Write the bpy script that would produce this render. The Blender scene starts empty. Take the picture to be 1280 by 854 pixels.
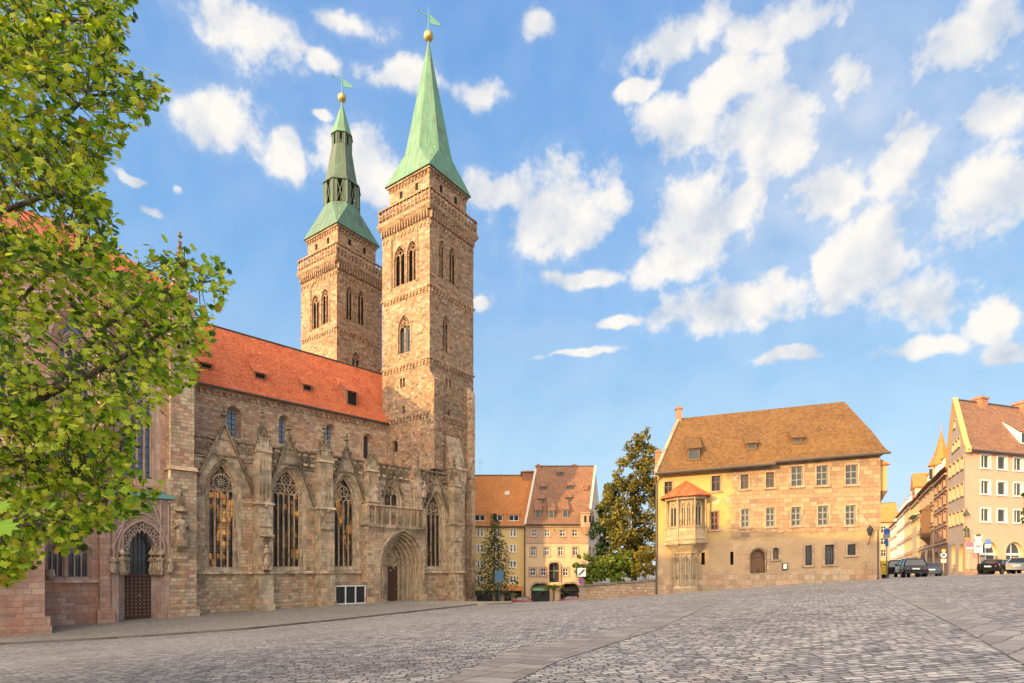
import bpy, math, random
import numpy as np
from mathutils import Vector, Matrix, noise
from mathutils.geometry import tessellate_polygon

# ------------------------------------------------------------------ camera, sky, sun, exposure
SC = bpy.context.scene
COL = SC.collection
R = math.radians
F, CX, CY = 720.0, 640.0, 713.0          # focal length in photo pixels, principal point
cam_d = bpy.data.cameras.new('camera')
cam = bpy.data.objects.new('camera', cam_d)
COL.objects.link(cam)
cam.location = (0, 0, 0)
cam.rotation_euler = (R(90), 0, 0)
cam_d.sensor_width = 36
cam_d.lens = F / 1280 * 36
cam_d.shift_y = (CY - 427) / 1280
cam_d.clip_start = 0.1
cam_d.clip_end = 3000
SC.camera = cam

SUN_EL = 11.5
SUN_DIR = Vector((-0.70, -0.714, 0)).normalized()      # horizontal direction towards the sun
sun_d = bpy.data.lights.new('sun', 'SUN')
sun_d.energy = 3.4
sun_d.angle = R(0.5)
sun_d.color = (1.0, 0.66, 0.27)
sun = bpy.data.objects.new('sun', sun_d)
COL.objects.link(sun)
sv = Vector((SUN_DIR.x * math.cos(R(SUN_EL)), SUN_DIR.y * math.cos(R(SUN_EL)), math.sin(R(SUN_EL))))
sun.rotation_euler = sv.to_track_quat('Z', 'Y').to_euler()

SC.view_settings.view_transform = 'Standard'
SC.view_settings.look = 'None'
SC.view_settings.gamma = 1
SC.view_settings.exposure = 1.0
SKY_STRENGTH = 0.13

W = bpy.data.worlds.new('World')
SC.world = W
W.use_nodes = True
nt = W.node_tree
nt.nodes.clear()
def wn(kind, **kw):
    n = nt.nodes.new(kind)
    for k, v in kw.items(): setattr(n, k, v)
    return n
def wmath(op, a, b=None, c=None, clamp=False):
    n = wn('ShaderNodeMath', operation=op, use_clamp=clamp)
    for i, v in enumerate((a, b, c)):
        if v is None: continue
        if isinstance(v, (int, float)): n.inputs[i].default_value = v
        else: nt.links.new(v, n.inputs[i])
    return n.outputs[0]
w_out = wn('ShaderNodeOutputWorld'); w_bg = wn('ShaderNodeBackground')
nt.links.new(w_bg.outputs[0], w_out.inputs[0])
w_bg.inputs[1].default_value = SKY_STRENGTH
sky = wn('ShaderNodeTexSky', sky_type='NISHITA')
sky.sun_disc = False
sky.sun_elevation = R(SUN_EL)
sky.sun_rotation = math.atan2(SUN_DIR.x, SUN_DIR.y)
sky.altitude = 0; sky.air_density = 1.0; sky.dust_density = 0.6; sky.ozone_density = 1.0
tc = wn('ShaderNodeTexCoord')
sx = wn('ShaderNodeSeparateXYZ'); nt.links.new(tc.outputs['Generated'], sx.inputs[0])
az = wmath('ARCTAN2', sx.outputs[0], sx.outputs[1])
el = wmath('ARCSINE', sx.outputs[2])
ae = wn('ShaderNodeCombineXYZ'); nt.links.new(az, ae.inputs[0]); nt.links.new(el, ae.inputs[1])
# domain warp so that every cloud gets a ragged outline of its own
n1 = wn('ShaderNodeTexNoise'); n1.inputs['Scale'].default_value = 7; n1.inputs['Detail'].default_value = 4
nt.links.new(tc.outputs['Generated'], n1.inputs['Vector'])
wsub = wn('ShaderNodeVectorMath', operation='SUBTRACT'); nt.links.new(n1.outputs['Color'], wsub.inputs[0]); wsub.inputs[1].default_value = (.5, .5, .5)
wscl = wn('ShaderNodeVectorMath', operation='MULTIPLY'); nt.links.new(wsub.outputs[0], wscl.inputs[0]); wscl.inputs[1].default_value = (.10, .075, 0)
wadd = wn('ShaderNodeVectorMath', operation='ADD'); nt.links.new(ae.outputs[0], wadd.inputs[0]); nt.links.new(wscl.outputs[0], wadd.inputs[1])
# azimuth, elevation and half-size (degrees) of each cloud in this morning's sky
def ang(px, py):
    x, z = (px - CX) / F, (CY - py) / F
    return math.atan2(x, 1), math.asin(z / math.sqrt(x * x + 1 + z * z))
CL = [(310,38,85,60),(440,22,50,32),(400,78,30,18),(275,155,56,42),(180,248,17,9),(155,211,24,6),(362,205,18,30),(218,230,10,8),
      (495,100,52,30),(600,115,34,24),(682,36,26,22),(445,205,55,50),(612,235,40,28),(700,265,84,76),(720,345,66,18),(870,285,90,62),
      (850,45,90,52),(990,30,100,50),(850,160,62,54),(965,165,90,76),(790,110,30,20),(1060,100,50,48),(1030,240,70,56),(1110,310,92,66),
      (910,382,112,40),(1150,370,66,44),(1210,60,100,70),(1245,130,66,66),(1220,240,78,86),(1250,385,46,34),(1140,437,76,18),(1268,430,34,26),
      (720,440,60,6),(985,452,56,12),(608,382,22,9),(775,402,34,10),(400,148,20,10),(930,105,110,46),(1135,190,80,52),(1060,340,60,40),(840,330,60,26)]
dmin = None
for (px, py, rx, ry) in CL:
    a0, e0 = ang(px, py); a1, _ = ang(px + rx, py); _, e1 = ang(px, py - ry)
    s = wn('ShaderNodeVectorMath', operation='SUBTRACT'); nt.links.new(wadd.outputs[0], s.inputs[0]); s.inputs[1].default_value = (a0, e0, 0)
    m = wn('ShaderNodeVectorMath', operation='MULTIPLY'); nt.links.new(s.outputs[0], m.inputs[0]); m.inputs[1].default_value = (1 / (a1 - a0), 1 / (e1 - e0), 0)
    l = wn('ShaderNodeVectorMath', operation='LENGTH'); nt.links.new(m.outputs[0], l.inputs[0])
    dmin = l.outputs['Value'] if dmin is None else wmath('SMOOTH_MIN', dmin, l.outputs['Value'], 0.15)
n2 = wn('ShaderNodeTexNoise'); n2.inputs['Scale'].default_value = 8; n2.inputs['Detail'].default_value = 10; n2.inputs['Roughness'].default_value = .62
nt.links.new(tc.outputs['Generated'], n2.inputs['Vector'])
n3 = wn('ShaderNodeTexNoise'); n3.inputs['Scale'].default_value = 3.4; n3.inputs['Detail'].default_value = 10; n3.inputs['Roughness'].default_value = .6
nt.links.new(tc.outputs['Generated'], n3.inputs['Vector'])
nh = wn('ShaderNodeTexNoise'); nh.inputs['Scale'].default_value = 24; nh.inputs['Detail'].default_value = 8; nh.inputs['Roughness'].default_value = .6
nt.links.new(tc.outputs['Generated'], nh.inputs['Vector'])
body = wmath('SUBTRACT', 1.16, dmin)                                        # >0 inside a cloud
body = wmath('ADD', body, wmath('MULTIPLY', wmath('SUBTRACT', n2.outputs['Fac'], .5), 2.6))
body = wmath('ADD', body, wmath('MULTIPLY', wmath('SUBTRACT', nh.outputs['Fac'], .5), 1.3))
# a generic broken cover for the part of the sky behind the camera
back = wmath('MULTIPLY', wmath('GREATER_THAN', wmath('ABSOLUTE', az), 0.80), wmath('MULTIPLY', wmath('SUBTRACT', n3.outputs['Fac'], .47), 5.0))
body = wmath('MAXIMUM', body, back)
mr = wn('ShaderNodeMapRange', interpolation_type='SMOOTHSTEP'); nt.links.new(body, mr.inputs[0]); mr.inputs[1].default_value = .05; mr.inputs[2].default_value = .72
# thin veil to the right
vd = wn('ShaderNodeVectorMath', operation='SUBTRACT'); nt.links.new(ae.outputs[0], vd.inputs[0]); a0, e0 = ang(1030, 190); vd.inputs[1].default_value = (a0, e0, 0)
vm = wn('ShaderNodeVectorMath', operation='MULTIPLY'); nt.links.new(vd.outputs[0], vm.inputs[0]); vm.inputs[1].default_value = (2.2, 2.9, 0)
vl = wn('ShaderNodeVectorMath', operation='LENGTH'); nt.links.new(vm.outputs[0], vl.inputs[0])
veil = wmath('MULTIPLY', wmath('SUBTRACT', 1.0, vl.outputs['Value'], clamp=True), wmath('MULTIPLY', n3.outputs['Fac'], 1.1))
mrh = wn('ShaderNodeMapRange', interpolation_type='SMOOTHSTEP'); nt.links.new(body, mrh.inputs[0]); mrh.inputs[1].default_value = -.55; mrh.inputs[2].default_value = .5
alpha = wmath('MAXIMUM', wmath('MULTIPLY', mr.outputs[0], .95), wmath('MAXIMUM', veil, wmath('MULTIPLY', mrh.outputs[0], wmath('MULTIPLY', n3.outputs['Fac'], .45))))
# relief: compare the cloud's thickness with that a little nearer the light
offs = wn('ShaderNodeVectorMath', operation='ADD'); nt.links.new(tc.outputs['Generated'], offs.inputs[0]); offs.inputs[1].default_value = (-.022, -.01, .034)
def rel(scale, detail):
    q = wn('ShaderNodeTexNoise'); q.inputs['Scale'].default_value = scale; q.inputs['Detail'].default_value = detail; nt.links.new(offs.outputs[0], q.inputs['Vector'])
    p = wn('ShaderNodeTexNoise'); p.inputs['Scale'].default_value = scale; p.inputs['Detail'].default_value = detail; nt.links.new(tc.outputs['Generated'], p.inputs['Vector'])
    return wmath('SUBTRACT', p.outputs['Fac'], q.outputs['Fac'])
relief = wmath('ADD', wmath('MULTIPLY', rel(8, 5), 3.0), wmath('MULTIPLY', rel(20, 5), 1.3))
mr2 = wn('ShaderNodeMapRange'); nt.links.new(relief, mr2.inputs[0]); mr2.inputs[1].default_value = -.75; mr2.inputs[2].default_value = .35
ccol = wn('ShaderNodeMix', data_type='RGBA'); nt.links.new(mr2.outputs[0], ccol.inputs[0])
K_ = 1 / (SKY_STRENGTH * 2 ** SC.view_settings.exposure)          # radiance of display white
CLOUD = 1.0 * K_
ccol.inputs[6].default_value = (.56 * CLOUD, .64 * CLOUD, .76 * CLOUD, 1); ccol.inputs[7].default_value = (1.04 * CLOUD, .99 * CLOUD, .92 * CLOUD, 1)
# clear morning sky: the Nishita sky blended with a pale-to-deep blue gradient by elevation
gr = wn('ShaderNodeValToRGB'); nt.links.new(wmath('MULTIPLY', wmath('MAXIMUM', el, 0.0), 1.0), gr.inputs[0])
cr = gr.color_ramp
for p_ in (.5, .7): cr.elements.new(p_)
for e_, (p_, c_) in zip(cr.elements, [(0, (.61, .79, .92)), (.20, (.39, .67, .93)), (.42, (.205, .49, .90)), (.80, (.10, .345, .81))]):
    e_.position = p_; e_.color = c_ + (1,)
gs = wn('ShaderNodeMix', data_type='RGBA', blend_type='MULTIPLY'); gs.inputs[0].default_value = 1
nt.links.new(gr.outputs[0], gs.inputs[6]); gs.inputs[7].default_value = (K_, K_, K_, 1)
sm_ = wn('ShaderNodeMix', data_type='RGBA'); sm_.inputs[0].default_value = .88
nt.links.new(sky.outputs[0], sm_.inputs[6]); nt.links.new(gs.outputs[2], sm_.inputs[7])
wmix = wn('ShaderNodeMix', data_type='RGBA')
nt.links.new(alpha, wmix.inputs[0]); nt.links.new(sm_.outputs[2], wmix.inputs[6]); nt.links.new(ccol.outputs[2], wmix.inputs[7])
# unseen sky round the sun, behind the camera, boosted and warmed as added fill
dt = wn('ShaderNodeVectorMath', operation='DOT_PRODUCT'); nt.links.new(tc.outputs['Generated'], dt.inputs[0]); dt.inputs[1].default_value = tuple(sv)
gl_ = wn('ShaderNodeMapRange', interpolation_type='SMOOTHSTEP'); nt.links.new(dt.outputs['Value'], gl_.inputs[0]); gl_.inputs[1].default_value = .0; gl_.inputs[2].default_value = .9
glow = wn('ShaderNodeMix', data_type='RGBA'); nt.links.new(gl_.outputs[0], glow.inputs[0]); nt.links.new(wmix.outputs[2], glow.inputs[6])
SKY_FILL = 5.0 * K_
glow.inputs[7].default_value = (1.0 * SKY_FILL, .86 * SKY_FILL, .70 * SKY_FILL, 1)
nt.links.new(glow.outputs[2], w_bg.inputs[0])

# ------------------------------------------------------------------ helpers: materials
rng = random.Random(7)
class NM:
    """small wrapper round a material's node tree"""
    def __init__(s, name):
        s.m = bpy.data.materials.new(name); s.m.use_nodes = True
        s.t = s.m.node_tree; s.b = s.t.nodes['Principled BSDF']
        s.tc = None
    def n(s, kind, **kw):
        n = s.t.nodes.new(kind)
        for k, v in kw.items(): setattr(n, k, v)
        return n
    def put(s, sock, v):
        if isinstance(v, bpy.types.NodeSocket): s.t.links.new(v, sock)
        else:
            if isinstance(v, tuple) and len(v) == 3 and sock.type == 'RGBA': v = v + (1,)
            sock.default_value = v
    def coord(s, which='UV'):
        if s.tc is None: s.tc = s.n('ShaderNodeTexCoord')
        return s.tc.outputs[which]
    def vmath(s, op, a, b):
        n = s.n('ShaderNodeVectorMath', operation=op); s.put(n.inputs[0], a); s.put(n.inputs[1], b); return n.outputs[0]
    def math(s, op, a, b=0.0, clamp=False):
        n = s.n('ShaderNodeMath', operation=op, use_clamp=clamp); s.put(n.inputs[0], a); s.put(n.inputs[1], b); return n.outputs[0]
    def noise(s, vec, scale, detail=4, rough=.55, col=False):
        n = s.n('ShaderNodeTexNoise'); s.put(n.inputs['Vector'], vec); n.inputs['Scale'].default_value = scale
        n.inputs['Detail'].default_value = detail; n.inputs['Roughness'].default_value = rough
        return n.outputs['Color' if col else 'Fac']
    def ramp(s, fac, stops, interp='LINEAR'):
        n = s.n('ShaderNodeValToRGB'); s.put(n.inputs[0], fac); cr = n.color_ramp; cr.interpolation = interp
        while len(cr.elements) < len(stops): cr.elements.new(.5)
        for e, (p, c) in zip(cr.elements, stops): e.position = p; e.color = (c + (1,)) if len(c) == 3 else c
        return n.outputs[0]
    def mix(s, f, a, b, mode='MIX'):
        n = s.n('ShaderNodeMix', data_type='RGBA', blend_type=mode); s.put(n.inputs[0], f); s.put(n.inputs[6], a); s.put(n.inputs[7], b); return n.outputs[2]
    def rng(s, v, a, b, c=0.0, d=1.0):
        n = s.n('ShaderNodeMapRange'); s.put(n.inputs[0], v)
        for i, q in enumerate((a, b, c, d)): n.inputs[i + 1].default_value = q
        return n.outputs[0]
    def bump(s, h, strength, dist):
        n = s.n('ShaderNodeBump'); s.put(n.inputs['Height'], h); n.inputs['Strength'].default_value = strength; n.inputs['Distance'].default_value = dist
        s.t.links.new(n.outputs[0], s.b.inputs['Normal'])
    def brick(s, vec, bw, bh, mortar=.012, offset=.5, squash=1.0, sqf=2, smooth=.1):
        n = s.n('ShaderNodeTexBrick'); s.put(n.inputs['Vector'], vec)
        n.offset = offset; n.squash = squash; n.squash_frequency = sqf
        n.inputs['Color1'].default_value = (0, 0, 0, 1); n.inputs['Color2'].default_value = (1, 1, 1, 1); n.inputs['Mortar'].default_value = (.5, .5, .5, 1)
        n.inputs['Scale'].default_value = 1; n.inputs['Mortar Size'].default_value = mortar; n.inputs['Mortar Smooth'].default_value = smooth
        n.inputs['Brick Width'].default_value = bw; n.inputs['Row Height'].default_value = bh
        return n.outputs['Color'], n.outputs['Fac']
    def fin(s, col, rough=.85, spec=.3, metal=0.0):
        s.put(s.b.inputs['Base Color'], col); s.put(s.b.inputs['Roughness'], rough)
        s.put(s.b.inputs['Specular IOR Level'], spec); s.put(s.b.inputs['Metallic'], metal)
        return s.m

def stone(name, palette, bw=.75, bh=.36, mortar=(.20, .17, .14), dark=(.09, .08, .07), stain=.55, bump=.5, warp=.05, msz=.014, pale=None, streak=True):
    """coursed ashlar: every block its own tone, weathered with dark and pale blotches"""
    k = NM(name); uv = k.coord()
    w = k.vmath('MULTIPLY', k.vmath('SUBTRACT', k.noise(uv, .9, 2, col=True), (.5, .5, .5)), (warp * 2, warp, 0))
    v = k.vmath('ADD', uv, w)
    c, f = k.brick(v, bw, bh, msz, squash=.7, sqf=3, smooth=.3)
    col = k.ramp(c, palette, 'CONSTANT' if len(palette) > 6 else 'LINEAR')
    fine = k.noise(uv, 7, 5, .65)
    col = k.mix(k.rng(fine, .3, .72, 0, .45), col, k.mix(1, col, (.45, .42, .38), 'MULTIPLY'))
    pt = k.noise(k.vmath('ADD', uv, (3.1, 7.7, 0)), .42, 4, .6)
    col = k.mix(k.math('MULTIPLY', k.rng(pt, .46, .62), .45), col, k.mix(1, col, (1.12, .78, .62), 'MULTIPLY'))
    soot = k.noise(k.vmath('MULTIPLY', k.vmath('ADD', uv, (13.1, 4.7, 0)), (1, .6, 1)), 1.25, 6, .72)
    col = k.mix(k.math('MULTIPLY', k.rng(soot, .53, .66), stain * .8), col, k.mix(.78, col, dark))
    big = k.noise(uv, .28, 5, .62)
    col = k.mix(k.math('MULTIPLY', k.rng(big, .48, .68), stain), col, k.mix(.72, col, dark))
    if streak:
        st = k.noise(k.vmath('MULTIPLY', uv, (1.4, .12, 1)), 1.0, 4, .6)
        col = k.mix(k.math('MULTIPLY', k.rng(st, .55, .75), stain * .8), col, k.mix(.6, col, dark))
    if pale:
        pn = k.noise(k.vmath('ADD', uv, (31.7, 12.3, 0)), .5, 5, .62)
        col = k.mix(k.math('MULTIPLY', k.rng(pn, .53, .68), .6), col, pale)
    col = k.mix(f, col, mortar)
    h = k.math('ADD', k.math('MULTIPLY', f, -.7), k.math('ADD', k.math('MULTIPLY', fine, .45), k.math('MULTIPLY', c, .25)))
    k.bump(h, bump, .05)
    return k.fin(col, .9, .2)

def tiles(name, palette, tw=.19, th=.16, blotch=None, bump=.6, tone=.45):
    """plain clay roof tiles in rows"""
    k = NM(name); uv = k.coord()
    c, f = k.brick(uv, tw, th, .008, smooth=.4)
    v = k.math('ADD', k.math('MULTIPLY', c, tone), k.math('ADD', k.math('MULTIPLY', k.noise(uv, .45, 5, .65), .55), (.45 - tone) / 2))
    col = k.ramp(v, palette)
    if blotch:
        col = k.mix(k.math('MULTIPLY', k.rng(k.noise(k.vmath('ADD', uv, (7, 3, 0)), .35, 6, .7), .5, .66), .75), col, blotch)
    col = k.mix(k.math('MULTIPLY', f, .6), col, (.05, .025, .015))
    sp = k.n('ShaderNodeSeparateXYZ'); k.put(sp.inputs[0], uv)
    saw = k.math('FRACT', k.math('DIVIDE', sp.outputs[1], th * 2.5))
    k.bump(k.math('ADD', k.math('MULTIPLY', saw, .6), k.math('ADD', k.math('MULTIPLY', c, .3), k.math('MULTIPLY', f, -.5))), bump, .04)
    return k.fin(col, .8, .3)

def plaster(name, base, dirt, amount=.35, scale=.5, bump=.15):
    k = NM(name); uv = k.coord()
    n = k.noise(uv, scale, 6, .65); n2 = k.noise(uv, 6, 4, .6)
    col = k.mix(k.math('MULTIPLY', k.rng(n, .42, .68), amount), base, dirt)
    col = k.mix(k.math('MULTIPLY', n2, .18), col, k.mix(1, col, (.6, .58, .55), 'MULTIPLY'))
    k.bump(n2, bump, .02)
    return k.fin(col, .88, .25)

def plain(name, col, rough=.6, spec=.4, metal=0.0, vary=.25, scale=5):
    k = NM(name)
    n = k.noise(k.coord('Object'), scale, 4, .6)
    c = k.mix(k.math('MULTIPLY', n, vary), col, tuple(x * .45 for x in col))
    return k.fin(c, rough, spec, metal)

def glass(name, col=(.02, .025, .03), rough=.04, tint=(.06, .07, .08), spec=.6):
    k = NM(name)
    n = k.noise(k.coord('Object'), .8, 2)
    k.bump(n, .03, .05)
    return k.fin(k.mix(n, col, tint), rough, spec)
# ------------------------------------------------------------------ helpers: geometry
def P(px, py, d):
    return Vector(((px - CX) / F * d, d, (CY - py) / F * d))

class Fr:
    """upright wall frame: s along the wall, h up, o outwards; shear = rise of the courses along s"""
    def __init__(f, p0, p1, shear=0.0):
        a, b = Vector((p0[0], p0[1])), Vector((p1[0], p1[1]))
        f.L = (b - a).length
        f.o2 = a; f.u = (b - a) / f.L; f.n = Vector((f.u.y, -f.u.x)); f.k = shear
    def pt(f, s, h, o=0.0):
        q = f.o2 + f.u * s + f.n * o
        return Vector((q.x, q.y, h + f.k * s))
    def s(f, px, o=0.0):
        r = (px - CX) / F; q = f.o2 + f.n * o
        return (r * q.y - q.x) / (f.u.x - r * f.u.y)
    def sp(f, px, py, o=0.0):
        s = f.s(px, o); y = (f.o2 + f.n * o + f.u * s).y
        return s, (CY - py) / F * y - f.k * s
    def h(f, px, py, o=0.0): return f.sp(px, py, o)[1]
    def off(f, o): 
        g = Fr(f.o2 + f.n * o, f.o2 + f.n * o + f.u * f.L, f.k); return g

class MB:
    def __init__(m): m.v = []; m.f = []; m.mi = []; m.sm = []; m.cur = 0; m.smooth = False
    def face(m, pts):
        b = len(m.v); m.v.extend(Vector(p) for p in pts); m.f.append(tuple(range(b, b + len(pts)))); m.mi.append(m.cur); m.sm.append(m.smooth)
    def mesh(m, verts, faces):
        b = len(m.v); m.v.extend(Vector(p) for p in verts)
        for q in faces: m.f.append(tuple(b + i for i in q)); m.mi.append(m.cur); m.sm.append(m.smooth)
    def hexa(m, c):                                   # 8 corners: bottom 4, top 4
        m.mesh(c, [(3, 2, 1, 0), (4, 5, 6, 7), (0, 1, 5, 4), (1, 2, 6, 5), (2, 3, 7, 6), (3, 0, 4, 7)])
    def box(m, x0, x1, y0, y1, z0, z1):
        m.hexa([(x0, y0, z0), (x1, y0, z0), (x1, y1, z0), (x0, y1, z0), (x0, y0, z1), (x1, y0, z1), (x1, y1, z1), (x0, y1, z1)])
    def fbox(m, f, s0, s1, h0, h1, o0, o1):
        m.hexa([f.pt(s0, h0, o1), f.pt(s1, h0, o1), f.pt(s1, h0, o0), f.pt(s0, h0, o0), f.pt(s0, h1, o1), f.pt(s1, h1, o1), f.pt(s1, h1, o0), f.pt(s0, h1, o0)])
    def wedge(m, f, s0, s1, h0, h1, o0, o1, ot):      # box whose top slopes from outer edge h0.. : top outer offset ot
        m.hexa([f.pt(s0, h0, o1), f.pt(s1, h0, o1), f.pt(s1, h0, o0), f.pt(s0, h0, o0), f.pt(s0, h1, ot), f.pt(s1, h1, ot), f.pt(s1, h1, o0), f.pt(s0, h1, o0)])
    def prism(m, f, pts, o0, o1):
        n = len(pts)
        m.poly(f, pts, o1); m.poly(f, pts, o0)
        for i in range(n):
            a, b = pts[i], pts[(i + 1) % n]
            m.face([f.pt(a[0], a[1], o1), f.pt(a[0], a[1], o0), f.pt(b[0], b[1], o0), f.pt(b[0], b[1], o1)])
    def poly(m, f, pts, o):
        m.face([f.pt(s, h, o) for s, h in pts])
    def loft(m, f, A, oa, B, ob, close=False):
        n = len(A); k = n if close else n - 1
        for i in range(k):
            j = (i + 1) % n
            m.face([f.pt(A[i][0], A[i][1], oa), f.pt(A[j][0], A[j][1], oa), f.pt(B[j][0], B[j][1], ob), f.pt(B[i][0], B[i][1], ob)])
    def strip(m, f, A, B, o0, o1):                    # solid band between two polylines (archivolt, coping)
        m.loft(f, A, o1, B, o1); m.loft(f, A, o0, A, o1); m.loft(f, B, o0, B, o1)
        for i in (0, -1):
            m.face([f.pt(*A[i], o1), f.pt(*B[i], o1), f.pt(*B[i], o0), f.pt(*A[i], o0)])
    def wall(m, f, outer, holes=(), o=0.0, depth=0.0):
        loops = [[Vector((s, h, 0)) for s, h in L] for L in [outer] + list(holes)]
        flat = [p for L in loops for p in L]
        tri = tessellate_polygon(loops)
        m.mesh([f.pt(p.x, p.y, o) for p in flat], tri)
        if depth:
            for L in holes: m.loft(f, L, o, L, o - depth, True)
    def tube(m, pts, r, n=6, r1=None, cap=True):
        pts = [Vector(p) for p in pts]; k = len(pts); rad = r if isinstance(r, (list, tuple)) else [r + ((r1 if r1 is not None else r) - r) * i / max(1, k - 1) for i in range(k)]
        T = [(pts[min(i + 1, k - 1)] - pts[max(i - 1, 0)]).normalized() for i in range(k)]
        a = Vector((0, 0, 1)) if abs(T[0].z) < .9 else Vector((1, 0, 0))
        N = (a - T[0] * a.dot(T[0])).normalized(); V = []
        for i in range(k):
            N = (N - T[i] * N.dot(T[i])).normalized(); B = T[i].cross(N)
            for j in range(n):
                t = 2 * math.pi * j / n + math.pi / n; V.append(pts[i] + (N * math.cos(t) + B * math.sin(t)) * rad[i])
        Fc = [(i * n + j, i * n + (j + 1) % n, (i + 1) * n + (j + 1) % n, (i + 1) * n + j) for i in range(k - 1) for j in range(n)]
        if cap: Fc += [tuple(range(n)), tuple(range((k - 1) * n, k * n))]
        m.mesh(V, Fc)
    def lathe(m, c, prof, n=10, sx=1.0, sy=1.0, rot=0.0, cap=True):
        c = Vector(c); V = []
        for r, z in prof:
            for j in range(n):
                t = 2 * math.pi * (j + .5) / n + rot; V.append(c + Vector((r * sx * math.cos(t), r * sy * math.sin(t), z)))
        k = len(prof)
        Fc = [(i * n + j, i * n + (j + 1) % n, (i + 1) * n + (j + 1) % n, (i + 1) * n + j) for i in range(k - 1) for j in range(n)]
        if cap: Fc += [tuple(reversed(range(n))), tuple(range((k - 1) * n, k * n))]
        m.mesh(V, Fc)
    def blob(m, c, r, sz=1.0):                        # small octahedral knob
        c = Vector(c); V = [c + Vector(d) * r for d in ((1, 0, 0), (0, 1, 0), (-1, 0, 0), (0, -1, 0), (0, 0, sz), (0, 0, -sz))]
        m.mesh(V, [(0, 1, 4), (1, 2, 4), (2, 3, 4), (3, 0, 4), (1, 0, 5), (2, 1, 5), (3, 2, 5), (0, 3, 5)])
    def ball(m, c, r, n=12, k=8, sz=1.0):
        m.lathe(c, [(r * math.sin(math.pi * i / k) + 1e-4, -r * sz * math.cos(math.pi * i / k)) for i in range(k + 1)], n, cap=False)
    def ring(m, c, ax, ay, r, t, n=12, k=4):          # torus in the plane (ax, ay)
        c = Vector(c); az_ = ax.cross(ay); V = []
        for i in range(n):
            a = 2 * math.pi * i / n; d = ax * math.cos(a) + ay * math.sin(a)
            for j in range(k):
                b = 2 * math.pi * (j + .5) / k; V.append(c + d * (r + t * math.cos(b)) + az_ * (t * math.sin(b)))
        m.mesh(V, [(i * k + j, i * k + (j + 1) % k, ((i + 1) % n) * k + (j + 1) % k, ((i + 1) % n) * k + j) for i in range(n) for j in range(k)])
    def build(m, name, mats, parent=None, label=None, uv=True, local=False):
        me = bpy.data.meshes.new(name)
        off = Vector((0, 0, 0))
        if parent is not None and not local:
            q = parent
            while q is not None: off += q.location; q = q.parent
        me.from_pydata([p - off for p in m.v], [], m.f)
        if not isinstance(mats, (list, tuple)): mats = [mats]
        for q in mats: me.materials.append(q)
        me.polygons.foreach_set('material_index', m.mi)
        me.polygons.foreach_set('use_smooth', m.sm)
        if uv and len(me.polygons):
            me.update()
            nl = len(me.loops); vi = np.empty(nl, 'i'); me.loops.foreach_get('vertex_index', vi)
            co = np.array([tuple(p) for p in m.v]); np_ = len(me.polygons)
            nor = np.empty(np_ * 3); me.polygons.foreach_get('normal', nor); nor = nor.reshape(-1, 3)
            cnt = np.empty(np_, 'i'); me.polygons.foreach_get('loop_total', cnt)
            nn = np.repeat(nor, cnt, 0); c = co[vi]
            hz = np.hypot(nn[:, 0], nn[:, 1]); flat = hz < .12
            hz = np.where(flat, 1, hz); tx, ty = -nn[:, 1] / hz, nn[:, 0] / hz
            sgn = np.where((tx < 0) | ((abs(tx) < 1e-6) & (ty < 0)), -1, 1); tx *= sgn; ty *= sgn
            u = np.where(flat, c[:, 0], c[:, 0] * tx + c[:, 1] * ty)
            # up-slope direction: component of z in the face plane
            ux, uy, uz = -nn[:, 2] * nn[:, 0], -nn[:, 2] * nn[:, 1], 1 - nn[:, 2] ** 2
            ul = np.sqrt(ux ** 2 + uy ** 2 + uz ** 2); ul[ul < 1e-6] = 1
            v = np.where(flat, c[:, 1], (c[:, 0] * ux + c[:, 1] * uy + c[:, 2] * uz) / ul)
            lay = me.uv_layers.new(name='UVMap')
            lay.data.foreach_set('uv', np.stack([u, v], 1).ravel())
        o = bpy.data.objects.new(name, me); COL.objects.link(o)
        if parent is not None: o.parent = parent
        if label: o['label'] = label
        return o

def thing(name, label, cat, loc, group=None, rz=0.0):
    o = bpy.data.objects.new(name, None); COL.objects.link(o)
    o.empty_display_size = .3; o.location = loc; o.rotation_euler = (0, 0, rz)
    o['label'] = label; o['category'] = cat
    if group: o['group'] = group
    return o
def tag(o, label, cat, group=None):
    o['label'] = label; o['category'] = cat
    if group: o['group'] = group
    return o
def structure(o): o['kind'] = 'structure'; return o
def copy_tree(o, parent=None):
    c = o.copy(); COL.objects.link(c)
    if parent is not None: c.parent = parent
    for ch in list(o.children): copy_tree(ch, c)
    return c

def arch(s0, s1, h0, hs, ha, n=8):
    """outline of an arched opening, bottom left -> bottom right -> over the arch -> back (ha == hs: square head)"""
    sm = (s0 + s1) / 2; w = sm - s0; r = ha - hs; pts = [(s0, h0), (s1, h0)]
    if r < .02: return pts + [(s1, hs), (s0, hs)]
    Rr = (w * w + r * r) / (2 * w)
    cR = s1 - Rr; cL = s0 + Rr; a = math.atan2(r, sm - cR)
    pts += [(cR + Rr * math.cos(a * i / n), hs + Rr * math.sin(a * i / n)) for i in range(n + 1)]
    pts += [(cL - Rr * math.cos(a * i / n), hs + Rr * math.sin(a * i / n)) for i in range(n - 1, -1, -1)]
    return pts
def grow(s0, s1, h0, hs, ha, d, sill=True):
    return (s0 - d, s1 + d, h0 - (d if sill else 0), hs, ha + (d * 1.35 if ha > hs + .02 else 0) ) if ha > hs + .02 else (s0 - d, s1 + d, h0 - (d if sill else 0), hs + d, ha + d)
def archline(s0, s1, h0, hs, ha, n=8):                # open polyline: up the left jamb, over, down the right
    p = arch(s0, s1, h0, hs, ha, n)
    return [p[0]] + p[:1:-1] + [p[1]]
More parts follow.
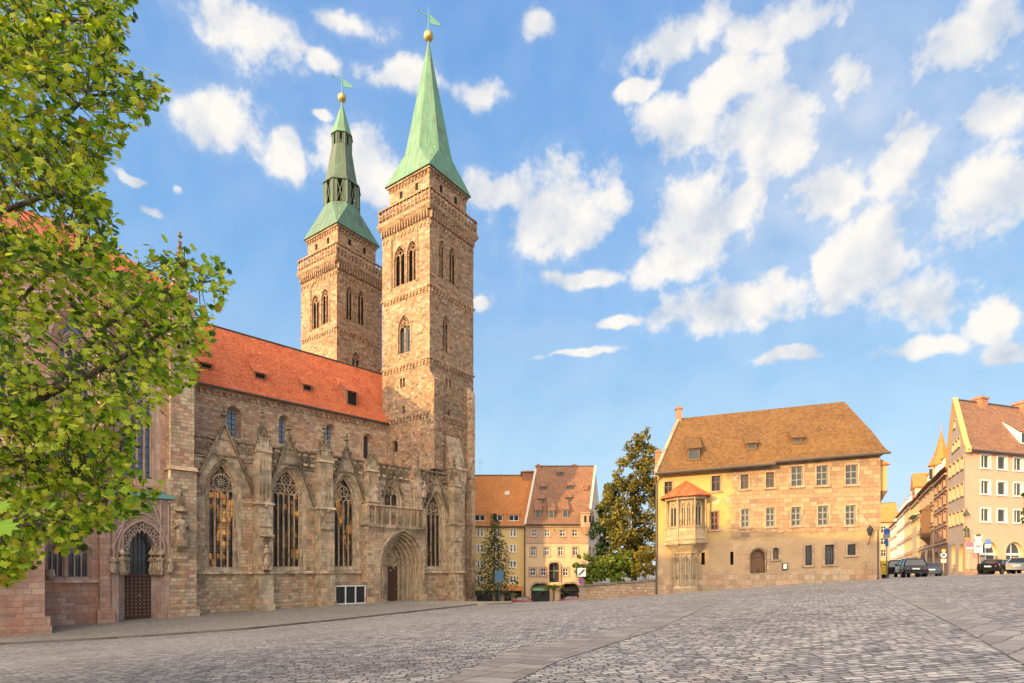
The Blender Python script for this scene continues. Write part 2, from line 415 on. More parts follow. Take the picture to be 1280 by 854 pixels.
def ap(f, px0, px1, pyt, pyb, rise=.9, o=0.0):
    """opening from photo measures: sides, top and bottom; rise = arch rise / width"""
    s0, s1 = f.s(px0, o), f.s(px1, o); pm = (px0 + px1) / 2
    h0, ha = f.h(pm, pyb, o), f.h(pm, pyt, o)
    hs = ha - min(rise * (s1 - s0), .9 * (ha - h0))
    return s0, s1, h0, hs, ha

# ------------------------------------------------------------------ terrain height
def _c(px, py, d): p = P(px, py, d); return (p.x, p.y, p.z)
CTRL = [(0, 0, -1.55), (-7, 8, -2.0), (6, 8, -1.25), _c(250, 770, 57), _c(590, 751, 82), _c(100, 779, 49.3), _c(40, 798, 43), _c(820, 743, 50), _c(960, 733, 48),
        _c(1100, 723, 46), _c(1206, 719.5, 60), _c(1280, 717, 62), _c(1138, 722, 49), _c(1245, 718, 54), _c(1150, 719, 90), _c(1120, 719, 150), _c(700, 758.5, 92),
        _c(620, 758, 90), _c(725, 751, 54), _c(0, 806, 40), _c(760, 725, 130), _c(430, 775, 48), _c(595, 757, 64)]
GA, GBX, GBY = -1.5, .055, -.027
def _plane(x, y):
    x = 70 * math.tanh(x / 70); y = 140 * math.tanh(y / 140)
    return GA + GBX * x + GBY * y
_K = np.array([[math.exp(-((a[0] - b[0]) ** 2 + (a[1] - b[1]) ** 2) / (2 * 17 ** 2)) for b in CTRL] for a in CTRL])
_w = np.linalg.solve(_K + .08 * np.eye(len(CTRL)), np.array([c[2] - _plane(c[0], c[1]) for c in CTRL]))
_cx = np.array([c[0] for c in CTRL]); _cy = np.array([c[1] for c in CTRL])
def g(x, y):
    return _plane(x, y) + float(np.dot(_w, np.exp(-((x - _cx) ** 2 + (y - _cy) ** 2) / (2 * 17 ** 2))))
def on_ground(px, py, lo=3, hi=140):
    """first terrain point met on the line of sight through a photo position"""
    d = lo
    while d < hi:
        p = P(px, py, d)
        if p.z <= g(p.x, p.y): break
        d += .1
    return P(px, py, d)
# ------------------------------------------------------------------ materials
def cobble(name, pal, bw, bh, rot, mortar=(.085, .07, .055), dirt=(.17, .145, .115), bump=.9, msz=.012, warp=.035, dirtamt=.55):
    k = NM(name); v0 = k.coord('Object')
    mp = k.n('ShaderNodeMapping'); k.put(mp.inputs[0], v0); mp.inputs['Rotation'].default_value = (0, 0, rot)
    v = mp.outputs[0]
    w1 = k.vmath('MULTIPLY', k.vmath('SUBTRACT', k.noise(v, 1.1, 2, col=True), (.5, .5, .5)), (.30, .22, 0))
    w2 = k.vmath('MULTIPLY', k.vmath('SUBTRACT', k.noise(v, 6.5, 2, col=True), (.5, .5, .5)), (warp * 2.6, warp * 1.7, 0))
    vv = k.vmath('ADD', v, k.vmath('ADD', w1, w2))
    c, f = k.brick(vv, bw, bh, msz, squash=1.35, sqf=3, smooth=.55)
    big = k.noise(v, .16, 5, .6); mid = k.noise(v, .9, 4, .6); fine = k.noise(v, 26, 4, .65)
    t = k.math('ADD', k.math('MULTIPLY', c, .84), k.math('MULTIPLY', k.math('SUBTRACT', mid, .42), .45), True)
    col = k.ramp(t, pal)
    col = k.mix(k.math('MULTIPLY', k.rng(fine, .35, .7), .38), col, k.mix(1, col, (.5, .48, .47), 'MULTIPLY'))
    col = k.mix(k.math('MULTIPLY', k.rng(big, .46, .66), dirtamt), col, k.mix(.6, col, dirt))
    col = k.mix(k.math('MULTIPLY', f, .92), col, mortar)
    h = k.math('ADD', k.math('MULTIPLY', f, -1.0), k.math('ADD', k.math('MULTIPLY', fine, .22), k.math('MULTIPLY', c, .5)))
    k.bump(h, bump, .05)
    k.put(k.b.inputs['Roughness'], k.rng(fine, .3, .7, .55, .8))
    k.put(k.b.inputs['Base Color'], col); k.b.inputs['Specular IOR Level'].default_value = .35
    return k.m
COB = [(0, (.16, .145, .135)), (.2, (.29, .26, .24)), (.45, (.39, .352, .32)), (.68, (.48, .432, .385)), (.86, (.61, .545, .47)), (1, (.77, .69, .58))]
M = {}
M['cobble'] = cobble('grey_cobbles', COB, .21, .145, R(-8), mortar=(.045, .036, .028), msz=.016, bump=1.0)
M['paving'] = cobble('pale_small_setts', [(0, (.22, .20, .17)), (.4, (.32, .29, .235)), (.8, (.41, .37, .30)), (1, (.50, .46, .38))], .17, .13, R(46), dirtamt=.5)
M['slab'] = cobble('brown_slabs', [(0, (.23, .195, .165)), (.5, (.31, .265, .225)), (1, (.40, .345, .29))], .62, .42, R(38), msz=.018, warp=.012, bump=.35)
M['slab2'] = cobble('grey_slabs', [(0, (.24, .21, .185)), (.5, (.32, .28, .245)), (1, (.41, .36, .31))], .62, .42, R(-38), msz=.018, warp=.012, bump=.35)
M['kerb'] = stone('kerb_granite', [(0, (.12, .11, .10)), (1, (.22, .20, .18))], 1.1, .4, stain=.4, bump=.3)
SAND = [(0, (.27, .18, .10)), (.2, (.38, .255, .135)), (.38, (.30, .21, .125)), (.52, (.43, .30, .16)), (.66, (.36, .215, .125)), (.78, (.40, .28, .15)), (.9, (.17, .125, .08)), (.96, (.48, .36, .21))]
M['nave_stone'] = stone('church_sandstone', [(0, (.51, .37, .235)), (.14, (.61, .46, .295)), (.30, (.57, .37, .25)), (.40, (.66, .51, .335)), (.54, (.49, .285, .20)), (.62, (.58, .43, .27)), (.78, (.36, .265, .185)), (.85, (.60, .40, .27)), (.93, (.70, .57, .40))],
                        .66, .35, mortar=(.26, .20, .135), msz=.02, dark=(.06, .052, .042), stain=.8, bump=.8, pale=(.58, .50, .36))
M['clere_stone'] = stone('clerestory_sandstone', [(0, (.52, .35, .23)), (.2, (.58, .43, .28)), (.4, (.46, .27, .19)), (.55, (.62, .49, .33)), (.7, (.53, .33, .22)), (.85, (.38, .27, .19)), (.95, (.64, .53, .38))],
                         .62, .33, mortar=(.26, .18, .13), msz=.02, dark=(.09, .07, .05), stain=.5, bump=.8, pale=(.54, .42, .29))
M['tower_stone'] = stone('tower_sandstone', [(p, (q[0] * 1.10, q[1] * 1.10, q[2] * 1.28)) for p, q in SAND], .60, .33, mortar=(.17, .125, .08), msz=.02, dark=(.09, .07, .045), stain=.6, bump=.9)
M['pink_stone'] = stone('choir_pink_sandstone', [(0, (.50, .28, .20)), (.3, (.62, .38, .27)), (.55, (.54, .31, .22)), (.8, (.66, .46, .33)), (1, (.46, .27, .205))], .95, .46, mortar=(.30, .19, .145), msz=.02, dark=(.12, .08, .06), stain=.5, bump=.7, pale=(.55, .41, .31))
M['carved'] = stone('carved_sandstone', [(0, (.38, .285, .185)), (.5, (.56, .43, .285)), (1, (.66, .53, .365))], .55, .5, dark=(.055, .047, .035), stain=1.0, pale=(.55, .45, .30), bump=.6, msz=.008)
M['sooty'] = stone('sooty_carved_stone', [(0, (.16, .125, .085)), (.5, (.27, .21, .135)), (1, (.38, .30, .195))], .4, .4, dark=(.035, .03, .025), stain=1.0, bump=.6, msz=.006)
M['carved_pink'] = stone('carved_pink_stone', [(0, (.42, .30, .24)), (.5, (.51, .36, .29)), (1, (.56, .42, .34))], .5, .5, dark=(.17, .13, .11), stain=.6, bump=.5, msz=.006)
M['roof_red'] = tiles('church_red_tiles', [(.15, (.24, .05, .02)), (.4, (.45, .10, .038)), (.6, (.55, .14, .05)), (.85, (.63, .20, .085))], .24, .22, blotch=(.42, .125, .055))
M['roof_old'] = tiles('old_brown_tiles', [(.2, (.085, .045, .018)), (.42, (.15, .077, .027)), (.58, (.185, .093, .031)), (.8, (.23, .115, .038))], .22, .25, blotch=None, tone=.32)
M['roof_brown'] = tiles('weathered_brown_tiles', [(.15, (.17, .08, .05)), (.5, (.28, .14, .08)), (.85, (.38, .2, .11))], blotch=(.17, .10, .07))
M['roof_orange'] = tiles('orange_tiles', [(.15, (.40, .14, .04)), (.5, (.56, .21, .06)), (.85, (.64, .28, .09))], blotch=(.42, .17, .06))
def patina(name, a, b, c, amt):
    k = NM(name); uv = k.coord()
    v = k.vmath('MULTIPLY', uv, (1.6, .22, 1))
    n = k.noise(v, 1.0, 6, .65); n2 = k.noise(uv, .35, 6, .7)
    col = k.mix(k.rng(n, .35, .7), a, b)
    col = k.mix(k.math('MULTIPLY', k.rng(n2, .56, .66), amt), col, c)
    cc, f = k.brick(uv, .55, 1.9, .02, smooth=.2)
    col = k.mix(k.math('MULTIPLY', k.rng(k.noise(k.vmath('MULTIPLY', uv, (2.5, .08, 1)), 1.0, 4, .6), .5, .7), .5), col, c)
    col = k.mix(k.math('MULTIPLY', f, .6), col, (.05, .08, .055))
    k.bump(f, .4, .04)
    return k.fin(col, .6, .4)
M['copper'] = patina('green_copper', (.07, .18, .11), (.15, .29, .18), (.14, .105, .055), .95)
M['mixed_copper'] = patina('mixed_copper', (.07, .13, .085), (.11, .21, .14), (.07, .065, .042), .95)
M['slate'] = patina('brown_copper', (.055, .075, .05), (.10, .135, .09), (.09, .19, .125), .95)
M['gold'] = plain('dull_gold', (.50, .38, .14), .42, .5, .7, .3)
M['iron'] = plain('dark_iron', (.03, .03, .032), .5, .5, .3)
M['bronze'] = plain('dark_bronze', (.07, .085, .055), .55, .4, .2)
M['verdigris'] = plain('verdigris_metal', (.12, .28, .24), .55, .4, .2)
M['void'] = plain('dark_opening', (.022, .019, .016), .9, .1, 0, .4)
M['glass'] = glass('window_glass')
M['glass_blue'] = glass('sky_blue_glass', (.09, .14, .20), .12, (.16, .22, .28))
M['glass_house'] = glass('house_glass', (.02, .024, .026), .06, (.06, .066, .07), .3)
def church_glass(name, emit):
    """leaded lights: dull glass, golden reflections painted in as amber fields with faint emission"""
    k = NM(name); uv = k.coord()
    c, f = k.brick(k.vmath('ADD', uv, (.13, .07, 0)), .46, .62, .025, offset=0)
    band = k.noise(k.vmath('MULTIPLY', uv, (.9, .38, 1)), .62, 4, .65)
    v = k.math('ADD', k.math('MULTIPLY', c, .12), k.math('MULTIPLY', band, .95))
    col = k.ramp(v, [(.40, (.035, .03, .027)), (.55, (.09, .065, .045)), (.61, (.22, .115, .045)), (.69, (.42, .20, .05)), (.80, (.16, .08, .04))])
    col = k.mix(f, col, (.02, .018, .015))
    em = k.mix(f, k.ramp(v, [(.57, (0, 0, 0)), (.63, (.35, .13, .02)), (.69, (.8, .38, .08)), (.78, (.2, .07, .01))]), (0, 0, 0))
    k.put(k.b.inputs['Emission Color'], em); k.b.inputs['Emission Strength'].default_value = emit
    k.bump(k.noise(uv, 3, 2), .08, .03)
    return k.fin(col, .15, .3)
M['glass_painted_glow'] = church_glass('painted_glow_glass', .32)  # windows' golden reflection painted as amber colour and a weak emission
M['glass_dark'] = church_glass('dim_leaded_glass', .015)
def wood(name, a, b):
    k = NM(name); uv = k.coord()
    n = k.noise(k.vmath('MULTIPLY', uv, (9, .8, 1)), 1.2, 5, .6)
    k.bump(n, .3, .02)
    return k.fin(k.mix(n, a, b), .6, .35)
M['door_dark'] = wood('dark_red_wood', (.05, .022, .016), (.11, .05, .035))
M['door_brown'] = wood('brown_oak', (.10, .05, .025), (.21, .11, .055))
M['timber_red'] = wood('red_brown_timber', (.16, .06, .03), (.26, .11, .055))
M['white'] = plain('white_paint', (.74, .72, .67), .6, .4, 0, .15)
M['window_brown'] = plain('brown_window_frame', (.15, .095, .06), .6, .3)
M['window_grey'] = plain('grey_window_frame', (.25, .24, .21), .6, .3)
M['steel'] = plain('grey_steel', (.30, .31, .31), .45, .5, .6)
M['zinc'] = plain('zinc_gutter', (.10, .085, .07), .5, .4, .3)
# ------------------------------------------------------------------ ground
def axis(pts):
    out = []
    for (a, b, st) in pts:
        n = max(1, int((b - a) / st)); out += [a + (b - a) * i / n for i in range(n)]
    return out + [pts[-1][1]]
def build_ground():
    xs = axis([(-700, -120, 58), (-120, -60, 6), (-60, 70, 1.3), (70, 160, 6), (160, 900, 74)])
    ys = axis([(-400, -80, 64), (-80, -6, 6), (-6, 100, 1.3), (100, 200, 5), (200, 1200, 100)])
    m = MB(); m.smooth = True
    V = [(x, y, g(x, y)) for y in ys for x in xs]; nx = len(xs)
    m.mesh(V, [(j * nx + i, j * nx + i + 1, (j + 1) * nx + i + 1, (j + 1) * nx + i) for j in range(len(ys) - 1) for i in range(nx - 1)])
    o = m.build('square_cobbles', M['cobble'], uv=False); structure(o)
build_ground()
def ground_band(name, edge_a, edge_b, mat, lift=.012):
    """paved band between two ground lines given at matching stations"""
    m = MB(); m.smooth = True
    A, B = [], []
    for E, out in ((edge_a, A), (edge_b, B)):
        for i in range(len(E) - 1):
            p, q = Vector(E[i]), Vector(E[i + 1]); n = max(2, int(max((q - p).length, (Vector(edge_a[i + 1]) - Vector(edge_a[i])).length) / .6)) if False else 40
            out += [p.lerp(q, t / n) for t in range(n)]
        out.append(Vector(E[-1]))
    k = 6; V = []
    for a, b in zip(A, B):
        for j in range(k + 1):
            q = a.lerp(b, j / k); V.append((q.x, q.y, g(q.x, q.y) + lift))
    m.mesh(V, [(i * (k + 1) + j, i * (k + 1) + j + 1, (i + 1) * (k + 1) + j + 1, (i + 1) * (k + 1) + j) for i in range(len(A) - 1) for j in range(k)])
    return structure(m.build(name, mat, uv=False))
def g2(px, py): p = on_ground(px, py); return (p.x, p.y)
def ext(a, b, t): return (a[0] + (b[0] - a[0]) * t, a[1] + (b[1] - a[1]) * t)
_la = [g2(560, 850), g2(640, 814), g2(790, 783), g2(880, 754)]; _lb = [g2(650, 850), g2(700, 827), g2(820, 788), g2(890, 756)]
_la.insert(0, ext(_la[1], _la[0], 2.2)); _lb.insert(0, ext(_lb[1], _lb[0], 2.2))
ground_band('slab_strip', _la, _lb, M['slab'])
_ra = [g2(1116, 733), g2(1206, 762), g2(1276, 792)]; _rb = [g2(1096, 734), g2(1195, 783), g2(1276, 830)]
_ra.append(ext(_ra[1], _ra[2], 2.5)); _rb.append(ext(_rb[1], _rb[2], 2.5))
ground_band('slab_strip', _ra, _rb, M['slab2'])

# raised pavement along the church, with a kerb
KP = [(0, 806), (100, 801), (200, 795), (310, 787), (430, 775), (520, 765), (595, 756.5), (640, 755)]
_kerb = [g2(*p) for p in KP]
_kerb[:0] = [ext(_kerb[1], _kerb[0], 4)]
_inner = [(-60, 40), (-46, 46), (-36, 55), (-31, 60), (-25, 66), (-17, 74), (-11, 80), (-5, 88), (0, 96)]
def build_pavement():
    m = MB(); A = []; B = []
    for E, out in ((_kerb, A), (_inner, B)):
        for i in range(len(E) - 1):
            out += [Vector(E[i]).lerp(Vector(E[i + 1]), t / 12) for t in range(12)]
        out.append(Vector(E[-1]))
    n = min(len(A), len(B)); k = 10; V = []
    for a, b in zip(A[:n], B[:n]):
        for j in range(k + 1):
            q = a.lerp(b, j / k); V.append((q.x, q.y, g(q.x, q.y) + .13))
    m.smooth = True
    m.mesh(V, [(i * (k + 1) + j, i * (k + 1) + j + 1, (i + 1) * (k + 1) + j + 1, (i + 1) * (k + 1) + j) for i in range(n - 1) for j in range(k)])
    structure(m.build('pavement', M['paving'], uv=False))
    kb = MB()
    for i in range(len(A) - 1):
        a, b = A[i], A[i + 1]; d = (b - a).normalized(); nn = Vector((d.y, -d.x)) * .16; c = []
        for z in (-.25, .14):
            for q in (a + nn, b + nn, b - nn * .3, a - nn * .3): c.append((q.x, q.y, g(q.x, q.y) + z))
        kb.hexa(c)
    structure(kb.build('kerb', M['kerb']))
build_pavement()
# ------------------------------------------------------------------ the church
GRD = -9.0
A0, A1 = (-30.9, 57.0), (-6.83, 82.0)
FA = Fr(A0, A1)                                        # aisle wall
FC = FA.off(-8.7)                                      # clerestory wall
church = thing('church', 'large gothic sandstone church with twin green-spired towers and a red tiled roof', 'church', (-20, 68, g(-20, 68)))

def pinnacle(m, f, sc, oc, w, h0, h1, h2, crock=True):
    """square shaft with gablets, crocketed spirelet and finial"""
    m.fbox(f, sc - w / 2, sc + w / 2, h0, h1, oc - w / 2, oc + w / 2)
    m.fbox(f, sc - w * .58, sc + w * .58, h1, h1 + w * .12, oc - w * .58, oc + w * .58)
    b = h1 + w * .12; c = f.pt(sc, h2, oc); r = w * .44
    base = [f.pt(sc - r, b, oc - r), f.pt(sc + r, b, oc - r), f.pt(sc + r, b, oc + r), f.pt(sc - r, b, oc + r)]
    top = [c.lerp(p, .12) for p in base]
    c0m = m.cur; m.cur = 1
    for i in range(4): m.face([base[i], base[(i + 1) % 4], top[(i + 1) % 4], top[i]])
    t = w * .55
    for (ds, do) in ((0, .52), (-.52, 0)):             # gablets on the sides one can see
        if ds == 0: m.prism(f, [(sc - t * .9, b - .05), (sc + t * .9, b - .05), (sc, b + t * 1.7)], oc + w * .40, oc + w * .56)
        else:
            q = [f.pt(sc - w * .56, b - .05, oc - t * .9), f.pt(sc - w * .56, b - .05, oc + t * .9), f.pt(sc - w * .56, b + t * 1.7, oc)]
            q2 = [p + (f.pt(1, 0, 0) - f.pt(0, 0, 0)) * w * .16 for p in q]
            m.face(q); m.face([q[0], q[2], q2[2], q2[0]]); m.face([q[1], q[2], q2[2], q2[1]])
    if crock:
        n = max(3, int((h2 - b) / .5))
        for i in range(1, n):
            tt = i / n
            for p in base: m.blob(p.lerp(c, tt) , w * .13, 1.2)
    m.blob(c + Vector((0, 0, -.02)), w * .26, .8); m.blob(c + Vector((0, 0, w * .3)), w * .15, 1.3); m.cur = c0m

def tracery(m, f, s0, s1, hb, hs, ha, n, o, r, style):
    """mullions, small pointed heads and a foiled rose, as round stone bars"""
    w = (s1 - s0) / n; hl = hs - .25 * w if style != 'plain' else hs
    for i in range(1, n): m.fbox(f, s0 + i * w - r, s0 + i * w + r, hb, hl + .3, o - r, o + r)
    hd = w * .75
    for i in range(n):
        L = archline(s0 + i * w, s0 + (i + 1) * w, hl, hl, hl + hd, 4)[1:-1]
        m.tube([f.pt(s, h, o) for s, h in L], r * .9, 5)
    E = archline(s0 + r * .5, s1 - r * .5, hb, hs, ha - r * .5, 8)
    m.tube([f.pt(s, h, o) for s, h in E], r * 1.25, 5)
    sm = (s0 + s1) / 2; W_ = s1 - s0; az_ = Vector((f.u.x, f.u.y, 0)); up = Vector((0, 0, 1))
    def rose(cs, ch, rad, k, sp):
        m.ring(f.pt(cs, ch, o), az_, up, rad, r, 16)
        for j in range(k):
            a = 2 * math.pi * (j + .5) / k
            if sp: m.tube([f.pt(cs, ch, o), f.pt(cs + rad * math.cos(a), ch + rad * math.sin(a), o)], r * .6, 4)
            m.ring(f.pt(cs + rad * .62 * math.cos(a), ch + rad * .62 * math.sin(a), o), az_, up, rad * .34, r * .55, 8)
    if style == 'rose':
        rad = W_ * .33; rose(sm, min(hl + hd + rad * .95, ha - rad * 1.25), rad, 6, True)
        rose(s0 + W_ * .17, hl + hd + W_ * .05, W_ * .10, 3, False); rose(s1 - W_ * .17, hl + hd + W_ * .05, W_ * .10, 3, False)
    elif style == 'three':
        rad = W_ * .19; y = hl + hd + rad * .75
        rose(s0 + W_ * .27, y, rad, 4, False); rose(s1 - W_ * .27, y, rad, 4, False); rose(sm, min(y + rad * 1.75, ha - rad * 1.3), rad * .95, 4, False)
    elif style == 'flow':
        rad = W_ * .25; rose(sm, min(hl + hd + rad * 1.5, ha - rad * 1.3), rad, 3, True)
        rose(s0 + W_ * .24, hl + hd + W_ * .12, W_ * .15, 3, False); rose(s1 - W_ * .24, hl + hd + W_ * .12, W_ * .15, 3, False)

def gothic_window(par, f, dims, n, style, glassm, holes, splay=.5, r=.075, deep=.75, name='gothic_window', label=None, trim='carved'):
    """stepped jambs, tracery and leaded glass; dims is the inner opening"""
    s0, s1, hb, hs, ha = dims
    o_s = splay; out = (s0 - o_s, s1 + o_s, hb - .35, hs, ha + o_s * 1.25)
    A = arch(*out); B = arch(s0 - o_s * .45, s1 + o_s * .45, hb - .12, hs, ha + o_s * .55); C_ = arch(s0, s1, hb, hs, ha)
    holes.append(A)
    m = MB()
    m.loft(f, A, 0, B, -deep * .35, True); m.loft(f, B, -deep * .35, B, -deep * .55, True); m.loft(f, B, -deep * .55, C_, -deep * .72, True); m.loft(f, C_, -deep * .72, C_, -deep - .25, True)
    H = archline(out[0] - .02, out[1] + .02, hs - .1, hs, out[4] + .02); H2 = archline(out[0] - .24, out[1] + .24, hs - .1, hs, out[4] + .34)
    m.strip(f, H, H2, -.02, .12)                       # hood mould
    for e in (B, ):
        L = archline(s0 - o_s * .45, s1 + o_s * .45, hb - .1, hs, ha + o_s * .55)
        m.tube([f.pt(s, h, -deep * .38) for s, h in L], .085, 5)
    root = m.build(name, M[trim], par, label)
    t = MB(); tracery(t, f, s0, s1, hb - .05, hs, ha, n, -deep * .8, r, style); t.build('tracery', M[trim], root)
    ib = MB(); ib.poly(f, C_, -deep - .12); ib.cur = 1; hh = hb + .62
    while hh < hs: ib.fbox(f, s0, s1, hh - .02, hh + .02, -deep - .10, -deep - .05); hh += .8
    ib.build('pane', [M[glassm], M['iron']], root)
    return root

def slope_gable(m, f, L, apex, Rr, o0, o1, t=.30, crock=.75, fin=1.5):
    """steep crocketed gable: two copings from feet L and R to the apex, with a finial"""
    c0m = m.cur; m.cur = 1
    for foot in (L, Rr):
        d = Vector((apex[0] - foot[0], apex[1] - foot[1])); ln = d.length; d /= ln; nn = Vector((-d.y, d.x)) * (t if foot is L else -t)
        m.prism(f, [foot, apex, (apex[0], apex[1] + t * 1.6), (foot[0] + nn.x, foot[1] + nn.y)], o0, o1)
        k = int(ln / crock)
        for i in range(1, k):
            p = (foot[0] + d.x * ln * i / k + nn.x * 1.25, foot[1] + d.y * ln * i / k + nn.y * 1.25)
            m.blob(f.pt(p[0], p[1], (o0 + o1) / 2), .2, 1.1)
    c = f.pt(apex[0], apex[1], (o0 + o1) / 2)
    m.tube([c, c + Vector((0, 0, fin * .6)), c + Vector((0, 0, fin))], [.16, .12, .10], 6)
    for dz, rr in ((fin * .55, .40), (fin * .8, .26), (fin * 1.02, .16)): m.blob(c + Vector((0, 0, dz)), rr, .55)
    m.cur = c0m

def corbels(m, f, s0, s1, h, o, step=.62, hh=.55, band=.28, proud=.28):
    """round-arched corbel table under a moulded band"""
    n = max(1, int((s1 - s0) / step)); w = (s1 - s0) / n
    for i in range(n + 1):
        s = s0 + i * w; m.fbox(f, s - w * .17, s + w * .17, h - hh, h - .004, o, o + proud * .8)
        if i < n:
            q = [(s + w * .17, h - .004), (s + w * .17, h - hh * .55), (s + w * .32, h - hh * .22), (s + w * .5, h - hh * .14), (s + w * .68, h - hh * .22), (s + w * .83, h - hh * .55), (s + w * .83, h - .004)]
            m.prism(f, q, o, o + proud * .6)
    if band: m.fbox(f, s0 - .1, s1 + .1, h, h + band, o - .1, o + proud)

def balustrade(m, f, s0, s1, h0, h1, o, thick=.2, pitch=.8):
    n = max(1, round((s1 - s0) / pitch)); w = (s1 - s0) / n; az_ = Vector((f.u.x, f.u.y, 0)); up = Vector((0, 0, 1))
    m.fbox(f, s0, s1, h0 - .12, h0 + .14, o - thick, o + thick * 1.3); m.fbox(f, s0, s1, h1 - .22, h1, o - thick, o + thick * 1.3)
    a, b = h0 + .14, h1 - .22; c = (a + b) / 2; r = min(w, b - a) * .5
    for i in range(n):
        s = s0 + (i + .5) * w
        m.ring(f.pt(s, c, o), az_, up, r * .84, .12, 10)
        for j in range(4):
            t = math.pi * (.25 + j * .5); m.ring(f.pt(s + r * .44 * math.cos(t), c + r * .44 * math.sin(t), o), az_, up, r * .33, .075, 6)
        m.fbox(f, s - w / 2 - .09, s - w / 2 + .09, a, b, o - thick * .6, o + thick * .6)
        for sx in (-1, 1):
            for sy in (-1, 1):
                m.tube([f.pt(s + sx * r * .62, c + sy * r * .62, o), f.pt(s + sx * w * .5, c + sy * (b - a) * .5, o)], .05, 4)

def statue(m, base, h, face, seed=0):
    """robed stone figure: plinth, gown, shoulders, bent arms, head"""
    b = Vector(base); q = random.Random(seed); fx = Vector((face.x, face.y, 0)).normalized(); rx = Vector((-fx.y, fx.x, 0)); r0 = m.smooth; m.smooth = True
    rot = math.atan2(fx.y, fx.x)
    prof = [(.17, 0), (.19, .03), (.165, .2), (.15, .4), (.135, .52), (.155, .64), (.17, .74), (.15, .80), (.07, .835), (.055, .86)]
    V = []; n = 12
    for i, (r, z) in enumerate(prof):
        for j in range(n):
            t = 2 * math.pi * j / n; fold = 1 + (.10 * math.sin(5 * t + seed) if z < .55 else 0)
            V.append(b + (rx * math.cos(t) * 1.05 + fx * math.sin(t) * .72) * r * h * fold + Vector((0, 0, z * h)) + rx * .03 * h * math.sin(z * 3 + seed))
    k = len(prof); m.mesh(V, [(i * n + j, i * n + (j + 1) % n, (i + 1) * n + (j + 1) % n, (i + 1) * n + j) for i in range(k - 1) for j in range(n)])
    hc = b + Vector((0, 0, .915 * h)) + rx * .03 * h * math.sin(2.8 + seed)
    m.ball(hc, .066 * h, 8, 6, 1.25)
    m.ball(hc - fx * .02 * h + Vector((0, 0, .02 * h)), .072 * h, 8, 6, 1.1)
    for sd in (-1, 1):
        sh = b + rx * sd * .15 * h + Vector((0, 0, .75 * h)); elb = sh + rx * sd * .03 * h + Vector((0, 0, -.18 * h)) + fx * .03 * h
        m.tube([sh, elb, elb + fx * .13 * h + Vector((0, 0, .06 * h + .04 * h * q.random())) - rx * sd * .07 * h], [.05 * h, .042 * h, .03 * h], 6)
    m.smooth = r0

# --- aisle wall with its windows
holes = []
WIN = [(260, 292, 581, 616, 709, 4, 'rose', 'glass_painted_glow'), (340.5, 374, 589, 620, 708, 5, 'three', 'glass_painted_glow'), (417, 441, 598, 628, 707.5, 4, 'flow', 'glass_painted_glow'), (533, 549.5, 620, 646, 708, 3, 'flow', 'glass_dark')]
wroots = []
for (a, b, ya, ys, yb, n, st, gm) in WIN:
    o = -.6; s0, s1 = FA.s(a, o), FA.s(b, o); pm = (a + b) / 2
    wroots.append((s0, s1, FA.h(pm, ya, o), FA.h(pm, ys, o)))
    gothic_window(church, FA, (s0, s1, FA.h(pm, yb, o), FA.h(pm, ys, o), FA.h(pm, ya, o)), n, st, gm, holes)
STR = -.05                                              # string course level
TOP = 11.55                                             # foot of the parapet
po = 1.5
ps0, ps1 = FA.s(459.5, po), FA.s(531, po)              # porch
sL, sR = FA.s(240, 0), FA.s(581, 0)
PH = FA.h(495, 660, po)                                # porch top
wl = MB()
wl.wall(FA, [(sL, GRD), (ps0 + .3, GRD), (ps0 + .3, TOP), (sL, TOP)], holes[:3])
wl.wall(FA, [(ps1 - .3, GRD), (sR, GRD), (sR, TOP), (ps1 - .3, TOP)], holes[3:])
# small window above the porch
uh = []
uw = ap(FA, 480.5, 497, 606, 632, .8, -.3)
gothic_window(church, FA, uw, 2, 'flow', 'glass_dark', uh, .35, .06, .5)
wl.wall(FA, [(ps0 + .3, PH - .4), (ps1 - .3, PH - .4), (ps1 - .3, TOP), (ps0 + .3, TOP)], uh)
# return of the wall at its west end, and plinth courses
wl.face([FA.pt(sR, GRD, 0), FA.pt(sR, TOP, 0), FA.pt(sR, TOP, -9), FA.pt(sR, GRD, -9)])
wl.face([FA.pt(sL, TOP - .02, -.02), FA.pt(sR, TOP - .02, -.02), FA.pt(sR, TOP + 2.4, -8.6), FA.pt(sL, TOP + 2.4, -8.6)])
wl.build('aisle_wall', M['nave_stone'], church)
for (a, b) in ((sL, ps0), (ps1, sR)):
    tr = MB()
    tr.wedge(FA, a, b, STR - .32, STR, -.01, .30, .12)
    tr.build('string_course', M['carved'], church)
    tr = MB(); tr.wedge(FA, a, b, GRD, -3.55, -.01, .42, .26); tr.build('plinth', M['nave_stone'], church)
    tr = MB(); tr.fbox(FA, a, b, TOP - .25, TOP - .13, -.01, .18); tr.build('cornice', M['carved'], church)
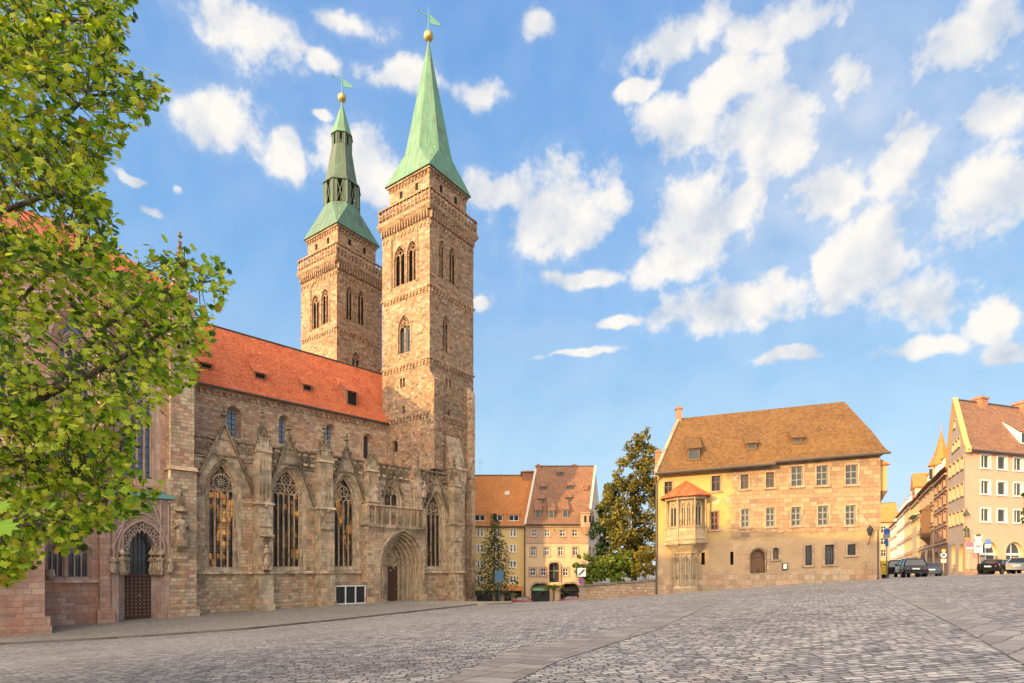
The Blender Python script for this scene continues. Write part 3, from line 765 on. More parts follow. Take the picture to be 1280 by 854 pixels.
# --- buttresses
BUT = [(315.5, 341.5, 631, 560, 516), (392.5, 418.5, 637, 573, 536), (454.5, 475, 0, 585, 548), (559, 578, 656, 604, 577)]
for i, (a, b, yc, yt, yf) in enumerate(BUT):
    m = MB(); op = 1.45
    s0, s1 = FA.s(a, 0), FA.s(b, op); sc = (s0 + s1) / 2; pm = (a + b) / 2 + 4
    ht = FA.h(pm, yt, .7); hf = FA.h(pm, yf, .7)
    if yc:
        hc = FA.h(pm, yc, op)
        m.fbox(FA, s0, s1, GRD, STR - .3, -.02, op + .12); m.wedge(FA, s0 - .18, s1 + .18, GRD, -3.5, -.03, op + .38, op + .2)
        m.wedge(FA, s0 - .12, s1 + .12, STR - .3, STR + .03, -.03, op + .32, op + .04)
        m.fbox(FA, s0 + .02, s1 - .02, STR + .03, hc, -.02, op)
        m.wedge(FA, s0 - .14, s1 + .14, hc, hc + .3, -.03, op + .22, op - .1)
        m.fbox(FA, s0 + .08, s1 - .08, hc + .3, ht - .6, -.02, op - .22)
        m.wedge(FA, s0 - .02, s1 + .02, ht - .6, ht - .3, -.03, op - .08, op - .3)
        # blind panels on the upper shaft
        for k in range(4): q = s0 + .2 + (s1 - s0 - .4) * k / 3; m.fbox(FA, q - .05, q + .05, hc + .5, ht - .9, op - .23, op - .13)
        for k in range(4): 
            q = .12 + (op - .5) * k / 3
            m.fbox(FA, s0 - .01, s0 + .1, hc + .5, ht - .9, q - .05, q + .05)
        # gablet over a canopied niche
        gh = hc - .35; m.prism(FA, [(s0 + .1, gh - 1.9), (s1 - .1, gh - 1.9), (sc, gh)], op - .05, op + .16)
        m.prism(FA, [(s0 + .25, gh - 1.95), (s1 - .25, gh - 1.95), (sc, gh - .5)], op + .1, op + .21)
        for sgn in (-1, 1):
            for k in range(1, 4): m.blob(FA.pt(sc + sgn * (s1 - s0 - .2) / 2 * (1 - k / 4), gh - 1.9 * (1 - k / 4), op + .12), .13)
        m.blob(FA.pt(sc, gh + .15, op + .1), .22, 1.3)
        if i == 0:
            hb_ = FA.h(pm, 671, op); m.wedge(FA, sc - .62, sc + .62, hb_, hb_ + .2, op - .02, op + .75, op + .7); m.wedge(FA, sc - .4, sc + .4, hb_ - .5, hb_, op - .02, op + .1, op + .6)
            m.fbox(FA, sc - .42, sc + .42, STR + .1, STR + .5, op - .02, op + .6)
    else:
        m.fbox(FA, s0, s1, PH, ht - .6, -.02, op - .3); m.wedge(FA, s0 - .1, s1 + .1, ht - .6, ht - .3, -.03, op - .1, op - .35)
        hq = FA.h(465, 627, op); m.wedge(FA, s0 - .08, s1 + .08, hq, hq + .25, -.03, op, op - .3)
    pw = (s1 - s0) * .62
    pinnacle(m, FA, sc, .62, pw, ht - .35, ht + (hf - ht) * .22, hf)
    for dx in (-.42, .42): pinnacle(m, FA, sc + dx * (s1 - s0), 1.0, .30, ht - .4, ht + .15, ht + .35 * (hf - ht) + .3, False)
    bo = m.build('buttress', [M['carved'], M['sooty']], church)
    if i == 0:
        st = MB(); statue(st, FA.pt(sc, STR + .5, op + .3), 2.2, FA.n, 1); st.build('statue', M['carved'], bo)
# --- gables over the windows
GAB = [((240, 622), (279.5, 531), (317, 622)), ((330, 606), (362.5, 546), (394, 637)), ((409, 612), (431, 559), (454, 628)), ((524, 640), (541, 592), (559, 652))]
for i, (L, ax, Rr) in enumerate(GAB):
    m = MB(); s0, s1, ha, hs = wroots[i]; sm = (s0 + s1) / 2
    apx = (sm, FA.h(ax[0], ax[1], .25)); hw = (FA.s(Rr[0], .25) - FA.s(L[0], .25)) / 2; fh = FA.h(Rr[0], Rr[1], .25)
    Lf, Rf = (sm - hw, fh), (sm + hw, fh)
    # solid spandrel between the gable and the arch
    inn = archline(s0 - .62, s1 + .62, hs, hs, ha + .78, 8)[1:-1]
    yl = hs if fh < hs else fh
    pts = [Lf, (s0 - .63, fh)] + [p for p in inn if p[1] > fh] + [(s1 + .63, fh), Rf, apx]
    if i in (0, 1, 2, 3): m.prism(FA, pts, .0, .14)
    slope_gable(m, FA, Lf, apx, Rf, -.02, .42, .26, .7, [1.7, 1.5, 1.6, 1.2][i])
    m.build('window_gable', [M['carved'], M['sooty']], church)
# --- parapet balustrade
bl = MB(); TB = TOP + 1.85
for (a, b) in ((sL + .2, FA.s(322, .6)), (FA.s(336, .6), FA.s(398, .6)), (FA.s(411, .6), FA.s(458, .6)), (FA.s(473, .6), FA.s(515, .6)), (FA.s(524, .6), FA.s(562, .6))):
    balustrade(bl, FA, a, b, TOP + .05, TB, -.05)
bl.build('parapet', M['sooty'], church)
# statue in its niche and pinnacle by the porch gable
m = MB(); pinnacle(m, FA, FA.s(523, .5), .4, .75, PH, TOP + .6, TB + 2.0); m.fbox(FA, FA.s(519, .5), FA.s(528, .5), PH, TOP - 1, -.02, .5)
m.build('buttress', [M['carved'], M['sooty']], church)
m = MB(); u0, u1 = uw[0], uw[1]; um = (u0 + u1) / 2
slope_gable(m, FA, (um - 1.5, uw[3] - .1), (um, uw[4] + 1.9), (um + 1.5, uw[3] - .1), -.02, .3, .18, .6, 1.0); m.build('window_gable', [M['carved'], M['sooty']], church)
# --- north porch: splayed doorway, balcony above
pm_ = MB()
ao = (FA.s(476, po), FA.s(529, po)); ac = (ao[0] + ao[1]) / 2; aw = (ao[1] - ao[0]) / 2
aa = FA.h(502, 664, po); asp = FA.h(502, 705, po)
oA = arch(ao[0], ao[1], GRD, asp, aa, 10)
pm_.wall(FA, [(ps0, GRD), (ps1, GRD), (ps1, PH), (ps0, PH)], [oA], po)
for s in (ps0, ps1): pm_.face([FA.pt(s, GRD, po), FA.pt(s, PH, po), FA.pt(s, PH, -.1), FA.pt(s, GRD, -.1)])
pm_.face([FA.pt(ps0, PH - .01, po), FA.pt(ps1, PH - .01, po), FA.pt(ps1, PH - .01, 0), FA.pt(ps0, PH - .01, 0)])
for s in (ps0 + .1, ps1 - .75): pm_.wedge(FA, s - .35, s + 1.0, GRD, -3.2, po - .1, po + .55, po + .25)
porch = pm_.build('porch', M['nave_stone'], church)
jm = MB(); prev, pv = oA, po; steps = 6; dw = .55; door_o = -.9
for i in range(1, steps + 1):
    t = i / steps; w_ = aw + (dw * 1.45 - aw) * t; hh = asp; top = aa - (aa - asp) * .50 * t
    cur = arch(ac - w_, ac + w_, GRD, hh, top, 10); oo = po + (door_o - po) * t
    jm.loft(FA, prev, pv, prev, oo + .18, True); jm.loft(FA, prev, oo + .18, cur, oo, True)
    L = archline(ac - w_ - .08, ac + w_ + .08, -3.9, hh, top + .1, 10); jm.tube([FA.pt(s, h, oo + .2) for s, h in L], .10, 6)
    for sg in (-1, 1):
        jm.lathe(FA.pt(ac + sg * (w_ + .08), -4.3, oo + .22), [(.2, 0), (.2, .3), (.11, .5)], 6)
        jm.lathe(FA.pt(ac + sg * (w_ + .08), hh - .3, oo + .22), [(.1, 0), (.2, .25), (.2, .34)], 6)
    prev, pv = cur, oo
H = archline(ao[0], ao[1], asp - .3, asp, aa, 10); H2 = archline(ao[0] - .25, ao[1] + .25, asp - .3, asp, aa + .34, 10); jm.strip(FA, H, H2, po - .02, po + .16)
jm.build('portal_arch', M['carved'], porch)
hd = FA.h(486, 708, door_o)
ty = MB(); ty.poly(FA, prev, door_o - .02); q = random.Random(3)
for k in range(26):
    s = ac + q.uniform(-.62, .62); h = q.uniform(asp - .9, asp + (aa - asp) * .4); ty.ball(FA.pt(s, h, door_o + .02), q.uniform(.08, .16), 6, 4)
ty.fbox(FA, ac - .85, ac + .85, hd, hd + .18, door_o - .02, door_o + .14); ty.build('tympanum', M['carved'], porch)
dr = MB(); dr.fbox(FA, ac - .82, ac + .82, GRD, hd, door_o - .02, door_o + .05)
for k in range(1, 6): dr.fbox(FA, ac - .82 + k * .273 - .015, ac - .82 + k * .273 + .015, GRD, hd, door_o + .05, door_o + .065)
for h in (-2.2, -1.0, -3.4): dr.fbox(FA, ac - .82, ac + .82, h, h + .1, door_o + .05, door_o + .09)
dd = dr.build('door', M['door_dark'], church); hn = MB(); hn.ring(FA.pt(ac + .5, -2.4, door_o + .1), Vector((FA.u.x, FA.u.y, 0)), Vector((0, 0, 1)), .1, .025, 10); hn.build('door_ring', M['gold'], dd)
bc = MB(); BH = FA.h(495, 633, po)
corbels(bc, FA, ps0 + .1, ps1 - .1, PH - .05, po, .42, .35, .2, .28)
bc.fbox(FA, ps0 - .1, ps1 + .1, PH + .15, PH + .35, po - .4, po + .22); bc.fbox(FA, ps0 - .1, ps1 + .1, BH - .18, BH, po - .38, po + .12)
nb = 8
for i in range(nb + 1):
    s = ps0 + .05 + (ps1 - ps0 - .1) * i / nb; wd = .09 if i not in (0, nb) else .2
    bc.fbox(FA, s - wd, s + wd, PH + .35, BH - .18, po - .3, po + .02); 
    if i < nb: L = archline(s + .12, s + (ps1 - ps0) / nb - .12, BH - .75, BH - .55, BH - .25, 4)[1:-1]; bc.tube([FA.pt(a, h, po - .14) for a, h in L], .07, 4)
for s in (ps0, ps1 - .0):
    bc.hexa([FA.pt(s - .09, PH + .15, po - .4), FA.pt(s + .09, PH + .15, po - .4), FA.pt(s + .09, PH + .15, 0), FA.pt(s - .09, PH + .15, 0), FA.pt(s - .09, BH, po - .4), FA.pt(s + .09, BH, po - .4), FA.pt(s + .09, BH, 0), FA.pt(s - .09, BH, 0)])
bc.build('balcony', M['carved'], porch)
hs_ = FA.h(468, 628, po - .3)
for b_, sd in ((FA.pt(FA.s(471.5, po - .3), hs_ + .05, po - .4), 4), (FA.pt(FA.s(530.5, .8), FA.h(530, 622, .8), .8), 5)):
    st = MB(); statue(st, b_, 2.05, FA.n, sd); st.build('statue', M['carved_pink'], church)
# --- clerestory
holes = []
cwl = [(283, 301, 508, 547), (348.5, 361.5, 519, 556), (406.5, 419, 530, 562), (454.5, 465.5, 542, 574)]
CT = 21.2
for i, (a, b, yt, yb) in enumerate(cwl):
    d = ap(FC, a, b, yt, yb, .5); A_ = arch(*d, 8); holes.append(A_)
    B_ = arch(d[0] + .32, d[1] - .32, d[2] + .2, d[3] + .05, d[4] - .28, 8)
    m = MB(); m.loft(FC, A_, 0, A_, -.12, True); m.loft(FC, A_, -.12, B_, -.75, True)
    H = archline(d[0], d[1], d[3] - .02, d[3], d[4]); H2 = archline(d[0] - .28, d[1] + .28, d[3] - .02, d[3], d[4] + .28); m.strip(FC, H, H2, -.02, .05)
    w = m.build('clerestory_window', M['clere_stone'], church)
    gl = MB(); gl.poly(FC, B_, -.72); gl.build('pane', M['glass_blue' if i < 3 else 'glass'], w)
    ib = MB(); h = d[2] + .5
    while h < d[4]: ib.fbox(FC, d[0] + .3, d[1] - .3, h - .02, h + .02, -.70, -.66); h += .6
    ib.fbox(FC, (d[0] + d[1]) / 2 - .03, (d[0] + d[1]) / 2 + .03, d[2], d[4] - .3, -.70, -.655); ib.build('glazing_bar', M['iron'], w)
c0, c1 = FC.s(215), FC.s(490)
m = MB(); m.wall(FC, [(c0, 10), (c1, 10), (c1, CT), (c0, CT)], holes); m.build('clerestory_wall', M['clere_stone'], church)
m = MB(); corbels(m, FC, FC.s(250), FC.s(484), CT - .55, 0, .7, .55, .35, .3); m.build('corbel_frieze', M['clere_stone'], church)
# --- nave roof
prof = [(.75, CT - .15), (-.4, CT + 1.2), (-6.0, CT + 9.2)]
m = MB()
for i in range(2):
    (oa, ha), (ob, hb) = prof[i], prof[i + 1]; m.face([FC.pt(c0, ha, oa), FC.pt(c1 + 4, ha, oa), FC.pt(c1 + 4, hb, ob), FC.pt(c0, hb, ob)])
m.face([FC.pt(c0, CT + 9.2, -6), FC.pt(c1 + 9, CT + 9.2, -6), FC.pt(c1 + 9, CT, -12), FC.pt(c0, CT, -12)])
m.face([FC.pt(c0, CT - .16, .74), FC.pt(c1, CT - .16, .74), FC.pt(c1, CT - .16, 0), FC.pt(c0, CT - .16, 0)])
roof = m.build('nave_roof', M['roof_red'], church)
m = MB(); m.fbox(FC, c0, c1, CT - .34, CT - .17, .62, .80); m.tube([FC.pt(c0, CT + 9.22, -6), FC.pt(c1 + 4, CT + 9.22, -6)], .14, 6); m.build('gutter', M['zinc'], roof)
def roof_o(pr, h):
    for (oa, ha), (ob, hb) in zip(pr, pr[1:]):
        if ha <= h <= hb: return oa + (ob - oa) * (h - ha) / (hb - ha)
    return pr[-1][0]
def shed_dormer(par, f, pr, s, w, h0, h1, back, rm, wm, gm, ears=True, bars=True):
    """low dormer: front with a window, cheeks, roof running back into the slope"""
    o0 = roof_o(pr, h0) + .02; hB = min(h1 + back, pr[-1][1] - .1); oB = roof_o(pr, hB); ov = .16
    m = MB()
    m.mesh([f.pt(s - w / 2 - ov, h1, o0 + .22), f.pt(s + w / 2 + ov, h1, o0 + .22), f.pt(s + w / 2 + ov, hB, oB + .02), f.pt(s - w / 2 - ov, hB, oB + .02),
            f.pt(s - w / 2 - ov, h1 + .1, o0 + .22), f.pt(s + w / 2 + ov, h1 + .1, o0 + .22), f.pt(s + w / 2 + ov, hB + .1, oB), f.pt(s - w / 2 - ov, hB + .1, oB)],
           [(0, 1, 2, 3), (4, 5, 6, 7), (0, 1, 5, 4), (1, 2, 6, 5), (3, 0, 4, 7)])
    m.cur = 1
    for sg in (-1, 1):
        ss = s + sg * w / 2; m.face([f.pt(ss, h0, o0), f.pt(ss, h1, o0), f.pt(ss, hB, oB), f.pt(ss, h0 + .02, o0 - .02)])
    m.fbox(f, s - w / 2, s + w / 2, h0, h0 + .12, o0 - .1, o0 + .06); m.fbox(f, s - w / 2, s + w / 2, h1 - .1, h1, o0 - .1, o0 + .06)
    for ss in ([s - w / 2, s + w / 2 - .1] + ([s - .04] if bars else [])): m.fbox(f, ss, ss + .1, h0 + .1, h1 - .1, o0 - .1, o0 + .05)
    d = m.build('dormer', [rm, wm], par)
    gl = MB(); gl.poly(f, [(s - w / 2, h0), (s + w / 2, h0), (s + w / 2, h1), (s - w / 2, h1)], o0 - .02); gl.build('pane', gm, d)
    return d
for (px, py0, py1, w, bk) in ((257, 461, 455, 1.3, 1.0), (325, 474, 467, 1.3, 1.5), (384, 489, 482, 1.2, 1.5), (440, 507, 490, 1.5, 2.6)):
    o_ = .3
    for _ in range(6): h_ = FC.h(px, py0, o_); o_ = roof_o(prof, h_)
    h1_ = FC.h(px, py1, o_); s_ = FC.s(px, o_)
    shed_dormer(roof, FC, prof, s_, w, h_, h1_, bk, M['roof_red'], M['roof_brown'], M['void'], bars=False)
# --- choir: tall hall on the left, mostly behind the plane tree
HC = 26.8
s_c1 = FA.s(243, 0); s_c0 = s_c1 - 26
holes = []
for (a, b, n) in ((152, 189, 4), (72, 112, 4), (-30, 20, 4)):
    s0, s1 = FA.s(a, -.6), FA.s(b, -.6); pmx = (a + b) / 2
    gothic_window(church, FA, (s0, s1, FA.h(pmx, 597, -.6), 19.0, 22.5), n, 'rose', 'glass_blue', holes, .6, .09, .8, 'choir_window', trim='carved_pink')
m = MB(); m.wall(FA, [(s_c0, GRD), (s_c1, GRD), (s_c1, HC), (s_c0, HC)], holes)
m.face([FA.pt(s_c1, GRD, 0), FA.pt(s_c1, HC, 0), FA.pt(s_c1, HC, -18), FA.pt(s_c1, GRD, -18)])
m.face([FA.pt(s_c0, GRD, 0), FA.pt(s_c0, HC, 0), FA.pt(s_c0, HC, -18), FA.pt(s_c0, GRD, -18)])
m.build('choir_wall', M['pink_stone'], church)
m = MB(); m.fbox(FA, s_c0, s_c1 + .2, HC - .5, HC - .1, -.02, .35); m.build('choir_cornice', M['carved_pink'], church)
m = MB(); RZ = HC + 7.2; e0, e1 = s_c0 - .3, s_c1 + .1; r0_, r1_ = s_c0 + 8, s_c1 - 8
q = lambda s, h, o: FA.pt(s, h, o)
m.face([q(e0, HC, .1), q(e1, HC, .1), q(r1_, RZ, -9), q(r0_, RZ, -9)]); m.face([q(e0, HC, -18), q(e1, HC, -18), q(r1_, RZ, -9), q(r0_, RZ, -9)])
m.face([q(e1, HC, .1), q(e1, HC, -18), q(r1_, RZ, -9)]); m.face([q(e0, HC, .1), q(e0, HC, -18), q(r0_, RZ, -9)])
m.build('choir_roof', M['roof_red'], church)
def big_buttress(name, px0, px1, depth, hset, htop, hfin, mat, plinth=-3.4):
    s0, s1 = FA.s(px0, 0), FA.s(px1, depth); sc = (s0 + s1) / 2; m = MB(); o1 = depth
    m.wedge(FA, s0 - .2, s1 + .2, GRD, plinth, -.02, o1 + .4, o1 + .22)
    m.fbox(FA, s0, s1, plinth, hset, -.02, o1); m.wedge(FA, s0 - .12, s1 + .12, hset, hset + .45, -.02, o1 + .2, o1 - .3)
    m.fbox(FA, s0 + .1, s1 - .1, hset + .45, htop, -.02, o1 - .4); m.wedge(FA, s0 + .02, s1 - .02, htop, htop + .5, -.02, o1 - .2, .4)
    if hfin: pinnacle(m, FA, sc, .6, min(1.1, (s1 - s0) * .6), htop + .3, htop + 2.4, hfin)
    return m.build(name, [mat, M['sooty']], church), sc, s0, s1
bt, sc, s0, s1 = big_buttress('choir_buttress', 206, 246, 1.7, FA.h(228, 588, 1.7), 25.5, FA.h(231, 298, .6), M['nave_stone'])
m = MB(); hb_ = FA.h(224, 683, 1.75); statue(m, FA.pt(sc - .3, hb_, 2.05), 3.0, FA.n, 2); m.wedge(FA, sc - .7, sc + .1, hb_ - .5, hb_, 1.68, 1.8, 2.4)
m.fbox(FA, sc - .75, sc + .15, hb_ + 3.25, hb_ + 3.5, 1.68, 2.5); pinnacle(m, FA, sc - .3, 2.05, .5, hb_ + 3.4, hb_ + 3.7, hb_ + 5.4); m.build('statue', [M['carved'], M['sooty']], bt)
big_buttress('choir_buttress', 120, 140, 1.5, 8.0, 24.0, 30.0, M['pink_stone'])
# the projecting red sandstone block at the left edge
m = MB(); o1 = 5.6; s1 = FA.s(56, o1); s0 = s1 - 6
m.fbox(FA, s0, s1, GRD, 9.0, -.02, o1); m.wedge(FA, s0 - .1, s1 + .1, 9.0, 10.6, -.02, o1 + .2, o1 - 3)
hp = FA.h(30, 772, o1); m.wedge(FA, s0 - .3, s1 + .32, GRD, hp, -.03, o1 + .5, o1 + .1); m.fbox(FA, s0 - .35, s1 + .36, GRD, hp - .75, -.04, o1 + .56)
m.build('choir_buttress', M['pink_stone'], church)
# low annex wall with the pair of small traceried windows
m = MB(); an = .9; s0, s1 = FA.s(30, an), FA.s(139, an); holes = []
for (a, b) in ((58, 78.5), (84.5, 110)):
    d = ap(FA, a, b, 682, 721, .55, an - .3); fo = FA.off(an)
    gothic_window(church, fo, d, 3, 'flow', 'glass', holes, .22, .05, .45, 'annex_window', trim='carved_pink')
fo = FA.off(an); HA = FA.h(100, 612, an)
m.wall(fo, [(s0, GRD), (s1, GRD), (s1, HA), (s0, HA)], holes); m.face([fo.pt(s1, GRD, 0), fo.pt(s1, HA, 0), fo.pt(s1, HA, -.9), fo.pt(s1, GRD, -.9)])
m.face([fo.pt(s0, HA, .1), fo.pt(s1, HA, .1), fo.pt(s1, HA + .9, -.9), fo.pt(s0, HA + .9, -.9)])
m.build('annex_wall', M['pink_stone'], church)
m = MB(); hz = fo.h(90, 725, 0); m.wedge(fo, s0, s1, hz - .25, hz, -.01, .28, .1); m.build('string_course', M['pink_stone'], church)
m = MB(); hz = fo.h(90, 757, 0); m.wedge(fo, s0, s1, GRD, hz, -.01, .2, .06); m.build('plinth', M['pink_stone'], church)
m = MB(); m.lathe(fo.pt(FA.s(62, an), fo.h(62, 724), .25), [(.2, 0), (.32, .25), (.25, .6), (.3, .8)], 8, 1.3, .8); m.build('gargoyle', M['carved'], church)
m = MB(); pdx = FA.s(131.5, an + .15); m.tube([FA.pt(pdx, GRD, an + .12), FA.pt(pdx, HA, an + .12)], .09, 8)
for h in (-3, -1, 1, 3, 5): m.tube([FA.pt(pdx, h, an + .12), FA.pt(pdx, h + .12, an + .12)], .13, 8)
m.build('downpipe', M['verdigris'], church)
# --- bridal portal: deep doorway with hanging lace tracery
bo = 1.5; b0, b1 = FA.s(138, bo), FA.s(214, bo); fb = FA.off(bo)
BHt = fb.h(180, 622)
a0_, a1_ = fb.s(148.5), fb.s(205); bs = fb.h(177, 684); ba = fb.h(178, 651); acx = (a0_ + a1_) / 2; baw = (a1_ - a0_) / 2
oA = arch(a0_, a1_, GRD, bs, ba, 10)
m = MB(); m.wall(fb, [(b0, GRD), (b1, GRD), (b1, BHt), (b0, BHt)], [oA])
for s in (b0, b1): m.face([fb.pt(s, GRD, 0), fb.pt(s, BHt, 0), fb.pt(s, BHt, -1.6), fb.pt(s, GRD, -1.6)])
bp = m.build('bridal_portal', M['carved_pink'], church)
m = MB(); m.wedge(fb, b0 - .2, b1 + .2, BHt, BHt + .3, -1.55, .35, .2); m.wedge(fb, b0 - .15, b1 + .15, BHt + .3, BHt + .8, -1.55, .2, -1.3); m.build('lead_roof', M['verdigris'], bp)
m = MB(); prev, pv = oA, 0; dO = -1.42
for i in range(1, 4):
    t = i / 3; w_ = baw + (.98 - baw) * t ** 1.6; top = ba - .35 * t; cur = arch(acx - w_, acx + w_, GRD, bs - .1, top, 10); oo = dO * t
    m.loft(fb, prev, pv, prev, oo + .35, True); m.loft(fb, prev, oo + .35, cur, oo, True); prev, pv = cur, oo
m.build('portal_arch', M['carved_pink'], bp)
m = MB(); hd = fb.h(170, 719, dO); m.poly(fb, prev, dO - .02)
gb = m.build('door_window', M['glass'], bp)
m = MB()
for k in range(0, 7): s = acx - .98 + k * .3266; m.fbox(fb, s - .03, s + .03, hd, ba - .3, dO, dO + .06)
h = hd
while h < ba - .4: m.fbox(fb, acx - .98, acx + .98, h - .025, h + .025, dO, dO + .05); h += .42
m.build('lattice', M['iron'], gb)
m = MB(); m.fbox(fb, acx - .98, acx + .98, GRD, hd, dO - .01, dO + .1); m.fbox(fb, acx - 1.0, acx + 1.0, hd - .1, hd + .1, dO, dO + .2)
for k in range(7): s = acx - .98 + k * .3266; m.fbox(fb, s - .03, s + .03, GRD, hd - .1, dO + .1, dO + .16)
m.cur = 1
for k in range(6):
    for j in range(11):
        m.blob(fb.pt(acx - .98 + (k + .5) * .3266, hd - .35 - j * .33, dO + .13), .075)
d_ = m.build('door', [M['door_dark'], M['gold']], bp)
m = MB(); m.fbox(fb, acx - .04, acx + .2, -2.35, -2.25, dO + .12, dO + .2); m.build('handle', M['steel'], d_)
m = MB()                                               # lace: rings hung under the arch, and a panel of flowing bars above it
up = Vector((0, 0, 1)); azv = Vector((fb.u.x, fb.u.y, 0))
for row, (dr_, rr) in enumerate(((.26, .24), (.64, .17))):
    L = archline(a0_ + dr_, a1_ - dr_, bs - .2, bs, ba - dr_ * 1.05, 9)[1:-1]
    pts = [Vector((s, h)) for s, h in L]; acc = 0; last = pts[0]; res = [last]
    for p in pts[1:]:
        acc += (p - last).length; last = p
        if acc > rr * 1.75: res.append(p); acc = 0
    for p in res: m.ring(fb.pt(p.x, p.y, .02), azv, up, rr, .05, 8); 
    for a, b in zip(res, res[1:]): m.tube([fb.pt(a.x, a.y, .02), fb.pt(b.x, b.y, .02)], .04, 4)
    if row == 1:
        for p in res: m.blob(fb.pt(p.x, p.y - rr - .1, .02), .12, 1.2)
for dd_, rr in ((0, .12), (.42, .09)):
    L = archline(a0_ - dd_, a1_ + dd_, bs - .5, bs, ba + dd_ * 1.6, 10)[0:]; m.tube([fb.pt(s, h, .1) for s, h in L], rr, 6)
og = [(a0_ - .5, bs - .2), (a0_ + .2, bs + 1.6), (acx - 1.0, ba + 1.1), (acx, ba + 2.9), (acx + 1.0, ba + 1.1), (a1_ - .2, bs + 1.6), (a1_ + .5, bs - .2)]
m.tube([fb.pt(s, h, .12) for s, h in og], .12, 6)
qr = random.Random(2)
for k in range(34):
    s = acx + qr.uniform(-1.9, 1.9); h = qr.uniform(ba - .2, BHt - .3)
    lim = ba + 2.6 * (1 - abs(s - acx) / 2.1)
    if h < lim: m.ring(fb.pt(s, h, .06), azv, up, qr.uniform(.16, .3), .05, 8)
for s in (b0 + .25, b0 + .9, b1 - .9, b1 - .25): m.tube([fb.pt(s, bs - 1.0, .12), fb.pt(s, BHt - .1, .12)], .10, 6); m.blob(fb.pt(s, BHt - .3, .12), .25)
m.build('lace_tracery', M['carved_pink'], bp)
for k in range(4):                                      # jamb figures
    t = (k + .6) / 4.4; w_ = baw + (.98 - baw) * t
    for sg in (-1, 1):
        m = MB(); b_ = fb.pt(acx + sg * (w_ - .14), bs - 2.1, dO * t + .25); statue(m, b_, 1.45, fb.n, k + 10 * sg); m.lathe(b_ + Vector((0, 0, -.45)), [(.1, 0), (.24, .3), (.26, .45)], 8); m.lathe(b_ + Vector((0, 0, 1.42)), [(.26, 0), (.28, .2), (.08, .6)], 6); m.build('jamb_figure', M['carved'], bp)
for sg in (-1, 1): m = MB(); statue(m, fb.pt(acx + sg * (baw + .45), bs - 2.3, .3), 1.6, fb.n, 30 + sg); m.build('jamb_figure', M['carved'], bp)

# --- the two west towers
UT = Vector((.58, .8146)); VT = Vector((-.8146, .58))
def spire_shape(m, c, W2, ov, z0, z1, a, z2, tip=.12, oct_top=None):
    """square eaves broached to an octagon that rises to a point (or to oct_top)"""
    u, v = Vector((UT.x, UT.y, 0)), Vector((VT.x, VT.y, 0)); k = math.tan(R(22.5)); h = W2 + ov
    sq = [c + u * x * h + v * y * h + Vector((0, 0, z0)) for x, y in ((1, -1), (1, 1), (-1, 1), (-1, -1))]
    def octa(a, z): return [c + u * x * a + v * y * a + Vector((0, 0, z)) for x, y in ((1, -k), (1, k), (k, 1), (-k, 1), (-1, k), (-1, -k), (-k, -1), (k, -1))]
    o1 = octa(a, z1); o2 = octa(tip if oct_top is None else oct_top, z2)
    m.face([o1[0], o1[1], sq[1], sq[0]]); m.face([o1[2], o1[3], sq[2], sq[1]]); m.face([o1[4], o1[5], sq[3], sq[2]]); m.face([o1[6], o1[7], sq[0], sq[3]])
    m.face([sq[1], o1[1], o1[2]]); m.face([sq[2], o1[3], o1[4]]); m.face([sq[3], o1[5], o1[6]]); m.face([sq[0], o1[7], o1[0]])
    for i in range(8): m.face([o1[i], o1[(i + 1) % 8], o2[(i + 1) % 8], o2[i]])
    m.face(sq)
    return octa
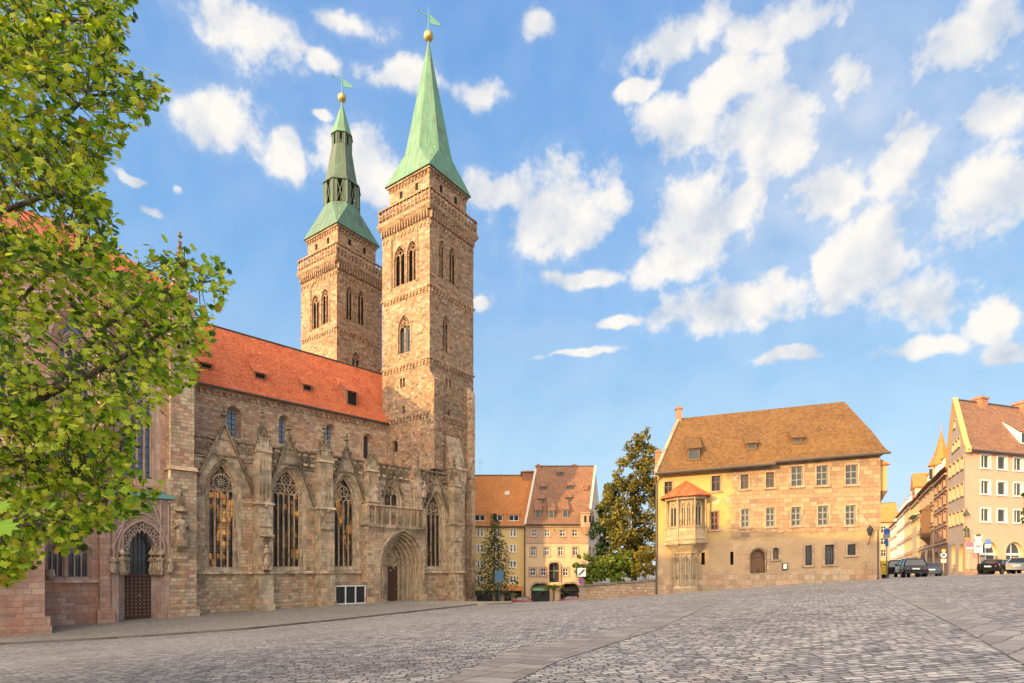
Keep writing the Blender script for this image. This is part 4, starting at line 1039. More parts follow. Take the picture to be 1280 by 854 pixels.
def tower(C, W, faceE, faceN, lower_band, south):
    C = Vector(C); u3 = Vector((UT.x, UT.y, 0)); v3 = Vector((VT.x, VT.y, 0))
    FE = Fr(C + VT * W, C); FN = Fr(C, C + UT * W); FW = Fr(C + UT * W, C + UT * W + VT * W); FS = Fr(C + UT * W + VT * W, C + VT * W)
    Z3, Z4, ZB, ZE = 38.7, 49.0, 51.8, 55.4
    c = Vector((C.x, C.y, 0)) + (u3 + v3) * W / 2
    wins = []; hE, hN = [], []
    body = MB()
    for f, specs, H in ((FE, faceE, hE), (FN, faceN, hN)):
        for sp_ in specs:
            kind, a, b, yt, yb = sp_[:5]; d = ap(f, a, b, yt, yb, {'slit': .5, 'bif': .8, 'win': .8, 'ring': .5}[kind])
            if kind == 'ring': wins.append((kind, f, d)); continue
            H.append(arch(*d, 6)); wins.append((kind, f, d))
    body.wall(FE, [(0, 10.8), (W, 10.8), (W, Z4), (0, Z4)], hE); body.wall(FN, [(0, 10.8), (W, 10.8), (W, Z4), (0, Z4)], hN)
    for f in (FW, FS): body.wall(f, [(0, GRD), (W, GRD), (W, Z4), (0, Z4)])
    def block(m, pr, z0, z1, pr2=None):
        pr2 = pr if pr2 is None else pr2; q = []
        for p, z in ((pr, z0), (pr2, z1)):
            h = W / 2 + p; q += [c + u3 * x * h + v3 * y * h + Vector((0, 0, z)) for x, y in ((-1, -1), (1, -1), (1, 1), (-1, 1))]
        m.hexa(q)
    tw = body.build('tower', M['tower_stone'], church, 'north tower with plain green copper spire' if not south else 'south tower with open lanterns in its spire')
    top = MB(); ins = -.75
    block(top, ins, Z4 + 1.0, ZE)
    for f in (FE, FN):
        fi = f.off(ins)
        corbels(top, fi, .8, W - .8, ZE - .3, 0, .6, .5, .0, .22)
    top.build('top_storey', M['tower_stone'], tw)
    m = MB()
    for z in lower_band: 
        block(m, .16, z, z + .22); block(m, .16, z + .22, z + .38, .02)
    for f in (FE, FN):
        for z in lower_band:
            corbels(m, f, .5, W - .5, z, 0, .62, .6, 0, .2)
        corbels(m, f, .2, W - .2, Z4 - .1, 0, .52, 1.0, 0, .45)
        corbels(m, f, .2, W - .2, Z4 - 1.5, 0, .7, .5, 0, .16)
    block(m, .30, Z4 - .1, Z4 + .35, .55); block(m, .55, Z4 + .35, Z4 + .7)
    block(m, ins + .3, ZE - .28, ZE - .02)
    m.build('cornice', M['tower_stone'], tw)
    m = MB()
    for f in (FE, FN, FW, FS): balustrade(m, f, -.32, W + .32, Z4 + .8, ZB, .30, .14, .72)
    m.build('balustrade', M['tower_stone'], tw)
    for kind, f, d in wins:
        if kind == 'ring':
            m = MB(); A_ = archline(*d, 8); B_ = archline(d[0] - .25, d[1] + .25, d[2], d[3], d[4] + .25, 8); m.strip(f, A_, B_, -.02, .13)
            m.tube([f.pt(s, h, .05) for s, h in archline(d[0] + .14, d[1] - .14, d[2], d[3], d[4] - .14, 8)], .08, 5)
            m.build('blind_arch', M['tower_stone'], tw); continue
        deep = .55; A_ = arch(*d, 6)
        m = MB(); m.loft(f, A_, 0, A_, -deep, True); r = .085
        if kind != 'slit':
            e = grow(*d, .16, False); m.strip(f, archline(*d, 6), archline(d[0] - .2, d[1] + .2, d[2], d[3], d[4] + .24, 6), -.02, .07)
            tracery(m, f, d[0], d[1], d[2], d[3] - .1, d[4], 2, -.22, r, 'flow' if kind == 'win' else 'plain')
            if kind == 'bif': m.ring(f.pt((d[0] + d[1]) / 2, d[4] - (d[1] - d[0]) * .42, -.22), Vector((f.u.x, f.u.y, 0)), Vector((0, 0, 1)), (d[1] - d[0]) * .16, r, 8)
        w = m.build('tower_window', M['tower_stone'], tw)
        m = MB(); m.poly(f, A_, -deep + .02)
        if kind == 'bif':
            h = d[2] + .3
            while h < d[3]: m.hexa([f.pt(d[0], h, -.30), f.pt(d[1], h, -.30), f.pt(d[1], h + .12, -deep + .05), f.pt(d[0], h + .12, -deep + .05), f.pt(d[0], h + .04, -.30), f.pt(d[1], h + .04, -.30), f.pt(d[1], h + .16, -deep + .05), f.pt(d[0], h + .16, -deep + .05)]); h += .4
            m.build('louvre', M['void'], w)
        else: m.build('pane', M['glass'] if kind == 'win' else M['void'], w)
    # small square openings under the eaves
    m = MB()
    for f in (FE, FN):
        fi = f.off(ins)
        for s in (W * .33, W * .66): m.fbox(fi, s - .28, s + .28, ZE - 2.3, ZE - 1.3, -.02, .012)
    m.build('eaves_opening', M['void'], tw)
    # spire
    m = MB()
    if not south:
        spire_shape(m, c, W / 2, ins + .55, ZE, 59.6, 3.35, 77.2)
        sp_ = m.build('spire', M['copper'], tw); zt = 77.0
        m = MB()
        spy = 64.5
    else:
        oc = spire_shape(m, c, W / 2, ins + .55, ZE, 60.3, 2.9, 60.9, oct_top=2.75)
        sp_ = m.build('spire', M['mixed_copper'], tw)
        def lantern(a, z0, z1, post, xb):
            lm = MB()
            lo, hi = oc(a, z0), oc(a, z1)
            for i in range(8):
                lm.tube([lo[i], hi[i]], post, 4); p, q2 = lo[i], lo[(i + 1) % 8]; P2, Q2 = hi[i], hi[(i + 1) % 8]
                for t in (.0, .28, .72, .96):
                    lm.tube([p.lerp(q2, t), P2.lerp(Q2, t)], post * .6, 4)
                lm.face([p.lerp(q2, 0), p.lerp(q2, .28), P2.lerp(Q2, .28), P2]); lm.face([p.lerp(q2, .72), q2, Q2, P2.lerp(Q2, .72)])
                if xb: lm.tube([p.lerp(q2, .28), P2.lerp(Q2, .72)], post * .35, 4); lm.tube([p.lerp(q2, .72), P2.lerp(Q2, .28)], post * .35, 4)
            core = [c + (x - c - Vector((0, 0, z0))) * .25 + Vector((0, 0, z0)) for x in lo]
            lm.tube([c + Vector((0, 0, z0)), c + Vector((0, 0, z1))], .35, 6); lm.build('lantern', M['slate'], sp_)
        lantern(2.75, 60.9, 64.6, .16, True); lantern(1.5, 71.4, 73.3, .12, False)
        up_ = MB()
        o1 = oc(3.0, 64.6); o2 = oc(2.55, 65.3); o3 = oc(1.55, 71.4); up_.face(o1)
        for A_, B_ in ((o1, o2), (o2, o3)):
            for i in range(8): up_.face([A_[i], A_[(i + 1) % 8], B_[(i + 1) % 8], B_[i]])
        up_.face(o3); up_.build('lantern_roof', M['slate'], sp_)
        tp = MB(); o1 = oc(1.75, 73.3); o2 = oc(1.5, 74.0); o3 = oc(.12, 79.0); tp.face(o1)
        for A_, B_ in ((o1, o2), (o2, o3)):
            for i in range(8): tp.face([A_[i], A_[(i + 1) % 8], B_[(i + 1) % 8], B_[i]])
        tp.build('spire_tip', M['copper'], sp_); zt = 78.8
    b = MB(); b.smooth = True; b.ball(c + Vector((0, 0, zt + 1.35)), .72, 14, 10); bl_ = b.build('spire_ball', M['gold'], tw)
    b = MB(); b.tube([c + Vector((0, 0, zt - .6)), c + Vector((0, 0, zt + .8))], .13, 6); b.tube([c + Vector((0, 0, zt + 1.9)), c + Vector((0, 0, zt + 5.6))], [.09, .05], 6)
    d = Vector((.93, .2, -.28 if not south else -.2)).normalized(); ctr = c + Vector((0, 0, zt + 4.1)); L_ = 1.6
    b.tube([ctr - d * L_ + Vector((0, 0, .3)), ctr + d * L_], .06, 4)
    fl = [ctr + d * .2 + Vector((0, 0, .55)), ctr + d * 1.9 + Vector((0, 0, -.1)), ctr + d * 1.5 + Vector((0, 0, -.5)), ctr + d * .2 + Vector((0, 0, -.75))]
    nn_ = Vector((-d.y, d.x, 0)).normalized() * .03
    b.hexa([p - nn_ for p in fl] + [p + nn_ for p in fl]); b.blob(ctr - d * L_ + Vector((0, 0, .3)), .2)
    b.build('weather_vane', M['verdigris'], tw)
    return tw, FE, FN, c
CN = P(537, 713, 78); CS = P(421, 713, 91.2)
eN = [('ring', 489.5, 521, 277, 357), ('bif', 493, 506, 308, 357), ('bif', 509, 522, 301, 351), ('win', 498, 513, 394, 441), ('slit', 500, 502.4, 473, 485), ('slit', 503.6, 506, 472, 484), ('slit', 503, 506, 507, 517), ('slit', 491, 497, 551, 565)]
nN = [('ring', 547.5, 571, 282, 352), ('bif', 548.5, 556, 301, 348), ('bif', 561.5, 570, 310, 355), ('win', 553, 561.5, 395, 440), ('slit', 557.5, 560, 473, 484), ('slit', 561.5, 564, 474, 485), ('slit', 560, 562.5, 512, 520)]
tw, FE, FN, cN = tower((CN.x, CN.y), 9.35, eN, nN, [21.4, 28.7, 38.6], False)
m = MB(); hb1 = FN.h(543, 466); hb2 = FN.h(586, 486)
m.fbox(FN, -.05, 1.75, TB + .3, hb1 - 1.2, -.02, .9); m.wedge(FN, -.05, 1.75, hb1 - 1.2, hb1, -.02, .9, .05)
m.build('tower_buttress', M['tower_stone'], tw)
m = MB(); s0 = FN.L - 1.5; s1 = FN.s(593.5, .9); m.fbox(FN, s0, s1, GRD, hb2 - .9, -1.4, .95); m.wedge(FN, s0, s1, hb2 - .9, hb2, -1.4, .95, .1)
for py in (600, 657): h = FN.h(588, py); m.wedge(FN, s0 - .1, s1 + .12, h, h + .3, -1.5, 1.08, 1.0)
m.wedge(FN, s0 - .15, s1 + .2, GRD, -3.6, -1.5, 1.3, 1.05)
m.build('tower_buttress', M['nave_stone'], tw)
m = MB(); hx0, hx1 = FN.h(560, 588), FN.h(560, 545); m.fbox(FN, 3.0, 6.2, TOP - .5, hx0, -.02, 1.3); m.wedge(FN, 2.85, 6.35, hx0, hx0 + .4, -.02, 1.45, 1.3); m.wedge(FN, 3.1, 6.1, hx0 + .4, hx1, -.02, 1.25, .1); m.build('stair_cap', M['nave_stone'], tw)
eS = [('ring', 388.5, 411.5, 345, 410), ('bif', 390, 399, 369, 411), ('bif', 402, 411, 361, 405)]
nS = [('ring', 431.5, 457, 342, 404), ('bif', 433, 441, 359, 400), ('bif', 447.5, 456, 364, 406), ('win', 440, 450.5, 440, 462)]
tower((CS.x, CS.y), 9.35, eS, nS, [28.7, 38.5], True)

# --- grey cabinets standing against the church
cab = thing('utility_cabinet', 'dark grey metal cabinet with three doors standing against the church wall', 'cabinet', tuple(FA.pt(FA.s(437, .9), g(*FA.pt(FA.s(437, .9), 0, .9).to_2d()), .9)))
m = MB(); c0_, c1_ = FA.s(418.5, 1.3), FA.s(457, 1.3); hb_ = FA.h(437, 759, 1.3); ht_ = FA.h(437, 732, 1.3); w3 = (c1_ - c0_) / 3
m2 = MB()
m2.fbox(FA, c0_, c1_, ht_ - .12, ht_, .5, 1.36); m2.fbox(FA, c0_, c1_, hb_ + .35, hb_ + .47, .5, 1.34)
for k in range(4): s = c0_ + (c1_ - c0_ - .12) * k / 3; m2.fbox(FA, s, s + .12, hb_ - .9, ht_ - .12, 1.22, 1.36); m2.fbox(FA, s, s + .12, hb_ - .9, ht_ - .12, .5, .62)
m2.build('frame', M['white'], cab)
for k in range(3):
    m = MB(); s = c0_ + k * w3 + .13; m.fbox(FA, s, s + w3 - .16, hb_ + .48, ht_ - .14, .55, 1.25); m.build('door', M['iron'], cab)
# ------------------------------------------------------------------ houses
M['pf_wall'] = None
def parsonage_wall():
    """warm plaster on the left and below, bare weathered ashlar on the upper right of the front"""
    k = NM('parsonage_wall'); uv = k.coord(); ob = k.coord('Object')
    w = k.vmath('MULTIPLY', k.vmath('SUBTRACT', k.noise(uv, .9, 2, col=True), (.5, .5, .5)), (.08, .05, 0))
    c, f = k.brick(k.vmath('ADD', uv, w), .66, .35, .018, squash=.7, sqf=3, smooth=.3)
    st = k.ramp(c, [(0, (.33, .21, .125)), (.2, (.385, .25, .15)), (.4, (.29, .185, .12)), (.6, (.36, .235, .14)), (.78, (.41, .28, .17)), (.92, (.25, .165, .115))], 'CONSTANT')
    st = k.mix(f, st, (.21, .15, .10))
    n = k.noise(uv, .55, 6, .65); fine = k.noise(uv, 6, 5, .65)
    pl = k.mix(k.rng(n, .40, .70), (.54, .37, .125), (.42, .28, .125))
    sp = k.n('ShaderNodeSeparateXYZ'); k.put(sp.inputs[0], ob)
    # ragged boundary between plaster and bare stone
    lx = k.math('ADD', sp.outputs[0], k.math('MULTIPLY', k.math('SUBTRACT', k.noise(uv, .7, 5, .7), .5), 3.0))
    lz = k.math('ADD', sp.outputs[2], k.math('MULTIPLY', k.math('SUBTRACT', k.noise(uv, .9, 5, .7), .5), 1.1))
    ms = k.math('MULTIPLY', k.rng(lx, -1.8, -1.2), k.rng(k.math('SUBTRACT', lz, k.math('MULTIPLY', sp.outputs[0], .05)), 3.9, 4.3))
    pl = k.mix(k.rng(lz, 5.0, 3.6), pl, k.mix(k.rng(n, .40, .70), (.47, .325, .19), (.37, .25, .15)))
    col = k.mix(ms, pl, st)
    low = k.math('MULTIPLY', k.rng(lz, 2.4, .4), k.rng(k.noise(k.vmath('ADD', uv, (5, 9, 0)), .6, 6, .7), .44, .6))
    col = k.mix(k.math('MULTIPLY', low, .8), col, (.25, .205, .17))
    col = k.mix(k.math('MULTIPLY', k.rng(k.noise(k.vmath('ADD', uv, (15, 2, 0)), .8, 6, .7), .58, .64), .5), col, (.56, .46, .34))
    col = k.mix(k.math('MULTIPLY', k.rng(fine, .35, .72), .3), col, k.mix(1, col, (.5, .46, .42), 'MULTIPLY'))
    k.bump(k.math('ADD', k.math('MULTIPLY', fine, .5), k.math('MULTIPLY', k.math('MULTIPLY', f, ms), -.6)), .45, .04)
    return k.fin(col, .9, .2)
M['pf_wall'] = parsonage_wall()
M['pf_trim'] = stone('parsonage_trim', [(0, (.36, .25, .16)), (.5, (.47, .34, .22)), (1, (.53, .40, .27))], .6, .45, stain=.4, bump=.4)
M['pale_stone'] = stone('pale_carved_stone', [(0, (.40, .31, .19)), (.5, (.48, .38, .24)), (1, (.54, .44, .29))], .6, .6, dark=(.12, .09, .06), stain=.75, bump=.4, msz=.006)
M['pl_peach'] = plaster('peach_plaster', (.72, .385, .27), (.64, .325, .215), .4)
M['pl_peach_shade'] = plaster('shaded_peach_plaster', (.50, .38, .29), (.42, .31, .24), .4)  # greyer version of the peach plaster, shade on the gable put into the colour
M['pl_cream'] = plaster('cream_plaster', (.56, .41, .25), (.46, .33, .20), .4)
M['pl_yellow'] = plaster('yellow_plaster', (.54, .34, .14), (.44, .27, .10), .4)
M['pl_gold'] = plaster('golden_plaster', (.66, .49, .22), (.56, .38, .16), .4)
M['pl_ochre'] = plaster('ochre_plaster', (.52, .36, .20), (.42, .28, .15), .4)
M['pl_white'] = plaster('off_white_plaster', (.62, .56, .46), (.5, .44, .36), .4)
M['pl_rose'] = plaster('rose_plaster', (.52, .33, .24), (.43, .26, .19), .4)
M['brick_red'] = stone('red_stone_front', [(0, (.36, .17, .10)), (.5, (.44, .22, .13)), (1, (.38, .19, .12))], .7, .36, stain=.3, bump=.4)
M['house_stone'] = stone('brown_house_stone', [(0, (.40, .27, .19)), (.5, (.48, .33, .23)), (1, (.44, .30, .20))], .8, .4, stain=.3, bump=.3)
M['cloth_green'] = plain('green_awning', (.22, .38, .24), .8, .2)

def house_window(par, f, d, holes, fm, gm, nx=2, ny=2, deep=.18, sur=None, sw=.14, sill=True, bar=.05, o=0.0, name='window'):
    """recessed window: stone surround, frame with glazing bars, pane"""
    s0, s1, h0, hs, ha = d; A = arch(*d, 6); holes.append(A)
    m = MB(); ob = o - deep
    if sur is not None:
        m.cur = 1; e = (s0 - sw, s1 + sw, h0, hs, ha + sw) if ha > hs + .02 else (s0 - sw, s1 + sw, h0, hs + sw, ha + sw)
        m.strip(f, archline(*d, 6), archline(*e, 6), o - deep, o + .045)
        if sill: m.fbox(f, s0 - sw - .06, s1 + sw + .06, h0 - .14, h0 - .003, o - deep, o + .12)
    else:
        m.cur = 1; m.loft(f, A, o, A, o - deep - .06, True)
        if sill: m.fbox(f, s0 - .08, s1 + .08, h0 - .10, h0 - .003, o - deep, o + .10)
    m.cur = 0
    fr = bar * 1.5
    if ha > hs + .02: m.strip(f, archline(s0 + fr, s1 - fr, h0 + fr, hs, ha - fr, 6), archline(*d, 6), ob - .03, ob + .04); m.fbox(f, s0, s1, h0, h0 + fr, ob - .03, ob + .04)
    else:
        m.fbox(f, s0, s0 + fr, h0, hs, ob - .03, ob + .04); m.fbox(f, s1 - fr, s1, h0, hs, ob - .03, ob + .04)
        m.fbox(f, s0 + fr, s1 - fr, h0, h0 + fr, ob - .03, ob + .04); m.fbox(f, s0 + fr, s1 - fr, hs - fr, hs, ob - .03, ob + .04)
    for i in range(1, nx): s = s0 + (s1 - s0) * i / nx; m.fbox(f, s - bar * .7, s + bar * .7, h0 + fr, (ha if ha > hs + .02 else hs) - fr, ob - .02, ob + .035)
    for j in range(1, ny): h = h0 + (hs - h0) * (.62 if ny == 2 else j / ny); m.fbox(f, s0 + fr, s1 - fr, h - bar * .7, h + bar * .7, ob - .02, ob + .03)
    w = m.build(name, [fm, sur if sur is not None else fm], par)
    gl = MB(); gl.poly(f, A, ob); gl.build('pane', gm, w)
    return w
def rect(f, x0, x1, y0, y1, o=0.0): return ap(f, x0, x1, y0, y1, 0, o)

# --- the stone parsonage on the right
FP = Fr((12.5, 50.0), (29.4, 46.0), .045)
pars = thing('parsonage', 'old sandstone parsonage with brown tiled roof and a carved oriel beside its arched door', 'house', (20, 49, g(20, 49)))
def cp(X, Y): return 800 + X / 3.1625, 490 + Y / 3.1625
def cr_(f, X0, X1, Y0, Y1, o=0.0): a, b = cp(X0, Y0); c, d = cp(X1, Y1); return rect(f, a, c, b, d, o)
holes = []
S0, S1 = FP.s(820.8), FP.s(1100.6)
E1 = FP.h(969, 579.5, .5); E2 = FP.h(1040, 570.6, .5); SM = FP.s(969, .5)
WTOP = E2 + .1
g_ = (M['window_brown'], M['glass'])
for k_, (X0, X1, Y0, Y1, nx, ny) in enumerate([(97, 128, 355, 405, 2, 1), (283, 318, 332, 392, 2, 1), (398, 429, 327, 384, 2, 1), (498, 530, 318, 378, 2, 1)]):
    house_window(pars, FP, cr_(FP, X0, X1, Y0, Y1), holes, M['window_brown'], M['glass_house'], nx, 2, .2, M['pf_trim'], .10)
for (X0, X1, Y0, Y1) in [(598, 643, 295, 373), (697, 743, 292, 370), (812, 860, 289, 367)]:
    house_window(pars, FP, cr_(FP, X0, X1, Y0, Y1), holes, M['window_grey'], M['glass_house'], 2, 3, .16, M['pf_trim'], .12)
for i, (X0, X1, Y0, Y1) in enumerate([(280, 310, 473, 545), (400, 433, 463, 535), (498, 533, 458, 533), (598, 637, 455, 530), (703, 745, 450, 528), (812, 852, 448, 527)]):
    house_window(pars, FP, cr_(FP, X0, X1, Y0, Y1), holes, M['timber_red' if i == 0 else 'window_grey'], M['glass_house'], 2, 3, .16, M['pf_trim'], .12, bar=.065)
for (X0, X1, Y0, Y1) in [(653, 680, 607, 685), (730, 767, 604, 682), (820, 852, 602, 645)]:
    house_window(pars, FP, cr_(FP, X0, X1, Y0, Y1), holes, M['iron'], M['glass_house'], 3, 4, .2, M['pf_trim'], .15, bar=.035)
for (X0, X1, Y0, Y1) in [(140, 150, 655, 695), (242, 257, 635, 683), (357, 370, 632, 683), (137, 148, 742, 765), (290, 308, 730, 755), (355, 378, 758, 772), (663, 682, 718, 742)]:
    d = cr_(FP, X0, X1, Y0, Y1); holes.append(arch(*d)); m = MB(); A_ = arch(*d)
    m.loft(FP, A_, 0, A_, -.4, True); m.cur = 1; m.poly(FP, A_, -.38); m.build('slit_window' if Y1 < 700 else 'vent', [M['pf_trim'], M['void']], pars)
a, b = cp(525, 615); c, d_ = cp(548, 662); house_window(pars, FP, ap(FP, a, c, b, d_, .5), holes, M['window_brown'], M['glass_house'], 2, 2, .25, M['pf_trim'], .14)
# arched door
a, b = cp(431, 617); c, d_ = cp(501, 757); dd = ap(FP, a, c, b, d_, .52); dd = (dd[0], dd[1], dd[2] - 1, dd[3], dd[4])
A_ = arch(*dd, 8); holes.append(A_); m = MB(); m.loft(FP, A_, 0, A_, -.45, True); m.strip(FP, archline(*dd, 8), archline(dd[0] - .22, dd[1] + .22, dd[2], dd[3], dd[4] + .26, 8), -.02, .06)
m.tube([FP.pt(s, h, -.12) for s, h in archline(dd[0] + .06, dd[1] - .06, dd[2], dd[3], dd[4] - .06, 8)], .07, 6)
sw_ = m.build('door_surround', M['pf_trim'], pars)
m = MB(); m.poly(FP, A_, -.40); sm_2 = (dd[0] + dd[1]) / 2
m.fbox(FP, sm_2 - .02, sm_2 + .02, dd[2], dd[4], -.40, -.37); m.fbox(FP, dd[0], dd[1], dd[3] - .05, dd[3] + .07, -.40, -.34)
for k in range(1, 8): s = dd[0] + (dd[1] - dd[0]) * k / 8; m.fbox(FP, s - .012, s + .012, dd[2], dd[3], -.40, -.385)
dr = m.build('door', M['door_brown'], pars); m = MB(); m.fbox(FP, sm_2 + .06, sm_2 + .12, dd[2] + 1.95, dd[2] + 2.2, -.36, -.28); m.build('handle', M['iron'], dr)
# walls
m = MB(); hk = FP.k; m.wall(FP, [(S0, -7), (S1, -7), (S1, WTOP), (SM + .1, WTOP), (SM + .1, E1 + .1), (S0, E1 + .1)], holes)
DEP = 11.0; RH = FP.h(952, 512.6, -5.2); RO = -5.2
R0, R1 = FP.s(850.6, RO), FP.s(1055.5, RO); SB = S0 + (R0 - S0) * DEP / -RO      # the left end wall runs back at a skew
for s, t, hh in ((S0, SB, E1), (S1, S1, WTOP - .2)): m.face([FP.pt(s, -7, 0), FP.pt(s, hh, 0), FP.pt(t, hh, -DEP), FP.pt(t, -7, -DEP)])
m.face([FP.pt(SB, -7, -DEP), FP.pt(S1, -7, -DEP), FP.pt(S1, WTOP - .2, -DEP), FP.pt(SB, WTOP - .2, -DEP)])
m.face([FP.pt(S0, E1 - .02, .0), FP.pt(R0, RH - .1, RO), FP.pt(SB, E1 - .02, -DEP)])
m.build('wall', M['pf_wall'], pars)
m = MB(); m.wedge(FP, S0 - .02, S1 + .05, -7, FP.h(1060, 712), -.02, .16, .06)
m.build('plinth', M['pf_trim'], pars)
# roof: concave front slope with a step in the eaves, hipped right end
def prof_p(eh, eo): return [(eo, eh), (eo - .75, eh + .62), (eo - 1.9, eh + 2.05), (RO, RH)]
P1, P2 = prof_p(E1, .72), prof_p(E2, .5)
m = MB()
def slope(m, pr, sa, sb, ra, rb, sub=1):
    rows = []
    H0, H1 = pr[0][1], pr[-1][1]
    for o, h in pr:
        t = (h - H0) / (H1 - H0); rows.append((FP.pt(sa + (ra - sa) * t, h, o), FP.pt(sb + (rb - sb) * t, h, o)))
    for (a, b), (c, d) in zip(rows, rows[1:]): m.face([a, b, d, c])
    return rows
ra = slope(m, P1, S0 - .15, SM, R0 - .15, R0 + (R1 - R0) * .62)
rb = slope(m, P2, SM - .02, S1 + .45, R0 + (R1 - R0) * .3, R1)
rb2 = rb
# right hip and rear
back = [FP.pt(S1 + .45, E2, -DEP - .5), FP.pt(SB - .15, E1, -DEP - .5)]
hip = [p[1] for p in rb]
H0, H1 = P2[0][1], P2[-1][1]
hb = []
for (o, h) in P2: t = (h - H0) / (H1 - H0); hb.append(back[0].lerp(FP.pt(R1, RH, RO), 1 - (1 - t) ** 1.0) if t < 1 else FP.pt(R1, RH, RO))
for i in range(len(hip) - 1): m.face([hip[i], hb[i], hb[i + 1], hip[i + 1]])
m.face([back[1], back[0], FP.pt(R1, RH, RO), FP.pt(R0 - .15, RH, RO)])
for rows, pr in ((ra, P1), (rb, P2)):                   # soffit
    a, b = rows[0]; m.face([a, b, b - Vector((FP.n.x, FP.n.y, 0)) * (pr[0][0] + .05) + Vector((0, 0, .02)), a - Vector((FP.n.x, FP.n.y, 0)) * (pr[0][0] + .05) + Vector((0, 0, .02))])
    m.face([a + Vector((0, 0, -.16)), b + Vector((0, 0, -.16)), b, a])
pr_roof = m.build('roof', M['roof_old'], pars)
m = MB(); 
for (sa, sb, pr) in ((S0 - .15, SM, P1), (SM, S1 + .5, P2)): m.tube([FP.pt(sa, pr[0][1] - .08, pr[0][0] + .07), FP.pt(sb, pr[0][1] - .08, pr[0][0] + .07)], .11, 6)
m.tube([FP.pt(S0 - .05, E1 - .2, .55), FP.pt(S0 - .02, E1 - .8, .12), FP.pt(S0 - .02, -3, .12)], .08, 6)
m.build('gutter', M['zinc'], pars)
m = MB()
vs_ = lambda h: S0 + (R0 - S0) * max(0, (h - P1[0][1]) / (RH - P1[0][1]))
for (oa, ha), (ob, hb_) in zip(P1, P1[1:]):
    sa, sb = vs_(ha), vs_(hb_)
    m.hexa([FP.pt(sa - .22, ha - .3, oa), FP.pt(sa + .05, ha - .3, oa), FP.pt(sb + .05, hb_ - .3, ob), FP.pt(sb - .22, hb_ - .3, ob), FP.pt(sa - .22, ha + .2, oa), FP.pt(sa + .05, ha + .2, oa), FP.pt(sb + .05, hb_ + .2, ob), FP.pt(sb - .22, hb_ + .2, ob)])
m.build('gable_coping', M['pf_trim'], pr_roof)
for (px, py0, py1, o, w) in ((848.5, 525, 509, RO, .5), (822.5, 590, 563, -2.5, .5)):
    m = MB(); s = FP.s(px, o); h0, h1 = FP.h(px, py0, o) - 1.2, FP.h(px, py1, o); m.fbox(FP, s - w / 2, s + w / 2, h0, h1 - .25, o - .35, o + .35); m.fbox(FP, s - w / 2 - .07, s + w / 2 + .07, h1 - .25, h1 - .1, o - .42, o + .42); m.fbox(FP, s - w / 2 + .08, s + w / 2 - .08, h1 - .1, h1, o - .25, o + .25)
    m.build('chimney', M['brick_red'], pr_roof)
for (X, Y0, Y1, w, bk, pr) in ((212, 270, 225, 1.0, 1.5, P1), (441, 230, 205, .75, .9, P1), (622, 205, 183, .75, .9, P2)):
    px, py0 = cp(X, Y0); _, py1 = cp(X, Y1); o_ = -1.0
    for _ in range(8): h_ = FP.h(px, py0, o_); o_ = roof_o(pr, h_)
    shed_dormer(pr_roof, FP, pr, FP.s(px, o_), w, h_, FP.h(px, py1, o_), bk, M['roof_old'], M['window_brown'], M['glass_house'], bars=False)
# carved oriel
ori_c = FP.s(cp(180, 0)[0], .7); 
def ocy(Y, o=1.2): return FP.h(cp(180, Y)[0], cp(180, Y)[1], o)
def opoly(r, o_in=0.0):                                  # five-sided plan in (s, o)
    return [(ori_c - r * 1.0, o_in), (ori_c - r * .98, r * .50), (ori_c - r * .42, r * .98), (ori_c + r * .42, r * .98), (ori_c + r * .98, r * .50), (ori_c + r * 1.0, o_in)]
def oring(m, lv):
    prev = None
    for (r, h) in lv:
        cur = [FP.pt(s, h, o) for s, o in opoly(r)]
        if prev: 
            for i in range(5): m.face([prev[i], prev[i + 1], cur[i + 1], cur[i]])
        prev = cur
    m.face(prev)
hE, hW1, hW0, hB, hC, hP, hG = ocy(412), ocy(425), ocy(532), ocy(592), ocy(603), ocy(632), ocy(800)
r_b = 1.62
m = MB(); oring(m, [(1.05, hG - 2), (1.05, hG + .5), (.88, hG + .7), (.84, hP - .3), (1.0, hP - .1), (1.02, hP), (1.25, hP + .3), (1.3, hP + .34), (1.45, hC - .1), (1.68, hC + .05), (1.70, hC + .25), (r_b - .05, hC + .3), (r_b - .05, hB + .1), (r_b + .02, hB + .2), (r_b, hW0 - .12), (r_b + .09, hW0 - .08), (r_b + .09, hW0), (r_b - .28, hW0 + .02), (r_b - .28, hW1 - .1), (r_b + .05, hW1), (r_b + .1, hE), (r_b + .1, hE + .02)])
oriel = m.build('oriel', M['pale_stone'], pars)
PL = opoly(r_b - .28); PO = opoly(r_b + .02)
tr_ = MB(); gl = MB()
for i in range(5):
    (sa, oa), (sb, ob) = PL[i], PL[i + 1]; p, q2 = FP.pt(sa, 0, oa), FP.pt(sb, 0, ob); 
    f2 = Fr((p.x, p.y), (q2.x, q2.y)); zb = (p.z + q2.z) / 2
    if f2.L < .4: continue
    n_ = 2 if f2.L > 1.0 else 1; w_ = (f2.L - .24) / n_
    for j in range(n_):
        a_ = .12 + j * w_ + .05; b_ = a_ + w_ - .1; d = (a_, b_, hW0 + .1 + zb, hW1 - .75 + zb, hW1 - .22 + zb)
        gl.poly(f2, arch(*d, 6), .012); tr_.strip(f2, archline(*d, 6), archline(a_ - .08, b_ + .08, d[2], d[3], d[4] + .1, 6), .0, .12)
        tracery(tr_, f2, a_, b_, d[2], d[3], d[4], 3 if w_ > .9 else 2, .06, .035, 'flow' if w_ > .6 else 'plain')
    for j in range(3):                                    # relief panels below the sill
        cs = f2.L * (j + .5) / 3; f3 = f2.off(.30); f3.k = 0; tr_.ring(f3.pt(cs, (hB + hW0) / 2 + zb + .1, -.02), Vector((f2.u.x, f2.u.y, 0)), Vector((0, 0, 1)), min(.2, f2.L / 7), .05, 8)
